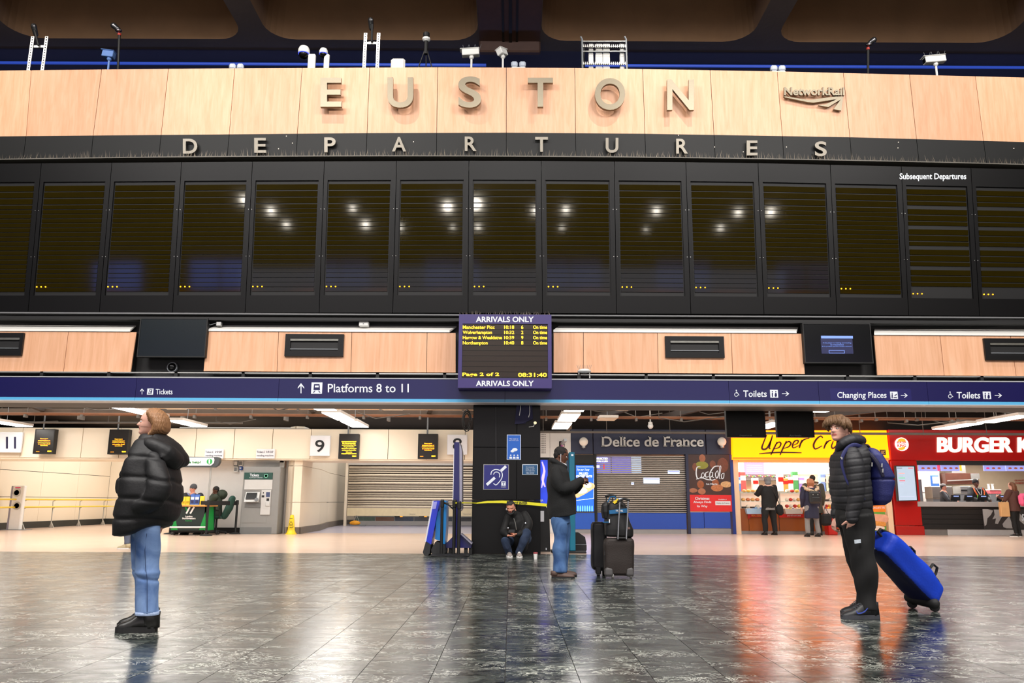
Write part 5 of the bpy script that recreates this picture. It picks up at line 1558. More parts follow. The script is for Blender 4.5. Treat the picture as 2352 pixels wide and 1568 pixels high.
obj('screen', B().pbox(1369, 1049, 1403, 1085, Ym, .008), MP, g); obj('screen', B().pbox(1405, 1049, 1449, 1085, Ym, .008), MP, g); obj('screen', B().pbox(1450, 1049, 1473, 1085, Ym, .008), MW, g)
text('SELECTED', 1370, 1050.5, 1396, 1055, RY + .078, WL, g, ext=.003, bold=.04); text('FOR A LBO', 1370, 1057, 1396, 1061, RY + .078, WL, g, ext=.003, bold=.04)
obj('price_label', B().pbox(1369, 1068, 1377, 1074, RY + .076, .004), WL, g); obj('bottle_mark', B().pbox(1386, 1066, 1388.5, 1077, RY + .076, .004), M('red_print', (220, 60, 50), .5, emit=.4), g)
for x0, y0, x1, y1 in ((1478, 1097, 1515, 1110), (1534, 1080, 1561, 1087.5), (1450, 1107, 1456, 1113)):
 q = thing('paper_notice', 'pale lit notice on the silver shutter, ' + {1478: 'the largest, in the middle', 1534: 'the upper right one', 1450: 'the smallest square one'}[x0], 'notice', P((x0 + x1) / 2, y1, RY + .07))
 obj('sheet', B().pbox(x0, y0, x1, y1, RY + .07, .006), MW, q); obj('print_line', B().pbox(x0 + 1, y0 + 2, x1 - 1, y0 + 3.5, RY + .066, .003), MP, q)
t = thing('poster', 'red and dark cola poster with people and Christmas Always Finds Its Way', 'poster', P(1631, 1174, RY))
Yp = RY - .03
obj('panel', B().pbox(1580, 1044, 1682, 1174.5, Yp, .05), M('poster_dark', (62, 34, 26), .35, var=.4, scale=4), t)
obj('red_band', B().pbox(1583, 1136, 1682, 1174, Yp - .006, .006), M('poster_red', (216, 32, 34), .35), t)
SKp = M('poster_skin', (166, 104, 74), .5, var=.3, scale=10); SKd = M('poster_skin_dark', (120, 70, 50), .5, var=.3)
for nm, x, y, rx, ry_, m_ in (('printed_face', 1613, 1052, 7.5, 9, SKp), ('printed_top', 1612, 1068, 15, 9, M('poster_olive', (140, 140, 50), .5, var=.3)), ('printed_face', 1637, 1066, 7, 9, SKd), ('printed_face', 1596, 1072, 6, 9, SKd),
         ('printed_hair', 1660, 1068, 13, 17, M('poster_hair', (110, 60, 40), .5, var=.4, scale=20)), ('printed_dish', 1647, 1120, 14, 8, M('poster_food', (180, 110, 66), .5, var=.6, scale=30)), ('printed_dish', 1668, 1112, 13, 7, M('poster_food2', (206, 160, 110), .5, var=.6, scale=30)),
         ('printed_glass', 1609, 1112, 8, 9, M('poster_cola', (150, 80, 40), .3, var=.5, scale=14)), ('printed_glass', 1643, 1108, 8, 8, M('poster_cola', (150, 80, 40), .3)), ('printed_hand', 1592, 1126, 10, 5, SKp), ('printed_hand', 1612, 1128, 9, 7, SKp)):
 c = P(x, y, Yp - .003); s = 1 / pxm(RY, 2)
 obj(nm, B().ball(c, rx * s, .008, ry_ * s, n=16, m=7), m_, t)
b_ = B(); Yc = Yp - .014
for pts, w in (([(1609, 1072), (1601, 1073), (1599, 1088), (1603, 1099), (1611, 1094)], 2.6), ([(1615, 1084), (1611, 1090), (1613, 1097), (1618, 1092), (1616, 1085)], 2.0), ([(1627, 1083), (1621, 1086), (1621, 1095), (1628, 1094)], 2.2),
      ([(1636, 1084), (1630, 1087), (1630, 1096), (1636, 1092), (1637, 1084), (1637, 1095), (1640, 1096)], 2.0), ([(1652, 1070), (1640, 1072), (1630, 1088), (1633, 1102), (1643, 1100)], 2.8), ([(1648, 1080), (1643, 1088), (1646, 1098), (1650, 1090), (1648, 1081)], 2.2),
      ([(1652, 1097), (1656, 1073), (1653, 1072), (1652, 1096), (1655, 1099)], 1.6), ([(1662, 1086), (1657, 1090), (1658, 1099), (1662, 1096), (1663, 1086), (1662, 1098)], 2), ([(1599, 1100), (1612, 1097), (1625, 1101), (1634, 1102)], 2.4)):
 stroke(b_, pts, Yc, w, .006)
obj('script_lettering', b_, INK, t)
text('1st Magic', 1622, 1109, 1648, 1114.5, Yc, INK, t, ext=.004, bold=.02)
for s_, y in (('Christmas', 1141), ('Always Finds', 1150), ('Its Way', 1159.5)):
 w_ = {'Christmas': 33, 'Always Finds': 41, 'Its Way': 24}[s_]; text(s_, 1613 - w_ / 2, y, 1613 + w_ / 2, y + 6.5, Yp - .006, INK, t, ext=.004, bold=.015)
text('Available at', 1650, 1145, 1669, 1148, Yp - .006, INK, t, ext=.003); obj('name_box', B().pbox(1643, 1150.5, 1678, 1160, Yp - .01, .005), SIGNW, t)
text('Delice de France', 1646, 1153, 1675, 1157, Yp - .01, GRP, t, ext=.003)
c = P(1494, 978, 25.0)
t = thing('dome_camera', 'small white dome camera hanging over the Delice fascia', 'camera', (c.x, 25.0, c.z - .1))
obj('dome', B().ball(c, .09, n=14, m=8), WHP, t, smooth=True); obj('mount', B().lathe((c.x, 25, c.z + .05), [(.07, 0), (.07, .06), (.02, .09), (.02, .8)], 12), WHP, t)
t = thing('shopfront', 'yellow lit shopfront with brown script reading Upper Crust', 'shopfront', (P(1863, 1226, RY).x, RY, 0))
YS = M('yellow_lightbox', (255, 124, 3), .6, emit=3.3, var=.04, scale=1.4, spec=.2); YE = M('orange_edge', (255, 90, 3), .5, emit=2.4, var=.05)
obj('sign_box', B().pprism([(1683, 988), (2036, 988), (2043, 1053), (1684, 1055)], RY - .22, .26), YS, t)
obj('sign_rim', B().pbox(1683, 1050.5, 2043, 1055, RY - .23, .02), YE, t)
BR = M('brown_script', (70, 34, 14), .5)
b_ = B()
o8 = lambda L: [(1640 + x / 3.303, 900 + y / 3.303) for x, y in L]
Yu = RY - .225
for L, w in (([(398, 325), (372, 390), (362, 425), (380, 436), (405, 420), (432, 365), (442, 328)], 4.2), ([(440, 335), (425, 390), (418, 425), (428, 430)], 3.4),
      ([(478, 378), (450, 435), (430, 477)], 3.6), ([(462, 405), (490, 380), (506, 392), (492, 420), (455, 432)], 3.4), ([(548, 372), (518, 435), (500, 478)], 3.6), ([(533, 400), (562, 376), (582, 388), (566, 414), (528, 428)], 3.4),
      ([(598, 405), (632, 388), (636, 368), (612, 372), (594, 402), (602, 424), (642, 406)], 3.3), ([(668, 362), (654, 395), (646, 425)], 3.6), ([(655, 395), (680, 362), (722, 350)], 3.0),
      ([(824, 348), (806, 335), (774, 360), (754, 402), (768, 432), (818, 408)], 4.0), ([(856, 372), (842, 402), (832, 430)], 3.6), ([(842, 400), (868, 372), (888, 366)], 3.0), ([(904, 372), (890, 410), (902, 428), (930, 402), (942, 374)], 3.4), ([(942, 374), (932, 420), (940, 428)], 3),
      ([(1010, 360), (985, 372), (1000, 395), (985, 425), (962, 420)], 3.2), ([(1070, 318), (1050, 380), (1050, 425), (1070, 418)], 3.4), ([(1040, 350), (1085, 340), (1122, 330)], 3.4), ([(342, 468), (430, 461), (520, 458), (662, 461)], 3.6)):
 stroke(b_, o8(L), Yu, w, .03)
obj('script_lettering', b_, BR, t)
obj('small_badge', B().pbox(2021, 1032.5, 2034.5, 1044.5, Yu - .01, .01), BR, t); text('UC', 2024, 1035, 2032, 1042, Yu - .01, M('badge_tan', (230, 170, 110), .5, emit=.5), t, ext=.004)
PEACH = M('pale_wood_frame', (238, 204, 168), .4, var=.06)
for x0, x1 in ((1686, 1698), (2034, 2046)):
 a, b2 = P(x0, 1130, RY).x, P(x1, 1130, RY).x; obj('frame_post', B().box(a, RY - .02, 0, b2, RY + .2, P(1860, 1054, RY).z), PEACH, t)
obj('frame_head', B().pbox(1698, 1055, 2034, 1062, RY, .2), PEACH, t)
BRW = M('brown_counter', (150, 78, 24), .35, var=.18, scale=2)
for x0, x1 in ((1698, 1720), (1720, 1789), (1790, 1880), (1880, 2000)):
 a, b2 = P(x0, 1190, RY + .1).x, P(x1, 1190, RY + .1).x
 obj('counter_panel', B().box(a, RY + .1, P(1800, 1219, RY + .1).z, b2 - .01, RY + .16, P(1800, 1168, RY + .1).z, .004), BRW, t)
a, b2 = P(1698, 1220, RY + .1).x, P(2000, 1220, RY + .1).x
obj('kick_plate', B().box(a, RY + .12, 0, b2, RY + .18, P(1800, 1219, RY + .1).z), KICK, t)
obj('counter_body', B().box(a, RY + .17, 0, b2, RY + .9, P(1800, 1168, RY + .1).z), M('counter_white', (220, 214, 206), .5), t)
zc0 = P(1800, 1168, RY + .2).z
GLS = M('shelf_glass', (190, 214, 208), .1, var=0)
for py in (1151, 1131):
 z = P(1800, py, RY + .3).z
 obj('shelf', B().box(a, RY + .25, z - .015, b2, RY + .85, z), GLS, t)
for px in (1699, 1789, 1890, 1990):
 x = P(px, 1150, RY + .3).x; obj('shelf_upright', B().box(x, RY + .24, zc0, x + .03, RY + .27, P(1800, 1128, RY + .3).z), GALV, t)
food = [((232, 180, 110), 'golden pastry'), ((214, 130, 90), 'pink filled baguette'), ((244, 232, 214), 'wrapped white roll'), ((200, 60, 50), 'red labelled snack'), ((240, 196, 90), 'yellow bun'), ((60, 56, 54), 'black tray')]
r = random.Random(4)
sl = [(1131, 'on the top glass shelf', (1704, 1745), (0, 4, 0, 4)), (1151, 'on the middle glass shelf', (1702, 1745), (0, 1, 0, 1)), (1167, 'on the lower glass shelf', (1702, 1745), (5, 2, 5, 2)),
    (1131, 'on the top shelf between the customers', (1803, 1836), (2, 3, 4)), (1151, 'on the middle shelf between the customers', (1803, 1838), (2, 3, 2, 0)), (1166, 'on the lower shelf between the customers', (1803, 1840), (3, 2, 3, 4)),
    (1151, 'on the shelf left of the young man', (1893, 1912), (5, 2)), (1166, 'on the low shelf left of the young man', (1896, 1914), (3, 4, 3))]
for py, where, (xa, xb), kinds in sl:
 for i, k_ in enumerate(kinds):
  px = xa + (xb - xa) * (i + .5) / len(kinds)
  c = P(px, py, RY + .35)
  w = (xb - xa) / len(kinds) / pxm(RY + .35) * .46
  cc, nm = food[k_]
  order = ['first', 'second', 'third', 'fourth'][i]
  name = {'golden pastry': 'pastry', 'pink filled baguette': 'filled_baguette', 'wrapped white roll': 'wrapped_roll', 'red labelled snack': 'snack_pack', 'yellow bun': 'bun', 'black tray': 'food_tray'}[nm]
  bb = B()
  if 'tray' in nm or 'pack' in nm: bb.box(c.x - w, c.y - .1, c.z, c.x + w, c.y + .1, c.z + r.uniform(.05, .09), .015)
  else: bb.ball((c.x, c.y, c.z + .055), w, .1, .055, n=12, m=7)
  o_ = obj(name, bb, M('food_%d' % k_, cc, .5, var=.3, scale=18), smooth='tray' not in nm and 'pack' not in nm)
  tag(o_, '%s %s, %s from the left' % (nm, where, order), 'food', 'food on the sandwich counter')
for x0, x1, cc, nm, cols in ((1714, 1752, (176, 206, 232), 'pale blue open basket of bottles at the left of the counter', [(150, 190, 230), (230, 240, 250), (120, 160, 220)]), (1803, 1846, (200, 190, 180), 'wire basket of yellow and blue snacks between the customers', [(240, 190, 40), (240, 200, 60), (30, 70, 170), (230, 120, 40)]),
          (1893, 1924, (220, 214, 206), 'basket of red and orange snacks left of the young man', [(220, 70, 40), (240, 170, 60), (230, 100, 50)])):
 q = thing('snack_basket', nm, 'basket', P((x0 + x1) / 2, 1180, RY - .15), 'snack baskets on the counter front')
 obj('basket', B().pprism([(x0, 1168), (x1, 1168), (x1 - 3, 1180), (x0 + 3, 1180)], RY - .12, .2), M('basket_%d' % cc[0], cc, .3, var=.1), q)
 n = 6
 for k in range(n):
  px = x0 + 2 + (x1 - x0 - 4) * (k + .5) / n
  c = P(px, 1169, RY - .05)
  obj('snack_pack', B().box(c.x - .035, c.y - .05, c.z - .1, c.x + .035, c.y, c.z + r.uniform(.02, .07), .01), M('snack_%d_%d' % (cols[k % len(cols)][0], cols[k % len(cols)][2]), cols[k % len(cols)], .4, var=.2, scale=20), q)
RED = M('shop_red', (196, 28, 20), .35)
q = thing('red_price_board', 'low red price board with gold letters on the brown counter left', 'sign', P(1735, 1190, RY + .05)); obj('board', B().pprism([(1718, 1180), (1752, 1180), (1750, 1187), (1724, 1187), (1719, 1192)], RY + .04, .05), RED, q); text('MEAL DEAL', 1726, 1181.5, 1748, 1185.5, RY + .04, M('gold_print', (240, 190, 90), .4), q, ext=.003)
q = thing('red_price_board', 'red price board reading any drink between the customers', 'sign', P(1825, 1190, RY + .05)); obj('board', B().pbox(1790, 1180, 1846, 1188, RY + .04, .05), RED, q); text('SAVE WITH ANY DRINK', 1808, 1182, 1840, 1185.5, RY + .04, INK, q, ext=.003)
a, b2, c, e = rect(1901, 1187, 1924, 1229, RY - .6)
q = thing('red_bin', 'red box bin at the counter left of the young man', 'bin', ((a + b2) / 2, RY - .6, 0)); obj('body', B().box(a, RY - .6, 0, b2, RY - .3, e, .03), RED, q); obj('lid', B().box(a - .01, RY - .62, e, b2 + .01, RY - .28, e + .05, .015), RED, q)
MY = 29.0
obj('wall_menu', B().pbox(1690, 1045, 2050, 1160, MY + .1, .1), M('shop_cream', (246, 228, 200), .5, var=.05), kind='structure')
for x0, x1, cc, em, lb in ((1688, 1709, (255, 240, 210), 1.3, 'cream lit menu board at the left of the sandwich shop'), (1711, 1776, (216, 120, 230), .95, 'pink lit menu board in the sandwich shop'), (1778, 1840, (255, 246, 210), 1.5, 'pale yellow lit menu board right of the pink one'), (1842, 1905, (255, 250, 246), 1.5, 'white lit menu board left of the young man')):
 q = thing('menu_board', lb, 'menu', P((x0 + x1) / 2, 1088, MY))
 obj('light_panel', B().pbox(x0, 1062, x1, 1088.5, MY, .06), M('menu_%d_%d' % (cc[1], cc[2]), cc, .4, emit=em, var=.04), q)
 if x0 == 1711: obj('blue_panel', B().pbox(1755, 1063, 1776, 1088, MY - .006, .006), M('menu_blue_white', (200, 224, 255), .4, emit=1.2, var=.1), q)
 for k in range(4): obj('print_line', B().pbox(x0 + 4, 1068 + k * 4.5, min(x1 - 6, x0 + 40), 1069 + k * 4.5, MY - .008, .004), M('menu_print_%d' % (x0 % 3), [(200, 120, 220), (230, 190, 120), (230, 140, 150)][x0 % 3], .5, emit=.8, var=0), q)
q = thing('shelf_canopy', 'dark grey canopy strip below the lit menus', 'canopy', P(1745, 1104, MY - .3)); obj('strip', B().pbox(1692, 1089, 1824, 1103, MY - .3, .4), M('canopy_dark', (92, 88, 88), .5), q)
fl_ = B()
cols = [M('fairy_%d' % i, c_, .4, emit=1.5, var=0) for i, c_ in enumerate(((255, 60, 60), (255, 200, 60), (90, 255, 110), (255, 120, 200)))]
q = thing('fairy_lights', 'string of small coloured fairy lights under the lit menus', 'lights', P(1745, 1092, MY - .32))
cord = []
for k in range(34):
 px = 1694 + k * 3.8; c = P(px, 1091 + 2.5 * abs(math.sin(k * .5)) + (k % 2), MY - .33); cord.append(c)
 obj('bulb', B().ball(c, .02, n=6, m=4), cols[k % 4], q)
obj('cord', B().tube(cord, .005, 4), M('cord_green', (40, 80, 50), .5), q)
r = random.Random(8)
for px, lb, cc in ((1697, 'blue and white carton stack at the left of the sandwich shop', (90, 140, 220)), (1708, 'red topped carton stack next to the blue one', (220, 90, 90)), (1737, 'white coffee machine behind the counter', (236, 232, 226)), (1795, 'white cup stack behind the first customer', (250, 248, 240)), (1806, 'orange board behind the first customer', (230, 150, 70)),
       (1817, 'tall white drinks cooler behind the counter', (250, 246, 240)), (1829, 'green bottle group left of the woman in the fur hood', (70, 150, 90)), (1843, 'purple carton group left of the fur hood woman', (150, 130, 220)), (1893, 'blue striped bag stack right of the fur hood woman', (120, 160, 240)), (1903, 'pale green jug left of the young man', (200, 230, 210))):
 c = P(px, 1128, 27.6)
 q = thing('stacked_goods' if 'stack' in lb or 'group' in lb else 'shop_equipment', lb, 'goods', c)
 h_ = .42 + r.random() * .25
 obj('body', B().box(c.x - .1, c.y, c.z, c.x + .1, c.y + .2, c.z + h_, .015), M('goods_%d_%d' % (cc[0], cc[2]), cc, .4, var=.3, scale=12), q)
 obj('label_band', B().box(c.x - .09, c.y - .006, c.z + h_ * .55, c.x + .09, c.y, c.z + h_ * .8), WHP if cc[0] < 230 else RED, q)
a, b2 = P(1690, 1128, 27.5).x, P(2036, 1128, 27.5).x
q = thing('back_counter', 'pale back counter running behind the sandwich displays', 'counter', ((a + b2) / 2, 27.5, 0)); zt2 = P(1800, 1128, 27.6).z
obj('top', B().box(a, 27.5, zt2 - .04, b2, 28.2, zt2 - .002), GALV, q); obj('body', B().box(a, 27.55, 0, b2, 28.2, zt2 - .04), M('counter_white', (220, 214, 206), .5), q)
t = thing('poster', 'orange and green poster of a filled baguette behind the backpack', 'poster', P(2018, 1228, RY))
obj('panel', B().pbox(1995, 1158, 2034, 1228, RY - .03, .03), M('poster_green', (98, 160, 62), .4, var=.1), t)
obj('orange_band', B().pbox(1995, 1158, 2034, 1175, RY - .036, .006), M('poster_orange', (238, 130, 30), .4), t); text('BAGUETTES', 2004, 1163, 2032, 1168, RY - .036, INK, t, ext=.003)
c = P(2014, 1193, RY - .04); obj('bread_print', B().tube([c + Vector((-.35, 0, .07)), c + Vector((.25, 0, .03))], .13, 14, .08, rnd=True), M('bread_print', (222, 160, 130), .5, var=.2, scale=12), t)
c = P(2014, 1202, RY - .05); obj('filling_print', B().tube([c + Vector((-.33, 0, .04)), c + Vector((.22, 0, -.02))], .075, 14, .1, rnd=True), M('filling_print', (230, 140, 60), .5, var=.6, scale=25), t)
c = P(2017, 1212, RY - .045); obj('paper_print', B().ball(c, .22, .01, .08, n=14, m=6), M('paper_print', (236, 214, 196), .5, var=.1), t)
t = thing('shopfront', 'red shopfront with lit white letters BURGER K', 'shopfront', (P(2200, 1227, RY).x, RY, 0))
RD = M('facade_red', (176, 22, 18), .25, var=.08, scale=.8, coat=.5)
x0, x1 = P(2046, 1100, RY).x, P(2107, 1100, RY).x
XE = P(2500, 1100, RY).x
zo1 = P(2200, 1058, RY).z; zo0 = P(2200, 1152, RY).z; ztp = P(2200, 987, RY).z; ztr = P(2080, 1207, RY).z
obj('side_panel', B().box(x0, RY - .08, ztr, x1, RY + .3, zo1, .02), RD, t)
obj('foot_panel', B().box(x0, RY - .1, 0, x1 + .03, RY + .3, ztr - .01, .01), RD, t)
obj('fascia', B().box(P(2040, 1020, RY).x, RY - .08, zo1, XE, RY + .3, ztp, .02), RD, t)
letters('BURGER K', 2152, 1004, 2368, 1039, RY - .08, M('lit_letter', (255, 240, 222), .4, emit=1.0, var=0), t, ext=.06, bold=.03, gap=.0)
obj('opening_head', B().box(x1, RY - .04, zo1 - .13, XE, RY + .3, zo1), BLACKM, t)
STL = M('counter_steel', (186, 182, 182), .35, .3, var=.05)
a = P(2108, 1160, RY - .1).x
zct, zcb = P(2200, 1152, RY - .1).z, P(2200, 1163.5, RY - .1).z
obj('counter_top', B().box(a, RY - .1, zcb, XE, RY + .7, zct, .008), STL, t)
ys = [1163.5, 1169.5, 1181.5, 1192.5, 1204, 1215]
BK = M('black_slat', (28, 26, 26), .4)
ar = P(2257, 1190, RY - .04).x
for y0, y1 in zip(ys, ys[1:]):
 obj('front_slat', B().box(a + .02, RY - .04, P(2200, y1, RY - .04).z + .012, ar if y0 > 1165 else XE, RY + .05, P(2200, y0, RY - .04).z, .003), BK, t)
obj('counter_body', B().box(a + .03, RY + .04, 0, XE, RY + .65, zcb), M('slat_gap', (120, 116, 112), .5), t)
zf0, zf1 = P(2300, 1214, RY - .04).z, P(2300, 1169, RY - .04).z
obj('flame_panel', B().box(ar + .01, RY - .04, zf0, XE, RY + .04, zf1), M('flame_ground', (56, 52, 52), .4, var=.3, scale=3), t)
FL = M('flame_grey', (170, 166, 164), .4, var=.15, scale=4)
for pts in ([(2257, 1169), (2268, 1169), (2281, 1172), (2276, 1182), (2268, 1190), (2266, 1204), (2262, 1208), (2259, 1190)], [(2283, 1170), (2312, 1170), (2311, 1180), (2300, 1188), (2292, 1203), (2286, 1202), (2288, 1190), (2280, 1192), (2285, 1182)],
   [(2318, 1185), (2322, 1196), (2326, 1208), (2331, 1213), (2312, 1213), (2305, 1210), (2303, 1203), (2310, 1194)], [(2330, 1170), (2336, 1172), (2352, 1190), (2370, 1200), (2370, 1206), (2352, 1204), (2342, 1195)]):
 obj('flame_print', B().pprism(pts, RY - .052, .01), FL, t)
text('SO T', 2347, 1180, 2370, 1196, RY - .055, INK, t, ext=.004, bold=.02)
obj('kick_panel', B().box(a + .03, RY, 0, P(2175, 1220, RY).x, RY + .05, P(2200, 1215.5, RY).z, .003), KICK, t)
obj('kick_panel', B().box(P(2176, 1220, RY).x, RY - .01, 0, XE, RY + .05, P(2200, 1215.5, RY).z, .003), M('pale_kick', (190, 186, 184), .4), t)
c = P(2070.5, 1020, RY - .09); s = 1 / pxm(RY, 3)
q = thing('round_logo_sign', 'round white lit burger logo sign on the red facade', 'sign', (c.x, RY - .12, c.z - .2))
obj('disc', B().lathe((c.x, RY - .13, c.z), [(15 * s, .04), (15 * s, 0), (.01, 0)], 28, 'Y'), M('logo_white', (255, 250, 246), .4, emit=1.6, var=0), q)
LO = M('logo_orange', (246, 150, 40), .4, emit=1.1, var=0); LR = M('logo_red', (226, 60, 30), .4, emit=1.0, var=0)
obj('bun_top', B().pprism([(2061, 1014), (2064, 1008), (2070, 1006), (2077, 1007), (2081, 1012), (2080, 1014)], RY - .136, .005), LO, q)
obj('bun_bottom', B().pprism([(2062, 1028), (2080, 1025), (2078, 1031), (2071, 1034), (2065, 1033)], RY - .136, .005), LO, q)
text('BURGER', 2060, 1013.5, 2082, 1018.5, RY - .136, LR, q, ext=.003, bold=.05); text('KING', 2061, 1019.5, 2081, 1026.5, RY - .136, LR, q, ext=.003, bold=.05)
KY = RY - .35
q = thing('order_screen', 'tall white lit order screen on the red facade', 'screen', P(2082, 1150, KY))
obj('housing', B().pprism([(2057, 1069), (2102, 1069), (2109, 1150), (2063, 1151)], KY, .12), BLACKM, q)
obj('display', B().pprism([(2059, 1071), (2099, 1071), (2106, 1148), (2065, 1149)], KY - .008, .008), M('order_white', (150, 166, 184), .3, emit=.8, var=.04), q)
for k, (x0_, x1_, y, cc) in enumerate(((2061, 2072, 1074, (90, 100, 110)), (2086, 2097, 1074, (230, 70, 80)), (2064, 2078, 1086, (240, 150, 140)), (2064, 2079, 1096.5, (80, 190, 110)), (2066, 2079, 1103, (230, 60, 70)), (2064, 2074, 1092, (150, 160, 170)), (2066, 2076, 1110, (170, 180, 200)), (2068, 2100, 1139, (170, 180, 200)))):
 obj('print_line', B().pbox(x0_, y, x1_, y + 1.4, KY - .014, .004), M('print_line_%d' % k, cc, .4, emit=.7, var=0), q)
obj('wall_arm', B().box(P(2075, 1110, KY).x, KY + .12, P(2075, 1115, KY).z, P(2090, 1110, KY).x, RY - .08, P(2075, 1105, KY).z), BLACKM, q)
VI = M('menu_lilac', (150, 156, 226), .4, emit=.9, var=.06)
for x0_, x1_, lb in ((2111, 2159, 'leftmost lilac menu screen over the burger counter'), (2162, 2209, 'second lilac menu screen over the burger counter, yellow right edge'), (2260, 2309, 'lilac menu screen with a pink disc over the burger counter'), (2311, 2360, 'rightmost lilac menu screen over the burger counter')):
 q = thing('menu_screen', lb, 'screen', P((x0_ + x1_) / 2, 1081, RY + .3), 'burger menu screens')
 obj('panel', B().pbox(x0_, 1067, x1_, 1081.5, RY + .32, .05), VI, q)
 obj('top_hanger', B().pbox((x0_ + x1_) / 2 - 2, 1058, (x0_ + x1_) / 2 + 2, 1067, RY + .34, .03), BLACKM, q)
 for k in range(3):
  c = P(x0_ + 9 + k * 13, 1075, RY + .315); bb = B().ball(c, .06, .006, .03, n=10, m=5)
  obj('burger_print', bb, M('burger_print', (170, 90, 60), .5, emit=.6, var=.4, scale=30) if not (x0_ == 2260 and k == 0) else M('pink_disc', (220, 60, 120), .5, emit=.8, var=0), q)
 if x0_ == 2111: obj('end_strip', B().pbox(2153, 1067, 2159, 1081, RY + .312, .006), M('pink_strip', (230, 80, 120), .4, emit=.9, var=0), q)
 if x0_ == 2162: obj('end_strip', B().pbox(2204, 1067, 2209, 1081, RY + .312, .006), M('yellow_strip', (250, 200, 60), .4, emit=.9, var=0), q)
KZ = 29.6
obj('wall_kitchen', B().pbox(2100, 1050, 2520, 1160, KZ + .2, .1), M('kitchen_wall', (206, 188, 160), .5, var=.08), kind='structure')
def kit(name, label, x0_, y0_, x1_, y1_, Y, mat, d=.3, cat='equipment', extra=None):
 a_, b_2, c_, e_ = rect(x0_, y0_, x1_, y1_, Y)
 q = thing(name, label, cat, ((a_ + b_2) / 2, Y, c_))
 obj('body', B().box(a_, Y, c_, b_2, Y + d, e_, .01), mat, q)
 if c_ > .1 and name in ('steel_unit', 'prep_table', 'steel_fridge', 'white_partition', 'cup_stack'): obj('base', B().box(a_ + .02, Y + .01, .001, b_2 - .02, Y + d - .01, c_ if name != 'cup_stack' else .002), GRP, q)
 if name == 'extractor_hood': obj('duct', B().box(a_ + .3, Y + .1, e_, a_ + .8, Y + d, 3.9), GALV, q)
 if extra: extra(q)
 return q
STK = M('kitchen_steel', (168, 162, 156), .3, .7, var=.15)
kit('white_partition', 'white tiled partition at the left of the burger kitchen', 2112, 1082, 2161, 1152, 28.9, WHITE, extra=lambda q: (obj('notice', B().pbox(2124, 1100, 2136, 1117, 28.38, .015), M('notice_pink', (250, 226, 224), .5), q), obj('tile_line', B().pbox(2112, 1130, 2161, 1131, 28.89, .008), GRP, q)))
kit('blue_poster', 'blue framed white poster in the burger kitchen', 2138, 1091, 2157, 1116, 28.3, M('poster_blue', (60, 110, 190), .4), .03, 'poster', lambda q: obj('sheet', B().pbox(2142, 1094, 2156, 1110, 28.29, .01), WHITE, q))
kit('steel_fridge', 'tall steel drink machine at the left end of the burger counter', 2110, 1100, 2119, 1152, 26.9, STK, .4, extra=lambda q: obj('door', B().pbox(2111, 1102, 2118, 1150, 26.885, .015), GRP, q))
kit('steel_unit', 'brown-grey steel kitchen unit behind the capped worker', 2141, 1117, 2188, 1145, 28.0, STK, .5, extra=lambda q: obj('door', B().pbox(2142, 1120, 2164, 1143, 27.985, .015), STK, q))
kit('steel_unit', 'bright steel food chute between the two workers', 2206, 1116, 2230, 1134, 28.0, GALV, .5, extra=lambda q: obj('slot', B().pbox(2208, 1124, 2228, 1127, 27.985, .015), BLACKM, q))
kit('extractor_hood', 'dark brown extractor hood and grill behind the workers', 2172, 1086, 2248, 1112, 28.6, M('grill_brown', (92, 54, 42), .4, var=.5, scale=4), .6, extra=lambda q: (obj('rail', B().tube([P(2176, 1104, 28.55), P(2246, 1101, 28.55)], .02, 6), GALV, q), obj('panel', B().pbox(2230, 1087, 2250, 1100, 28.58, .02), GALV, q)))
kit('prep_table', 'long low prep table with pink packs at the right of the kitchen', 2274, 1125, 2300, 1134, 28.2, M('prep_pink', (224, 110, 120), .5, var=.4, scale=12), .4, extra=lambda q: obj('top', B().pbox(2274, 1123, 2300, 1125.5, 28.18, .3), WHITE, q))
for k, px in enumerate((2272, 2281)):
 kit('cup_stack', 'stack of white paper cups, %s one on the prep table' % ('left' if k == 0 else 'right'), px - 2, 1111, px + 2, 1123, 28.3, WHITE, .06, 'cups', lambda q, px=px: obj('rim', B().pbox(px - 2.3, 1111, px + 2.3, 1112, 28.28, .08), WHITE, q))
tt = thing('wall_slogan', 'red wall lettering about quality ingredients behind the burger customer', 'lettering', P(2342, 1115, KZ + .15)); LRD = M('slogan_red', (190, 90, 80), .5)
text('QUALITY', 2330, 1101, 2356, 1105, KZ + .18, LRD, tt, ext=.006, bold=.02); text('INGREDIENTS', 2332, 1107, 2366, 1111, KZ + .18, LRD, tt, ext=.006, bold=.02)
for px, lb in ((2195, 'first'), (2226, 'second'), (2258, 'third'), (2302, 'fourth')):
 c = P(px, 1151, RY + .35)
 q = thing('cash_register', 'black till screen on the burger counter, %s from the left' % lb, 'till', (c.x, c.y, zct), 'tills on the burger counter')
 obj('screen', B().prism([(c.x - .16, c.y, zct + .04), (c.x + .16, c.y, zct + .04), (c.x + .14, c.y - .06, zct + .22), (c.x - .14, c.y - .06, zct + .22)], (0, .05, 0)), BLACKG, q)
 obj('stand', B().box(c.x - .05, c.y, zct, c.x + .05, c.y + .1, zct + .06), BLACKM, q)
 obj('status_strip', B().box(c.x - .08, c.y - .07, zct + .165, c.x + .08, c.y - .055, zct + .19), M('till_glow', (150, 170, 240), .4, emit=.7, var=0), q)
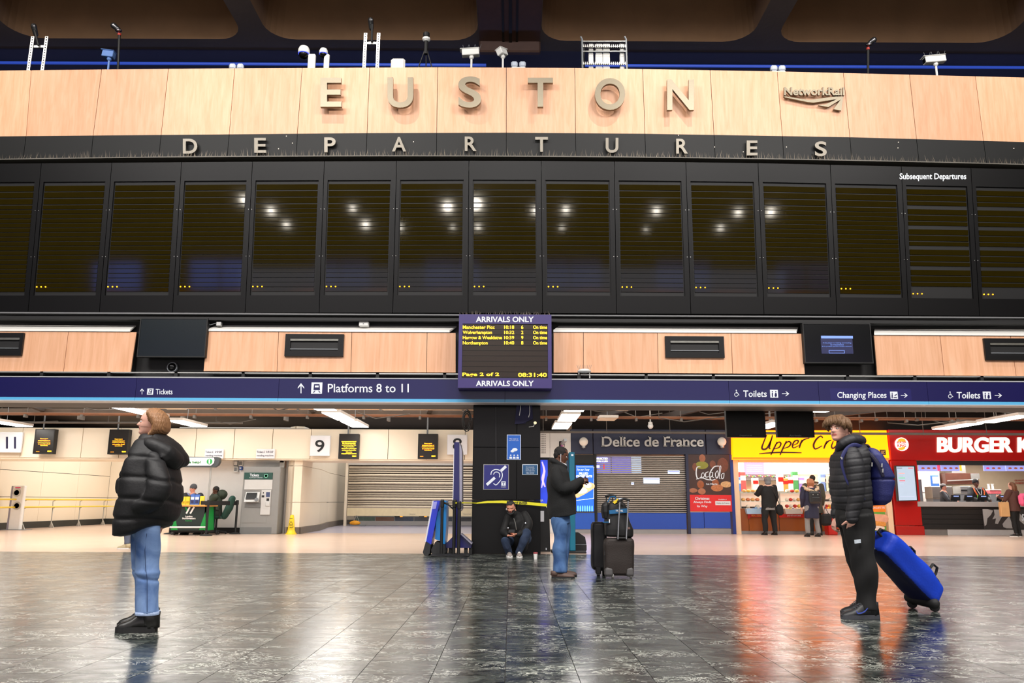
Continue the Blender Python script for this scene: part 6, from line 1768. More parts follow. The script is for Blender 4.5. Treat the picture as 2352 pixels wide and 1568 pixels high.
for x0_, x1_, lb, s_ in ((1668, 1758, 'left hanging black screen with Departures written below', 'Departures'), (1784, 1869, 'right hanging black screen with Arrivals written below', 'Arrivals')):
 q = screen(x0_, 931, x1_, 1004, 16.9, .12, lb, name='hanging_screen', mat=M('brown_black_screen', (16, 10, 7), .35, spec=.2), group='hanging screens')
 text(s_, (x0_ + x1_) / 2 - 14, 998, (x0_ + x1_) / 2 + 14, 1002, 16.9, GRP, q, ext=.003)
 c = P((x0_ + x1_) / 2, 931, 16.9)
 obj('hanger', B().tube([(c.x, 16.95, c.z), (c.x, 16.95, 3.98)], .03, 6), BLACKM, q)
 for k, px in enumerate((x0_ + 12, x1_ - 30, x1_ - 20)): obj('print_mark', B().pbox(px, 933, px + 7, 934.5, 16.895, .004), GRP, q)
# =================================================================== AROUND THE PILLAR
PY = FY
def psign(name, label, x0, y0, x1, y1, mat, rim=INK, cat='sign'):
 a, b2, c, e = rect(x0, y0, x1, y1, PY)
 t = thing(name, label, cat, ((a + b2) / 2, PY, c))
 obj('rim', B().box(a, PY - .015, c, b2, PY - .001, e, .004), rim, t)
 obj('face', B().box(a + .012, PY - .02, c + .012, b2 - .012, PY - .012, e - .012), mat, t)
 return t
NV = M('loop_sign_blue', (26, 30, 112), .3, var=.05)
t = psign('hearing_loop_sign', 'square blue hearing loop sign with an ear symbol on the black pillar', 1110, 1066, 1169, 1124.5, NV, GALV)
o6 = lambda L: [(780 + x / 3.92, 900 + y / 3.92) for x, y in L]
b_ = B(); Ye = PY - .02
stroke(b_, o6([(1325, 835), (1398, 770)]), Ye, 6.2, .004, False); stroke(b_, o6([(1455, 708), (1498, 668)]), Ye, 6.2, .004, False)
stroke(b_, o6([(1362, 745), (1370, 715), (1405, 697), (1450, 710), (1466, 745), (1455, 785), (1432, 815), (1408, 836), (1385, 822)]), Ye, 1.9, .004, False)
stroke(b_, o6([(1385, 742), (1400, 722), (1425, 722), (1442, 742), (1438, 768)]), Ye, 1.7, .004, False)
obj('ear_symbol', b_, INK, t)
obj('t_box', B().pbox(1151.5, 1105, 1161.5, 1115, Ye - .004, .004), INK, t); text('T', 1153.5, 1107, 1159.5, 1113.5, Ye - .004, NV, t, ext=.003, bold=.03); text('FOR HEARING', 1151, 1117, 1162, 1119, Ye, INK, t, ext=.003)
obj('conduit', B().tube([P(1139, 935, PY - .02), P(1139.5, 1066, PY - .02)], .008, 6), M('thin_conduit', (70, 70, 72), .4, .5), t)
PB = M('poster_bright_blue', (24, 92, 186), .35, var=.05)
t = psign('information_poster', 'upright bright blue poster with people symbols on the pillar', 1164, 998, 1196.5, 1056, PB)
text('We want to', 1170, 1006, 1190, 1009, Ye, INK, t, ext=.003); text('hear from you', 1169, 1010, 1191, 1013, Ye, INK, t, ext=.003)
b_ = B(); s = 1 / pxm(PY, 2)
b_.ball(P(1182.5, 1032.5, Ye), 6.5 * s, .006, 3.8 * s, n=14, m=5).ball(P(1177, 1036, Ye), 4.5 * s, .006, 3 * s, n=14, m=5); obj('speech_bubbles', b_, INK, t)
for k in range(3):
 px = 1173 + k * 8; b_ = B(); b_.ball(P(px, 1045.5, Ye), 1.8 * s, .006, 1.8 * s, n=10, m=5); b_.pprism([(px - 3.2, 1053), (px - 2.6, 1048.5), (px + 2.6, 1048.5), (px + 3.2, 1053)], Ye - .004, .004); obj('person_symbol', b_, INK, t)
t = psign('safety_notice', 'small teal notice about body worn video cameras on the pillar', 1199.5, 1066, 1235.5, 1090.5, M('teal_notice', (20, 78, 122), .35))
for k, (s_, w_) in enumerate((("For everyone's", 19), ('safety our staff', 20), ('wear body worn', 21), ('video cameras', 19))): text(s_, 1217.5 - w_ / 2, 1071 + k * 4.4, 1217.5 + w_ / 2, 1073.8 + k * 4.4, Ye, INK, t, ext=.003, bold=.02)
t = thing('blue_banner', 'dark blue hanging banner with white marks at the top of the pillar', 'banner', P(1213, 975, PY - .05))
obj('cloth', B().prism([PS(x, y, flat(PY - .05)) for x, y in ((1187, 926), (1218, 926), (1208, 972), (1182, 974))], (0, .01, 0)), M('banner_navy', (24, 22, 70), .6, var=.1), t)
obj('cloth', B().prism([PS(x, y, flat(PY - .06)) for x, y in ((1203, 926), (1222, 926), (1224, 962), (1200, 972))], (0, .01, 0)), M('banner_navy', (24, 22, 70), .6), t)
b_ = B(); stroke(b_, [(1196, 926), (1195, 940), (1193, 954)], PY - .055, 1.4, .003, False); stroke(b_, [(1216, 926), (1217, 945), (1214, 958)], PY - .065, 1.4, .003, False); obj('print_mark', b_, GALV, t)
c = P(1228, 972, PY - .03)
t = thing('wall_bracket', 'small metal bracket with a lamp on the upper right of the pillar', 'bracket', (c.x, PY, c.z - .05))
obj('lamp', B().ball(c + Vector((.01, 0, .01)), .03, n=10, m=6), M('bracket_glow', (255, 240, 190), .4, emit=.8, var=0), t); obj('arm', B().tube([c, c + Vector((-.02, 0, -.06)), c + Vector((-.11, .02, -.07))], .01, 6), GALV, t)
RB = M('rubber_foot', (38, 38, 40), .7)
def plane_board(name, label, quad, Y, d, mat, foot=None, group=None):
 c = P((quad[2][0] + quad[3][0]) / 2, 1272, Y)
 t = thing(name, label, 'sign', (c.x, Y, 0), group)
 obj('board', B().pprism(quad, Y, d), mat, t)
 return t
SYB = 14.95
BB = M('swing_sign_blue', (34, 52, 190), .3, var=.08); LB = M('swing_sign_light_blue', (26, 136, 214), .3, var=.08)
t = plane_board('folding_sign', 'leaning royal blue sign board with rubber foot, leftmost by the pillar', [(996, 1150), (1010, 1149), (990, 1250), (978.5, 1246)], SYB, .55, BB)
obj('panel_edge', B().pprism([(993, 1150), (997, 1149.5), (979.5, 1246), (975.5, 1243)], SYB + .02, .5), SIGNW, t)
obj('foot', B().pprism([(978, 1243), (989, 1250), (987, 1270), (982, 1276), (974, 1274.8), (971, 1268)], SYB - .05, .6), RB, t)
obj('logo_patch', B().pprism([(995, 1152), (1004, 1151.5), (1001, 1168), (993, 1169)], SYB - .004, .004), M('patch_lilac', (150, 150, 220), .4), t)
t = plane_board('folding_sign', 'light blue sign board standing upright behind the black post', [(1017, 1149), (1024, 1149), (1025.5, 1170), (1024.5, 1213), (1022, 1249), (1016, 1248)], SYB, .55, LB)
obj('panel', B().pprism([(1003, 1180), (1016, 1160), (1016, 1243), (999, 1238)], SYB + .12, .4), LB, t)
obj('foot', B().pprism([(1000, 1244), (1010, 1246), (1022, 1250), (1024, 1268), (1018, 1273), (992, 1273), (990, 1262)], SYB, .5), RB, t)
c3 = belt_post(1013.5, 1270, 1.0, 'black barrier post between the two blue sign boards', Y=14.85, r=.027)
c4 = belt_post(1042, 1272, 1.0, 'black barrier post just left of the tall navy stand', Y=14.8, r=.03)
c5 = belt_post(1053, 1271, .97, 'black barrier post in front of the tall navy stand, holding yellow tape', Y=14.72, r=.03)
tag(obj('barrier_strap', B().prism([c3 + Vector((0, 0, .93)), c3 + Vector((.1, 0, .90)), c4 + Vector((0, 0, .79)), c4 + Vector((0, 0, .83)), c3 + Vector((.1, 0, .94)), c3 + Vector((0, 0, .97))], (0, .01, 0)), BELT), 'short black strap sagging between two barrier posts', 'strap')
t = thing('totem_sign', 'tall narrow navy totem seen edge on with a triangular base left of the pillar', 'sign', (P(1048, 1265, 15.1).x, 15.1, 0))
TN = M('totem_navy', (22, 22, 88), .3, var=.05)
obj('body', B().pprism([(1043.5, 1015), (1054.5, 1015), (1055, 1156), (1055, 1230), (1043, 1230), (1041, 1156)], 15.1, .5), TN, t)
obj('side_trim', B().pprism([(1055, 1016), (1059, 1026), (1061, 1036), (1061, 1168), (1057.5, 1174), (1055, 1168)], 15.12, .45), M('totem_grey', (150, 148, 166), .3, .3), t)
obj('edge_trim', B().pprism([(1042, 1030), (1043.5, 1030), (1041, 1152), (1039.5, 1152)], 15.1, .45), SIGNW, t)
obj('base', B().pprism([(1044, 1228), (1057, 1226), (1083, 1249), (1082, 1258), (1020, 1258), (1021, 1251)], 15.12, .25), TN, t)
obj('base_wing', B().pprism([(1057, 1226), (1060, 1225), (1085, 1247), (1083, 1250)], 15.05, .3), M('totem_grey', (150, 148, 166), .3), t)
for px in (1024, 1034, 1070, 1081): obj('foot_peg', B().box(P(px, 1260, 15.2).x - .03, 15.15, 0, P(px, 1260, 15.2).x + .03, 15.3, P(px, 1257, 15.2).z), BLACKM, t)
tag(obj('rubber_mat', B().box(P(990, 1274, 14.9).x, 14.72, 0, P(1078, 1274, 14.9).x, 15.3, .03, .01), RB), 'flat black rubber base plates under the posts and signs', 'base')
TP = M('yellow_tape', (228, 220, 40), .45, var=.06)
tp = B()
pts = [(1046, 1154.5, 14.70, 3.2), (1066, 1154.2, 14.9, 2.6), (1085, 1154.5, 15.3, 2), (1095, 1155, 15.46, 2.6), (1120, 1152.5, 15.46, 5), (1153, 1152, 15.46, 6), (1182, 1153.6, 15.46, 7), (1215, 1156, 15.46, 7), (1255, 1159.5, 15.40, 6.5), (1275, 1161, 15.2, 6)]
for (x0_, y0_, Y0, h0), (x1_, y1_, Y1, h1) in zip(pts, pts[1:]):
 q = [P(x0_, y0_ - h0 / 2, Y0), P(x1_, y1_ - h1 / 2, Y1), P(x1_, y1_ + h1 / 2, Y1), P(x0_, y0_ + h0 / 2, Y0)]
 tp.add(q + [p + Vector((0, .003, 0)) for p in q], [(0, 1, 2, 3), (7, 6, 5, 4), (0, 4, 5, 1), (3, 2, 6, 7)])
t = thing('caution_tape', 'yellow caution tape reading DO NOT ENTER across the pillar', 'tape', P(1150, 1160, 15.46))
obj('tape', tp, TP, t)
text('DO NOT ENTER', 1166, 1151.8, 1211, 1157.6, 15.452, BLACKM, t, ext=.002, bold=.02, gap=.004)
c = G(1230, 1284)
t = thing('paper_cup', 'white paper cup with a red rim on the floor right of the crouching man', 'cup', c)
obj('cup', B().lathe(c, [(.028, 0), (.036, .095)], 16), WHITE, t); obj('lid', B().lathe((c.x, c.y, .095), [(.039, 0), (.039, .012), (.033, .022)], 16), M('cup_lid_red', (150, 50, 60), .4), t)
AYD = 16.3
a, b2, c, e = rect(1228, 1050, 1266, 1270, AYD)
t = thing('advert_stand', 'black advertising stand with a violet and blue screen right of the pillar', 'stand', ((a + b2) / 2, AYD, 0))
z1 = P(1250, 1160, AYD).z
obj('frame', B().box(a, AYD, z1, b2, AYD + .2, e, .01), BLACKM, t)
obj('screen', B().pbox(1230, 1056, 1258, 1158, AYD - .006, .006), M('stand_screen', (36, 60, 190), .3, emit=.9, var=.7, scale=2.2), t)
b_ = B(); stroke(b_, [(1245, 1060), (1250, 1080), (1246, 1100), (1252, 1118)], AYD - .01, 5, .004); stroke(b_, [(1252, 1080), (1248, 1100), (1244, 1120)], AYD - .01, 3.5, .004); obj('swirl_print', b_, M('swirl_lilac', (190, 170, 255), .4, emit=1.1, var=.2), t)
text('BA', 1241, 1146.5, 1248, 1151.5, AYD - .008, INK, t, ext=.003, bold=.05)
obj('body', B().pprism([(1232, 1160), (1252, 1160), (1262, 1175), (1264, 1270), (1232, 1270)], AYD + .02, .5), BLACKM, t)
obj('label', B().pbox(1241, 1173, 1249.5, 1198, AYD, .02, .004), SIGNW, t)
obj('light', B().pbox(1253.5, 1258, 1255.5, 1262.5, AYD, .02), INK, t)
TTY = 15.9
a, b2, c, e = rect(1308, 1038, 1321, 1265, TTY)
t = thing('totem_sign', 'narrow teal totem standing behind the man with the phone', 'sign', ((a + b2) / 2, TTY, 0))
obj('body', B().box(a, TTY, .04, b2, TTY + .5, e, .01), M('totem_teal', (10, 104, 130), .35, var=.05), t)
obj('side', B().box(a - .05, TTY + .03, .04, a, TTY + .5, e - .03), M('totem_dark_teal', (10, 50, 74), .35), t)
obj('icon', B().pbox(1312, 1043, 1317, 1047, TTY - .005, .005), INK, t)
obj('base', B().box(a - .35, TTY - .1, 0, b2 + .2, TTY + .6, .04, .01), BLACKM, t)
t = thing('floor_machine', 'low black sloping machine casing right of the teal totem', 'machine', (P(1334, 1268, 16.2).x, 16.2, 0))
obj('casing', B().pprism([(1319, 1222), (1328, 1222), (1344, 1233), (1347, 1250), (1319, 1250)], 16.2, .5), BLACKM, t)
obj('base', B().pprism([(1319, 1251), (1347.5, 1251), (1347.5, 1264), (1320, 1265)], 16.18, .55), RUBBER, t)
for px in (1326, 1341): obj('castor', B().lathe((P(px, 1266, 16.4).x, 16.4, .03), [(.03, 0), (.03, .04)], 10, 'X'), RUBBER, t)
obj('trim', B().pbox(1320, 1249.5, 1347, 1251, 16.17, .01), GRP, t)
# =================================================================== PEOPLE
LV = np.array([  # z, xfront, xback, halfwidth   (in head heights)
 (.50, .02, -.10, .05), (.485, .11, -.20, .13), (.45, .19, -.29, .20), (.38, .27, -.37, .27), (.28, .335, -.42, .315), (.17, .37, -.445, .335), (.07, .38, -.45, .338), (0, .365, -.44, .33),
 (-.08, .365, -.41, .318), (-.17, .362, -.34, .295), (-.25, .355, -.24, .268), (-.33, .345, -.14, .238), (-.40, .34, -.04, .20), (-.46, .315, .05, .15), (-.50, .25, .12, .08)])
def head_rot(yaw, pitch=0, roll=0):
 return Matrix.Rotation(yaw, 3, 'Z') @ Matrix.Rotation(-pitch, 3, 'Y') @ Matrix.Rotation(roll, 3, 'X')
def head(b, c, H, R, nose=1.0, jaw=1.0, ears=True):
 zs = np.concatenate([np.linspace(.5, .1, 16), np.linspace(.08, -.5, 34)])
 n = 40
 rs = []
 LZ = LV[::-1]
 for z in zs:
  xf = np.interp(z, LZ[:, 0], LZ[:, 1]); xb = np.interp(z, LZ[:, 0], LZ[:, 2]); w = np.interp(z, LZ[:, 0], LZ[:, 3])
  if z < -.2: w *= jaw
  ring = []
  for j in range(n):
   t = 2 * math.pi * j / n
   ct, st = math.cos(t), math.sin(t)
   x = (xf + xb) / 2 + (xf - xb) / 2 * math.copysign(abs(ct) ** .92, ct)
   y = w * math.copysign(abs(st) ** .85, st)
   if ct > 0:
    g = lambda yy, zz, sy, sz: math.exp(-((y - yy) / sy) ** 2 - ((z - zz) / sz) ** 2)
    if -.20 < z < .07:
     f_ = (.07 - z) / .20 if z > -.13 else max(0, (z + .20) / .07)
     x += nose * .135 * f_ * math.exp(-(y / (.045 + .025 * f_)) ** 2)
    x += .022 * (g(.13, .07, .1, .035) + g(-.13, .07, .1, .035))
    x -= .045 * (g(.135, 0, .075, .045) + g(-.135, 0, .075, .045))
    x += .02 * (g(.2, -.12, .1, .1) + g(-.2, -.12, .1, .1))
    x += .034 * g(0, -.225, .10, .022) + .030 * g(0, -.272, .09, .024) - .012 * g(0, -.247, .1, .010) - .012 * g(0, -.32, .1, .03)
    x += .03 * g(0, -.40, .10, .05)
   ring.append(Vector((x, y, z)))
  rs.append(ring)
 rs = [[c + R @ (p * H) for p in r_] for r_ in rs]
 b.rings(rs[::-1])
 if ears:
  for s in (1, -1):
   e = c + R @ (Vector((-.03, s * .335, -.04)) * H)
   b.ball(e, .065 * H, .03 * H, .115 * H, n=10, m=7, rot=R @ Matrix.Rotation(s * .3, 3, 'Z') @ Matrix.Rotation(.2, 3, 'Y'))
def eyes(parent, c, H, R, iris=EYED, lids=True):
 for s in (1, -1):
  e = c + R @ (Vector((.322, s * .135, -.002)) * H)
  w = obj('eye', B().ball(e, .052 * H, .06 * H, .028 * H, n=12, m=8, rot=R), EYEW, parent, smooth=True)
  p = e + R @ (Vector((.038, 0, .0)) * H)
  obj('iris', B().ball(p, .020 * H, .024 * H, .024 * H, n=10, m=6, rot=R), iris, w, smooth=True)
def hand(b, wr, d, pn, s=1.0, curls=(.9, .9, .9, .9), thumb=.5, side=1):
 """wr wrist, d finger direction, pn palm normal (fingers curl toward it); side sets the thumb side"""
 d = Vector(d).normalized(); pn = Vector(pn); pn = (pn - d * pn.dot(d)).normalized()
 lt = d.cross(pn) * side
 b.tube([wr - d * .02 * s, wr + d * .02 * s, wr + d * .055 * s, wr + d * .09 * s], [.024 * s, .028 * s, .038 * s, .036 * s], 12, .42, ref=pn)
 for i, (o, L, cu) in enumerate(zip((.030, .010, -.010, -.029), (.072, .080, .074, .058), curls)):
  p = wr + d * .085 * s + lt * o * s
  pts = [p - d * .03 * s, p]
  a = cu * .35
  for seg in (.45, .32, .23):
   q = d * math.cos(a) + pn * math.sin(a)
   p = p + q * L * seg * s
   pts.append(p); a += cu * .75
  b.tube(pts, [.0095 * s, .0095 * s, .009 * s, .0085 * s, .0072 * s], 8, rnd=True, ref=lt)
 p0 = wr + d * .02 * s + lt * .022 * s
 q1 = (lt * .75 + d * .65 + pn * .25).normalized(); q2 = (lt * (.5 - thumb * .5) + d * .8 + pn * thumb).normalized()
 b.tube([p0, p0 + q1 * .035 * s, p0 + q1 * .035 * s + q2 * .03 * s, p0 + q1 * .035 * s + q2 * .055 * s], [.014 * s, .012 * s, .0105 * s, .0085 * s], 8, rnd=True, ref=pn)
def body_mesh(b, c, H, R, vox, mats, parent, beard=False, brow=True, smooth=1, stubble_low=-.12):
 V, Fc = fuse(b, vox, smooth)
 Rn = np.array(R)
 cen = np.array([V[list(f)].mean(0) for f in Fc])
 lc = ((cen - np.array(c)) @ Rn) / H
 mi = np.zeros(len(Fc), dtype=np.int32)
 mi[(lc[:, 0] > .3) & (np.abs(lc[:, 1]) < .115) & (lc[:, 2] < -.215) & (lc[:, 2] > -.288)] = 1
 if brow:
  mi[(lc[:, 0] > .24) & (np.abs(lc[:, 1]) < .235) & (np.abs(lc[:, 1]) > .055) & (lc[:, 2] < .095) & (lc[:, 2] > .062)] = 2
 if beard:
  m_ = (lc[:, 2] < stubble_low) & (lc[:, 2] > -.56) & (np.abs(lc[:, 1]) < .4) & (lc[:, 0] > .0) & (mi != 1) & ~((lc[:, 2] > -.19) & (np.abs(lc[:, 1]) < .17)) & (lc[:, 0] < .6)
  mi[m_] = 2
 return obj('body', (V, Fc, mi), mats, parent, smooth=True)
def shoe(parent, heel, toe, hw, hh, ht, mat, sole_mat, sh=.025, laces=None, name='shoe', z0=0.0):
 heel = Vector(heel); toe = Vector(toe)
 heel.z = toe.z = z0
 d = (toe - heel); L = d.length; d.normalize(); s = Vector((d.y, -d.x, 0))
 prof = [(0, .62, .72), (.05, .85, .86), (.2, .92, .95), (.36, .86, .98), (.48, .9, .86), (.6, 1.0, .66), (.75, 1.03, .52), (.88, .92, .45), (.96, .66, .36), (1.0, .36, .22)]
 rs, so = [], []
 for u, w, h in prof:
  c = heel + d * L * u
  top = ht + (hh - ht) * max(0, (h - .45) / .55) if h > .45 else ht * h / .45
  ring = []
  for j in range(16):
   a = 2 * math.pi * j / 16
   cx, cz = math.cos(a), math.sin(a)
   zz = sh * .6 + (top - sh * .6) * (max(0, cz) ** .8)
   narrow = 1 - .12 * max(0, cz) if u < .45 else 1 - .12 * max(0, cz)
   ring.append(c + s * hw * w * narrow * math.copysign(abs(cx) ** .8, cx) + Vector((0, 0, zz)))
  rs.append(ring)
  ring = [c + s * hw * w * 1.07 * q for q in (-1, 1)]
  so.append([c - s * hw * w * 1.08 + Vector((0, 0, .001)), c + s * hw * w * 1.08 + Vector((0, 0, .001)), c + s * hw * w * 1.08 + Vector((0, 0, sh)), c - s * hw * w * 1.08 + Vector((0, 0, sh))])
 sb_ = B().rings(rs); q = heel + d * L * .15
 sb_.tube([q + Vector((0, 0, .03)), q + d * L * .01 + Vector((0, 0, hh * .7)), q + Vector((0, 0, hh))], [hw * 1.0, hw * .98, hw * .96], 14, 1.25, ref=d)
 o = obj(name, sb_, mat, parent, smooth=True)
 obj('sole', B().rings(so), sole_mat, o)
 if laces is not None:
  lb = B()
  for k in range(5):
   u = .40 + .055 * k; c = heel + d * L * u; h_ = np.interp(u, [p_[0] for p_ in prof], [p_[2] for p_ in prof]); z = ht + (hh - ht) * max(0, h_ - .45) / .55 + .004
   for q in (1, -1): lb.tube([c - s * hw * .42 + Vector((0, 0, z - .012)), c + Vector((0, 0, z)), c + d * .02 * q + s * hw * .42 + Vector((0, 0, z - .012))], .0032, 5)
  obj('laces', lb, laces, o)
 return o
BLKJ = M('black_quilt', (9, 9, 12), .62, var=.15, scale=5, bump=.1, bscale=60, sheen=.15)
HAIR1 = M('dark_blond_hair', (150, 108, 72), .45, var=.35, scale=14, stretch=(4, 4, .8), bump=.5, bscale=40)
HAIR2 = M('light_brown_hair', (112, 82, 54), .5, var=.35, scale=14, stretch=(4, 4, 1), bump=.5, bscale=40)
HAIRB = M('black_hair', (20, 17, 16), .6, var=.2, bump=.4, bscale=90)
BROWB = M('brow_brown', (110, 76, 52), .6)
JEANL = denim_material('light_blue_denim', (66, 98, 152), (136, 166, 210), 4.5)
JEANM = denim_material('mid_blue_denim', (42, 74, 122), (88, 124, 172), 5)
JEAND = denim_material('dark_denim', (20, 30, 52), (62, 80, 110), 4)
def legs_skel(b, hips, knees, ankles, feet, r=(.075, .05, .028)):
 for h, k, a, f in zip(hips, knees, ankles, feet):
  b.tube([h, (h + k) / 2, k, (k + a) / 2, a], [r[0], r[0] * .85, r[1], r[1] * .95, r[2]], 12, rnd=True)
  g = a.lerp(f, .25); g.z = .04; e = a.lerp(f, .8); e.z = .035
  b.tube([a + Vector((0, 0, .01)), g, e], [.026, .022, .016], 10, rnd=True)
Y = 6.33
c0 = P(325, 1447, Y); c0.z = 0
W1 = thing('person', 'woman with dark blond bob, black puffer coat and light blue jeans, gazing left', 'person', (c0.x, Y, 0))
HC = P(347, 970.5, Y); HH = .212
HR = head_rot(math.pi - (-.12), .10, 0)
HR = Matrix.Rotation(math.pi + .30, 3, 'Z') @ Matrix.Rotation(-.08, 3, 'Y')
b = B()
head(b, HC, HH, HR, nose=1.0, jaw=.95, ears=False)
nk = P(358, 1018, Y)
b.tube([P(353, 985, Y), P(357, 1005, Y), nk + Vector((0, 0, -.04))], [.052, .05, .06], 14, rnd=True)
b.tube([nk, P(356, 1060, Y), P(350, 1120, Y), P(340, 1180, Y), P(338, 1205, Y)], [.09, .13, .12, .12, .12], 16, 1.1, rnd=True)
for s in (-1, 1):
 sh_, el, wr = (P(358, 1062, Y + .17 * s), P(366, 1130, Y + .22 * s), P(318, 1165, Y + .2 * s)) if s < 0 else (P(345, 1060, Y + .17), P(292, 1110, Y + .23), P(292, 1150, Y + .16))
 b.tube([sh_, el, wr], [.05, .042, .028], 10, rnd=True)
 hand(b, wr, (wr - el), (0, -s, -.3), .95, (.5,) * 4, side=s)
legs_skel(b, [P(344, 1200, Y - .09), P(332, 1200, Y + .09)], [P(340, 1310, Y - .09), P(328, 1305, Y + .09)], [P(344, 1418, Y - .09), P(338, 1415, Y + .09)], [P(285, 1440, Y - .09), P(285, 1436, Y + .09)])
body_mesh(b, HC, HH, HR, .0048, [SKIN, LIPS, BROWB], W1)
eyes(W1, HC, HH, HR)
hb = B()
o1 = lambda x, y: (240 + x / 4.9, 920 + y / 4.9)
hb.ball(HC + HR @ Vector((-.11, 0, .145)) * HH, .42 * HH, .385 * HH, .375 * HH, n=24, m=14, rot=HR)
hb.slab([(350, 938, 362, 937, .04), (341, 943, 373, 943, .075), (340, 950, 381, 951, .098), (345, 959, 385, 960, .11), (351, 969, 387, 970, .116), (355, 979, 386, 981, .116), (353, 988, 384, 989, .112), (347, 995, 379, 995, .104), (341, 1001, 366, 1002, .092), (342, 1004, 358, 1004, .08)], Y, 28, 2.3)
st = lambda V: .0013 * np.sin(np.arctan2(V[:, 1] - HC.y, V[:, 0] - HC.x) * 46 + 6 * np.sin(V[:, 2] * 22)) + .0012 * np.sin(V[:, 0] * 420 + V[:, 2] * 60)
obj('hair', fuse(hb, .0055, 3, st), HAIR1, W1, smooth=True)
cb_ = B()
cb_.slab([(330, 1000, 374, 994, .07), (322, 1008, 380, 998, .11), (316, 1020, 388, 1008, .16), (309, 1034, 398, 1024, .20), (303, 1054, 401, 1044, .24), (295, 1081, 404, 1078, .26), (288, 1110, 409, 1108, .28), (282, 1140, 409, 1134, .29), (276, 1175, 406, 1158, .29), (272, 1208, 402, 1184, .28), (268.5, 1233, 388, 1203, .26), (269, 1235, 386, 1205, .23)], Y, 36, 2.4)
cb_.limb([(352, 1056, -.2, 20), (362, 1085, -.25, 25), (366, 1118, -.28, 26), (352, 1148, -.29, 23), (330, 1162, -.27, 19), (316, 1166, -.24, 16)], Y, 20, 1.0)
cb_.limb([(320, 1060, .2, 22), (298, 1085, .25, 19), (285, 1105, .27, 17), (281, 1128, .26, 15), (290, 1143, .22, 13)], Y, 18, 1.0)
qz = quilt(.155, .013, (.12, 0, 1), .10, 1.0, .10, folds(.012, 13, 3))
obj('coat', fuse(cb_, .011, 3, qz), BLKJ, W1, smooth=True)
hd = B()
hd.limb([(335, 1012, -.10, 10), (352, 1024, -.16, 18), (376, 1040, -.14, 25), (396, 1056, -.05, 24), (402, 1062, .05, 22), (388, 1046, .14, 22), (358, 1024, .16, 16), (338, 1012, .10, 10)], Y, 18, 1.0)
hd.limb([(368, 1006, 0, 13), (385, 1030, 0, 22), (398, 1054, 0, 23)], Y, 18, 3.0)
hd.limb([(326, 1010, -.05, 7), (322, 1030, -.10, 9), (316, 1052, -.13, 8), (308, 1082, -.14, 7)], Y, 12, 1.4)
obj('hood', fuse(hd, .010, 3, folds(.014, 15, 9)), M('black_quilt_hood', (13, 13, 15), .6, var=.2, bump=.1, bscale=60, sheen=.15), W1, smooth=True)
obj('toggle', B().ball(P(321, 1008, Y - .08), .012, n=8, m=5), RUBBER, W1)
jb = B()
jb.limb([(344, 1190, -.09, 27), (339, 1240, -.10, 26), (338, 1285, -.10, 24.5), (338, 1312, -.10, 25), (339, 1360, -.10, 24.5), (339.5, 1408, -.10, 24.5)], Y, 22, 1.0, rnd=False)
jb.limb([(330, 1190, .09, 28), (325, 1250, .09, 23), (322, 1300, .09, 19), (332, 1325, .09, 20), (334, 1370, .09, 21), (335, 1404, .09, 21)], Y, 22, 1.0, rnd=False)
jb.limb([(338, 1180, 0, 30), (337, 1212, 0, 31)], Y, 20, 1.35, sub=1)
def kn(V):
 z = V[:, 2]
 kz = P(338, 1312, Y).z
 return .007 * np.exp(-((z - kz) / .018) ** 2) - .010 * np.exp(-((z - kz + .028 + .2 * (V[:, 0] - c0.x)) / .012) ** 2) + folds(.009, 16, 5)(V)
obj('jeans', fuse(jb, .0085, 2, kn), JEANL, W1, smooth=True)
seam = [P(x, y, Y - .10 - .083) for x, y in ((337, 1225), (333, 1262), (334, 1300), (338, 1330), (338, 1370), (338, 1405))]
obj('side_seam', B().tube(seam, .0022, 5), M('seam_navy', (36, 54, 92), .8), W1)
hemb = B()
for cx, yy, dd, rr in ((339.5, 1407, -.10, 25.3), (335, 1403, .09, 21.8)):
 cc_ = P(cx, yy, Y + dd); r_ = rr / pxm(Y); hemb.rings([[(cc_.x + r_ * k_ * math.cos(a), cc_.y + r_ * k_ * math.sin(a), cc_.z + h_) for a in np.linspace(0, 2 * math.pi, 28, endpoint=False)] for k_, h_ in ((1, -.012), (1.03, 0), (1, .012))])
obj('frayed_hem', hemb, M('hem_pale', (170, 190, 224), .9, var=.3, scale=60), W1)
BOOT = M('black_boot', (26, 25, 24), .4, var=.2, bump=.05)
shoe(W1, (P(359, 1446, Y - .09).x, Y - .09, 0), (P(266, 1448, Y - .12).x, Y - .12, 0), .052, .15, .07, BOOT, RUBBER, .042, M('lace_grey', (96, 92, 86), .7), 'boot')
shoe(W1, (P(357, 1440, Y + .10).x, Y + .10, 0), (P(270, 1440, Y + .08).x, Y + .08, 0), .052, .15, .07, BOOT, RUBBER, .042, GRP, 'boot')
Y = 7.24
c0y = P(1985, 1416, Y); c0y.z = 0
W2 = thing('person', 'young man with fringe hair, black padded jacket and cargo trousers, pulling a blue bag', 'person', (c0y.x, Y, 0))
HC2 = P(1929, 985.5, Y); HH2 = .222
HR2 = Matrix.Rotation(math.pi + .50, 3, 'Z') @ Matrix.Rotation(-.05, 3, 'Y')
b = B()
head(b, HC2, HH2, HR2, nose=.9, jaw=1.08, ears=True)
b.tube([P(1938, 1000, Y), P(1943, 1018, Y), P(1948, 1035, Y)], [.06, .057, .065], 14, rnd=True)
b.tube([P(1948, 1030, Y), P(1952, 1070, Y), P(1954, 1120, Y), P(1960, 1180, Y)], [.10, .13, .12, .11], 16, 1.2, rnd=True)
b.tube([P(1957, 1048, Y - .18), P(1970, 1112, Y - .21), P(1958, 1190, Y - .215)], [.05, .043, .03], 12, rnd=True)
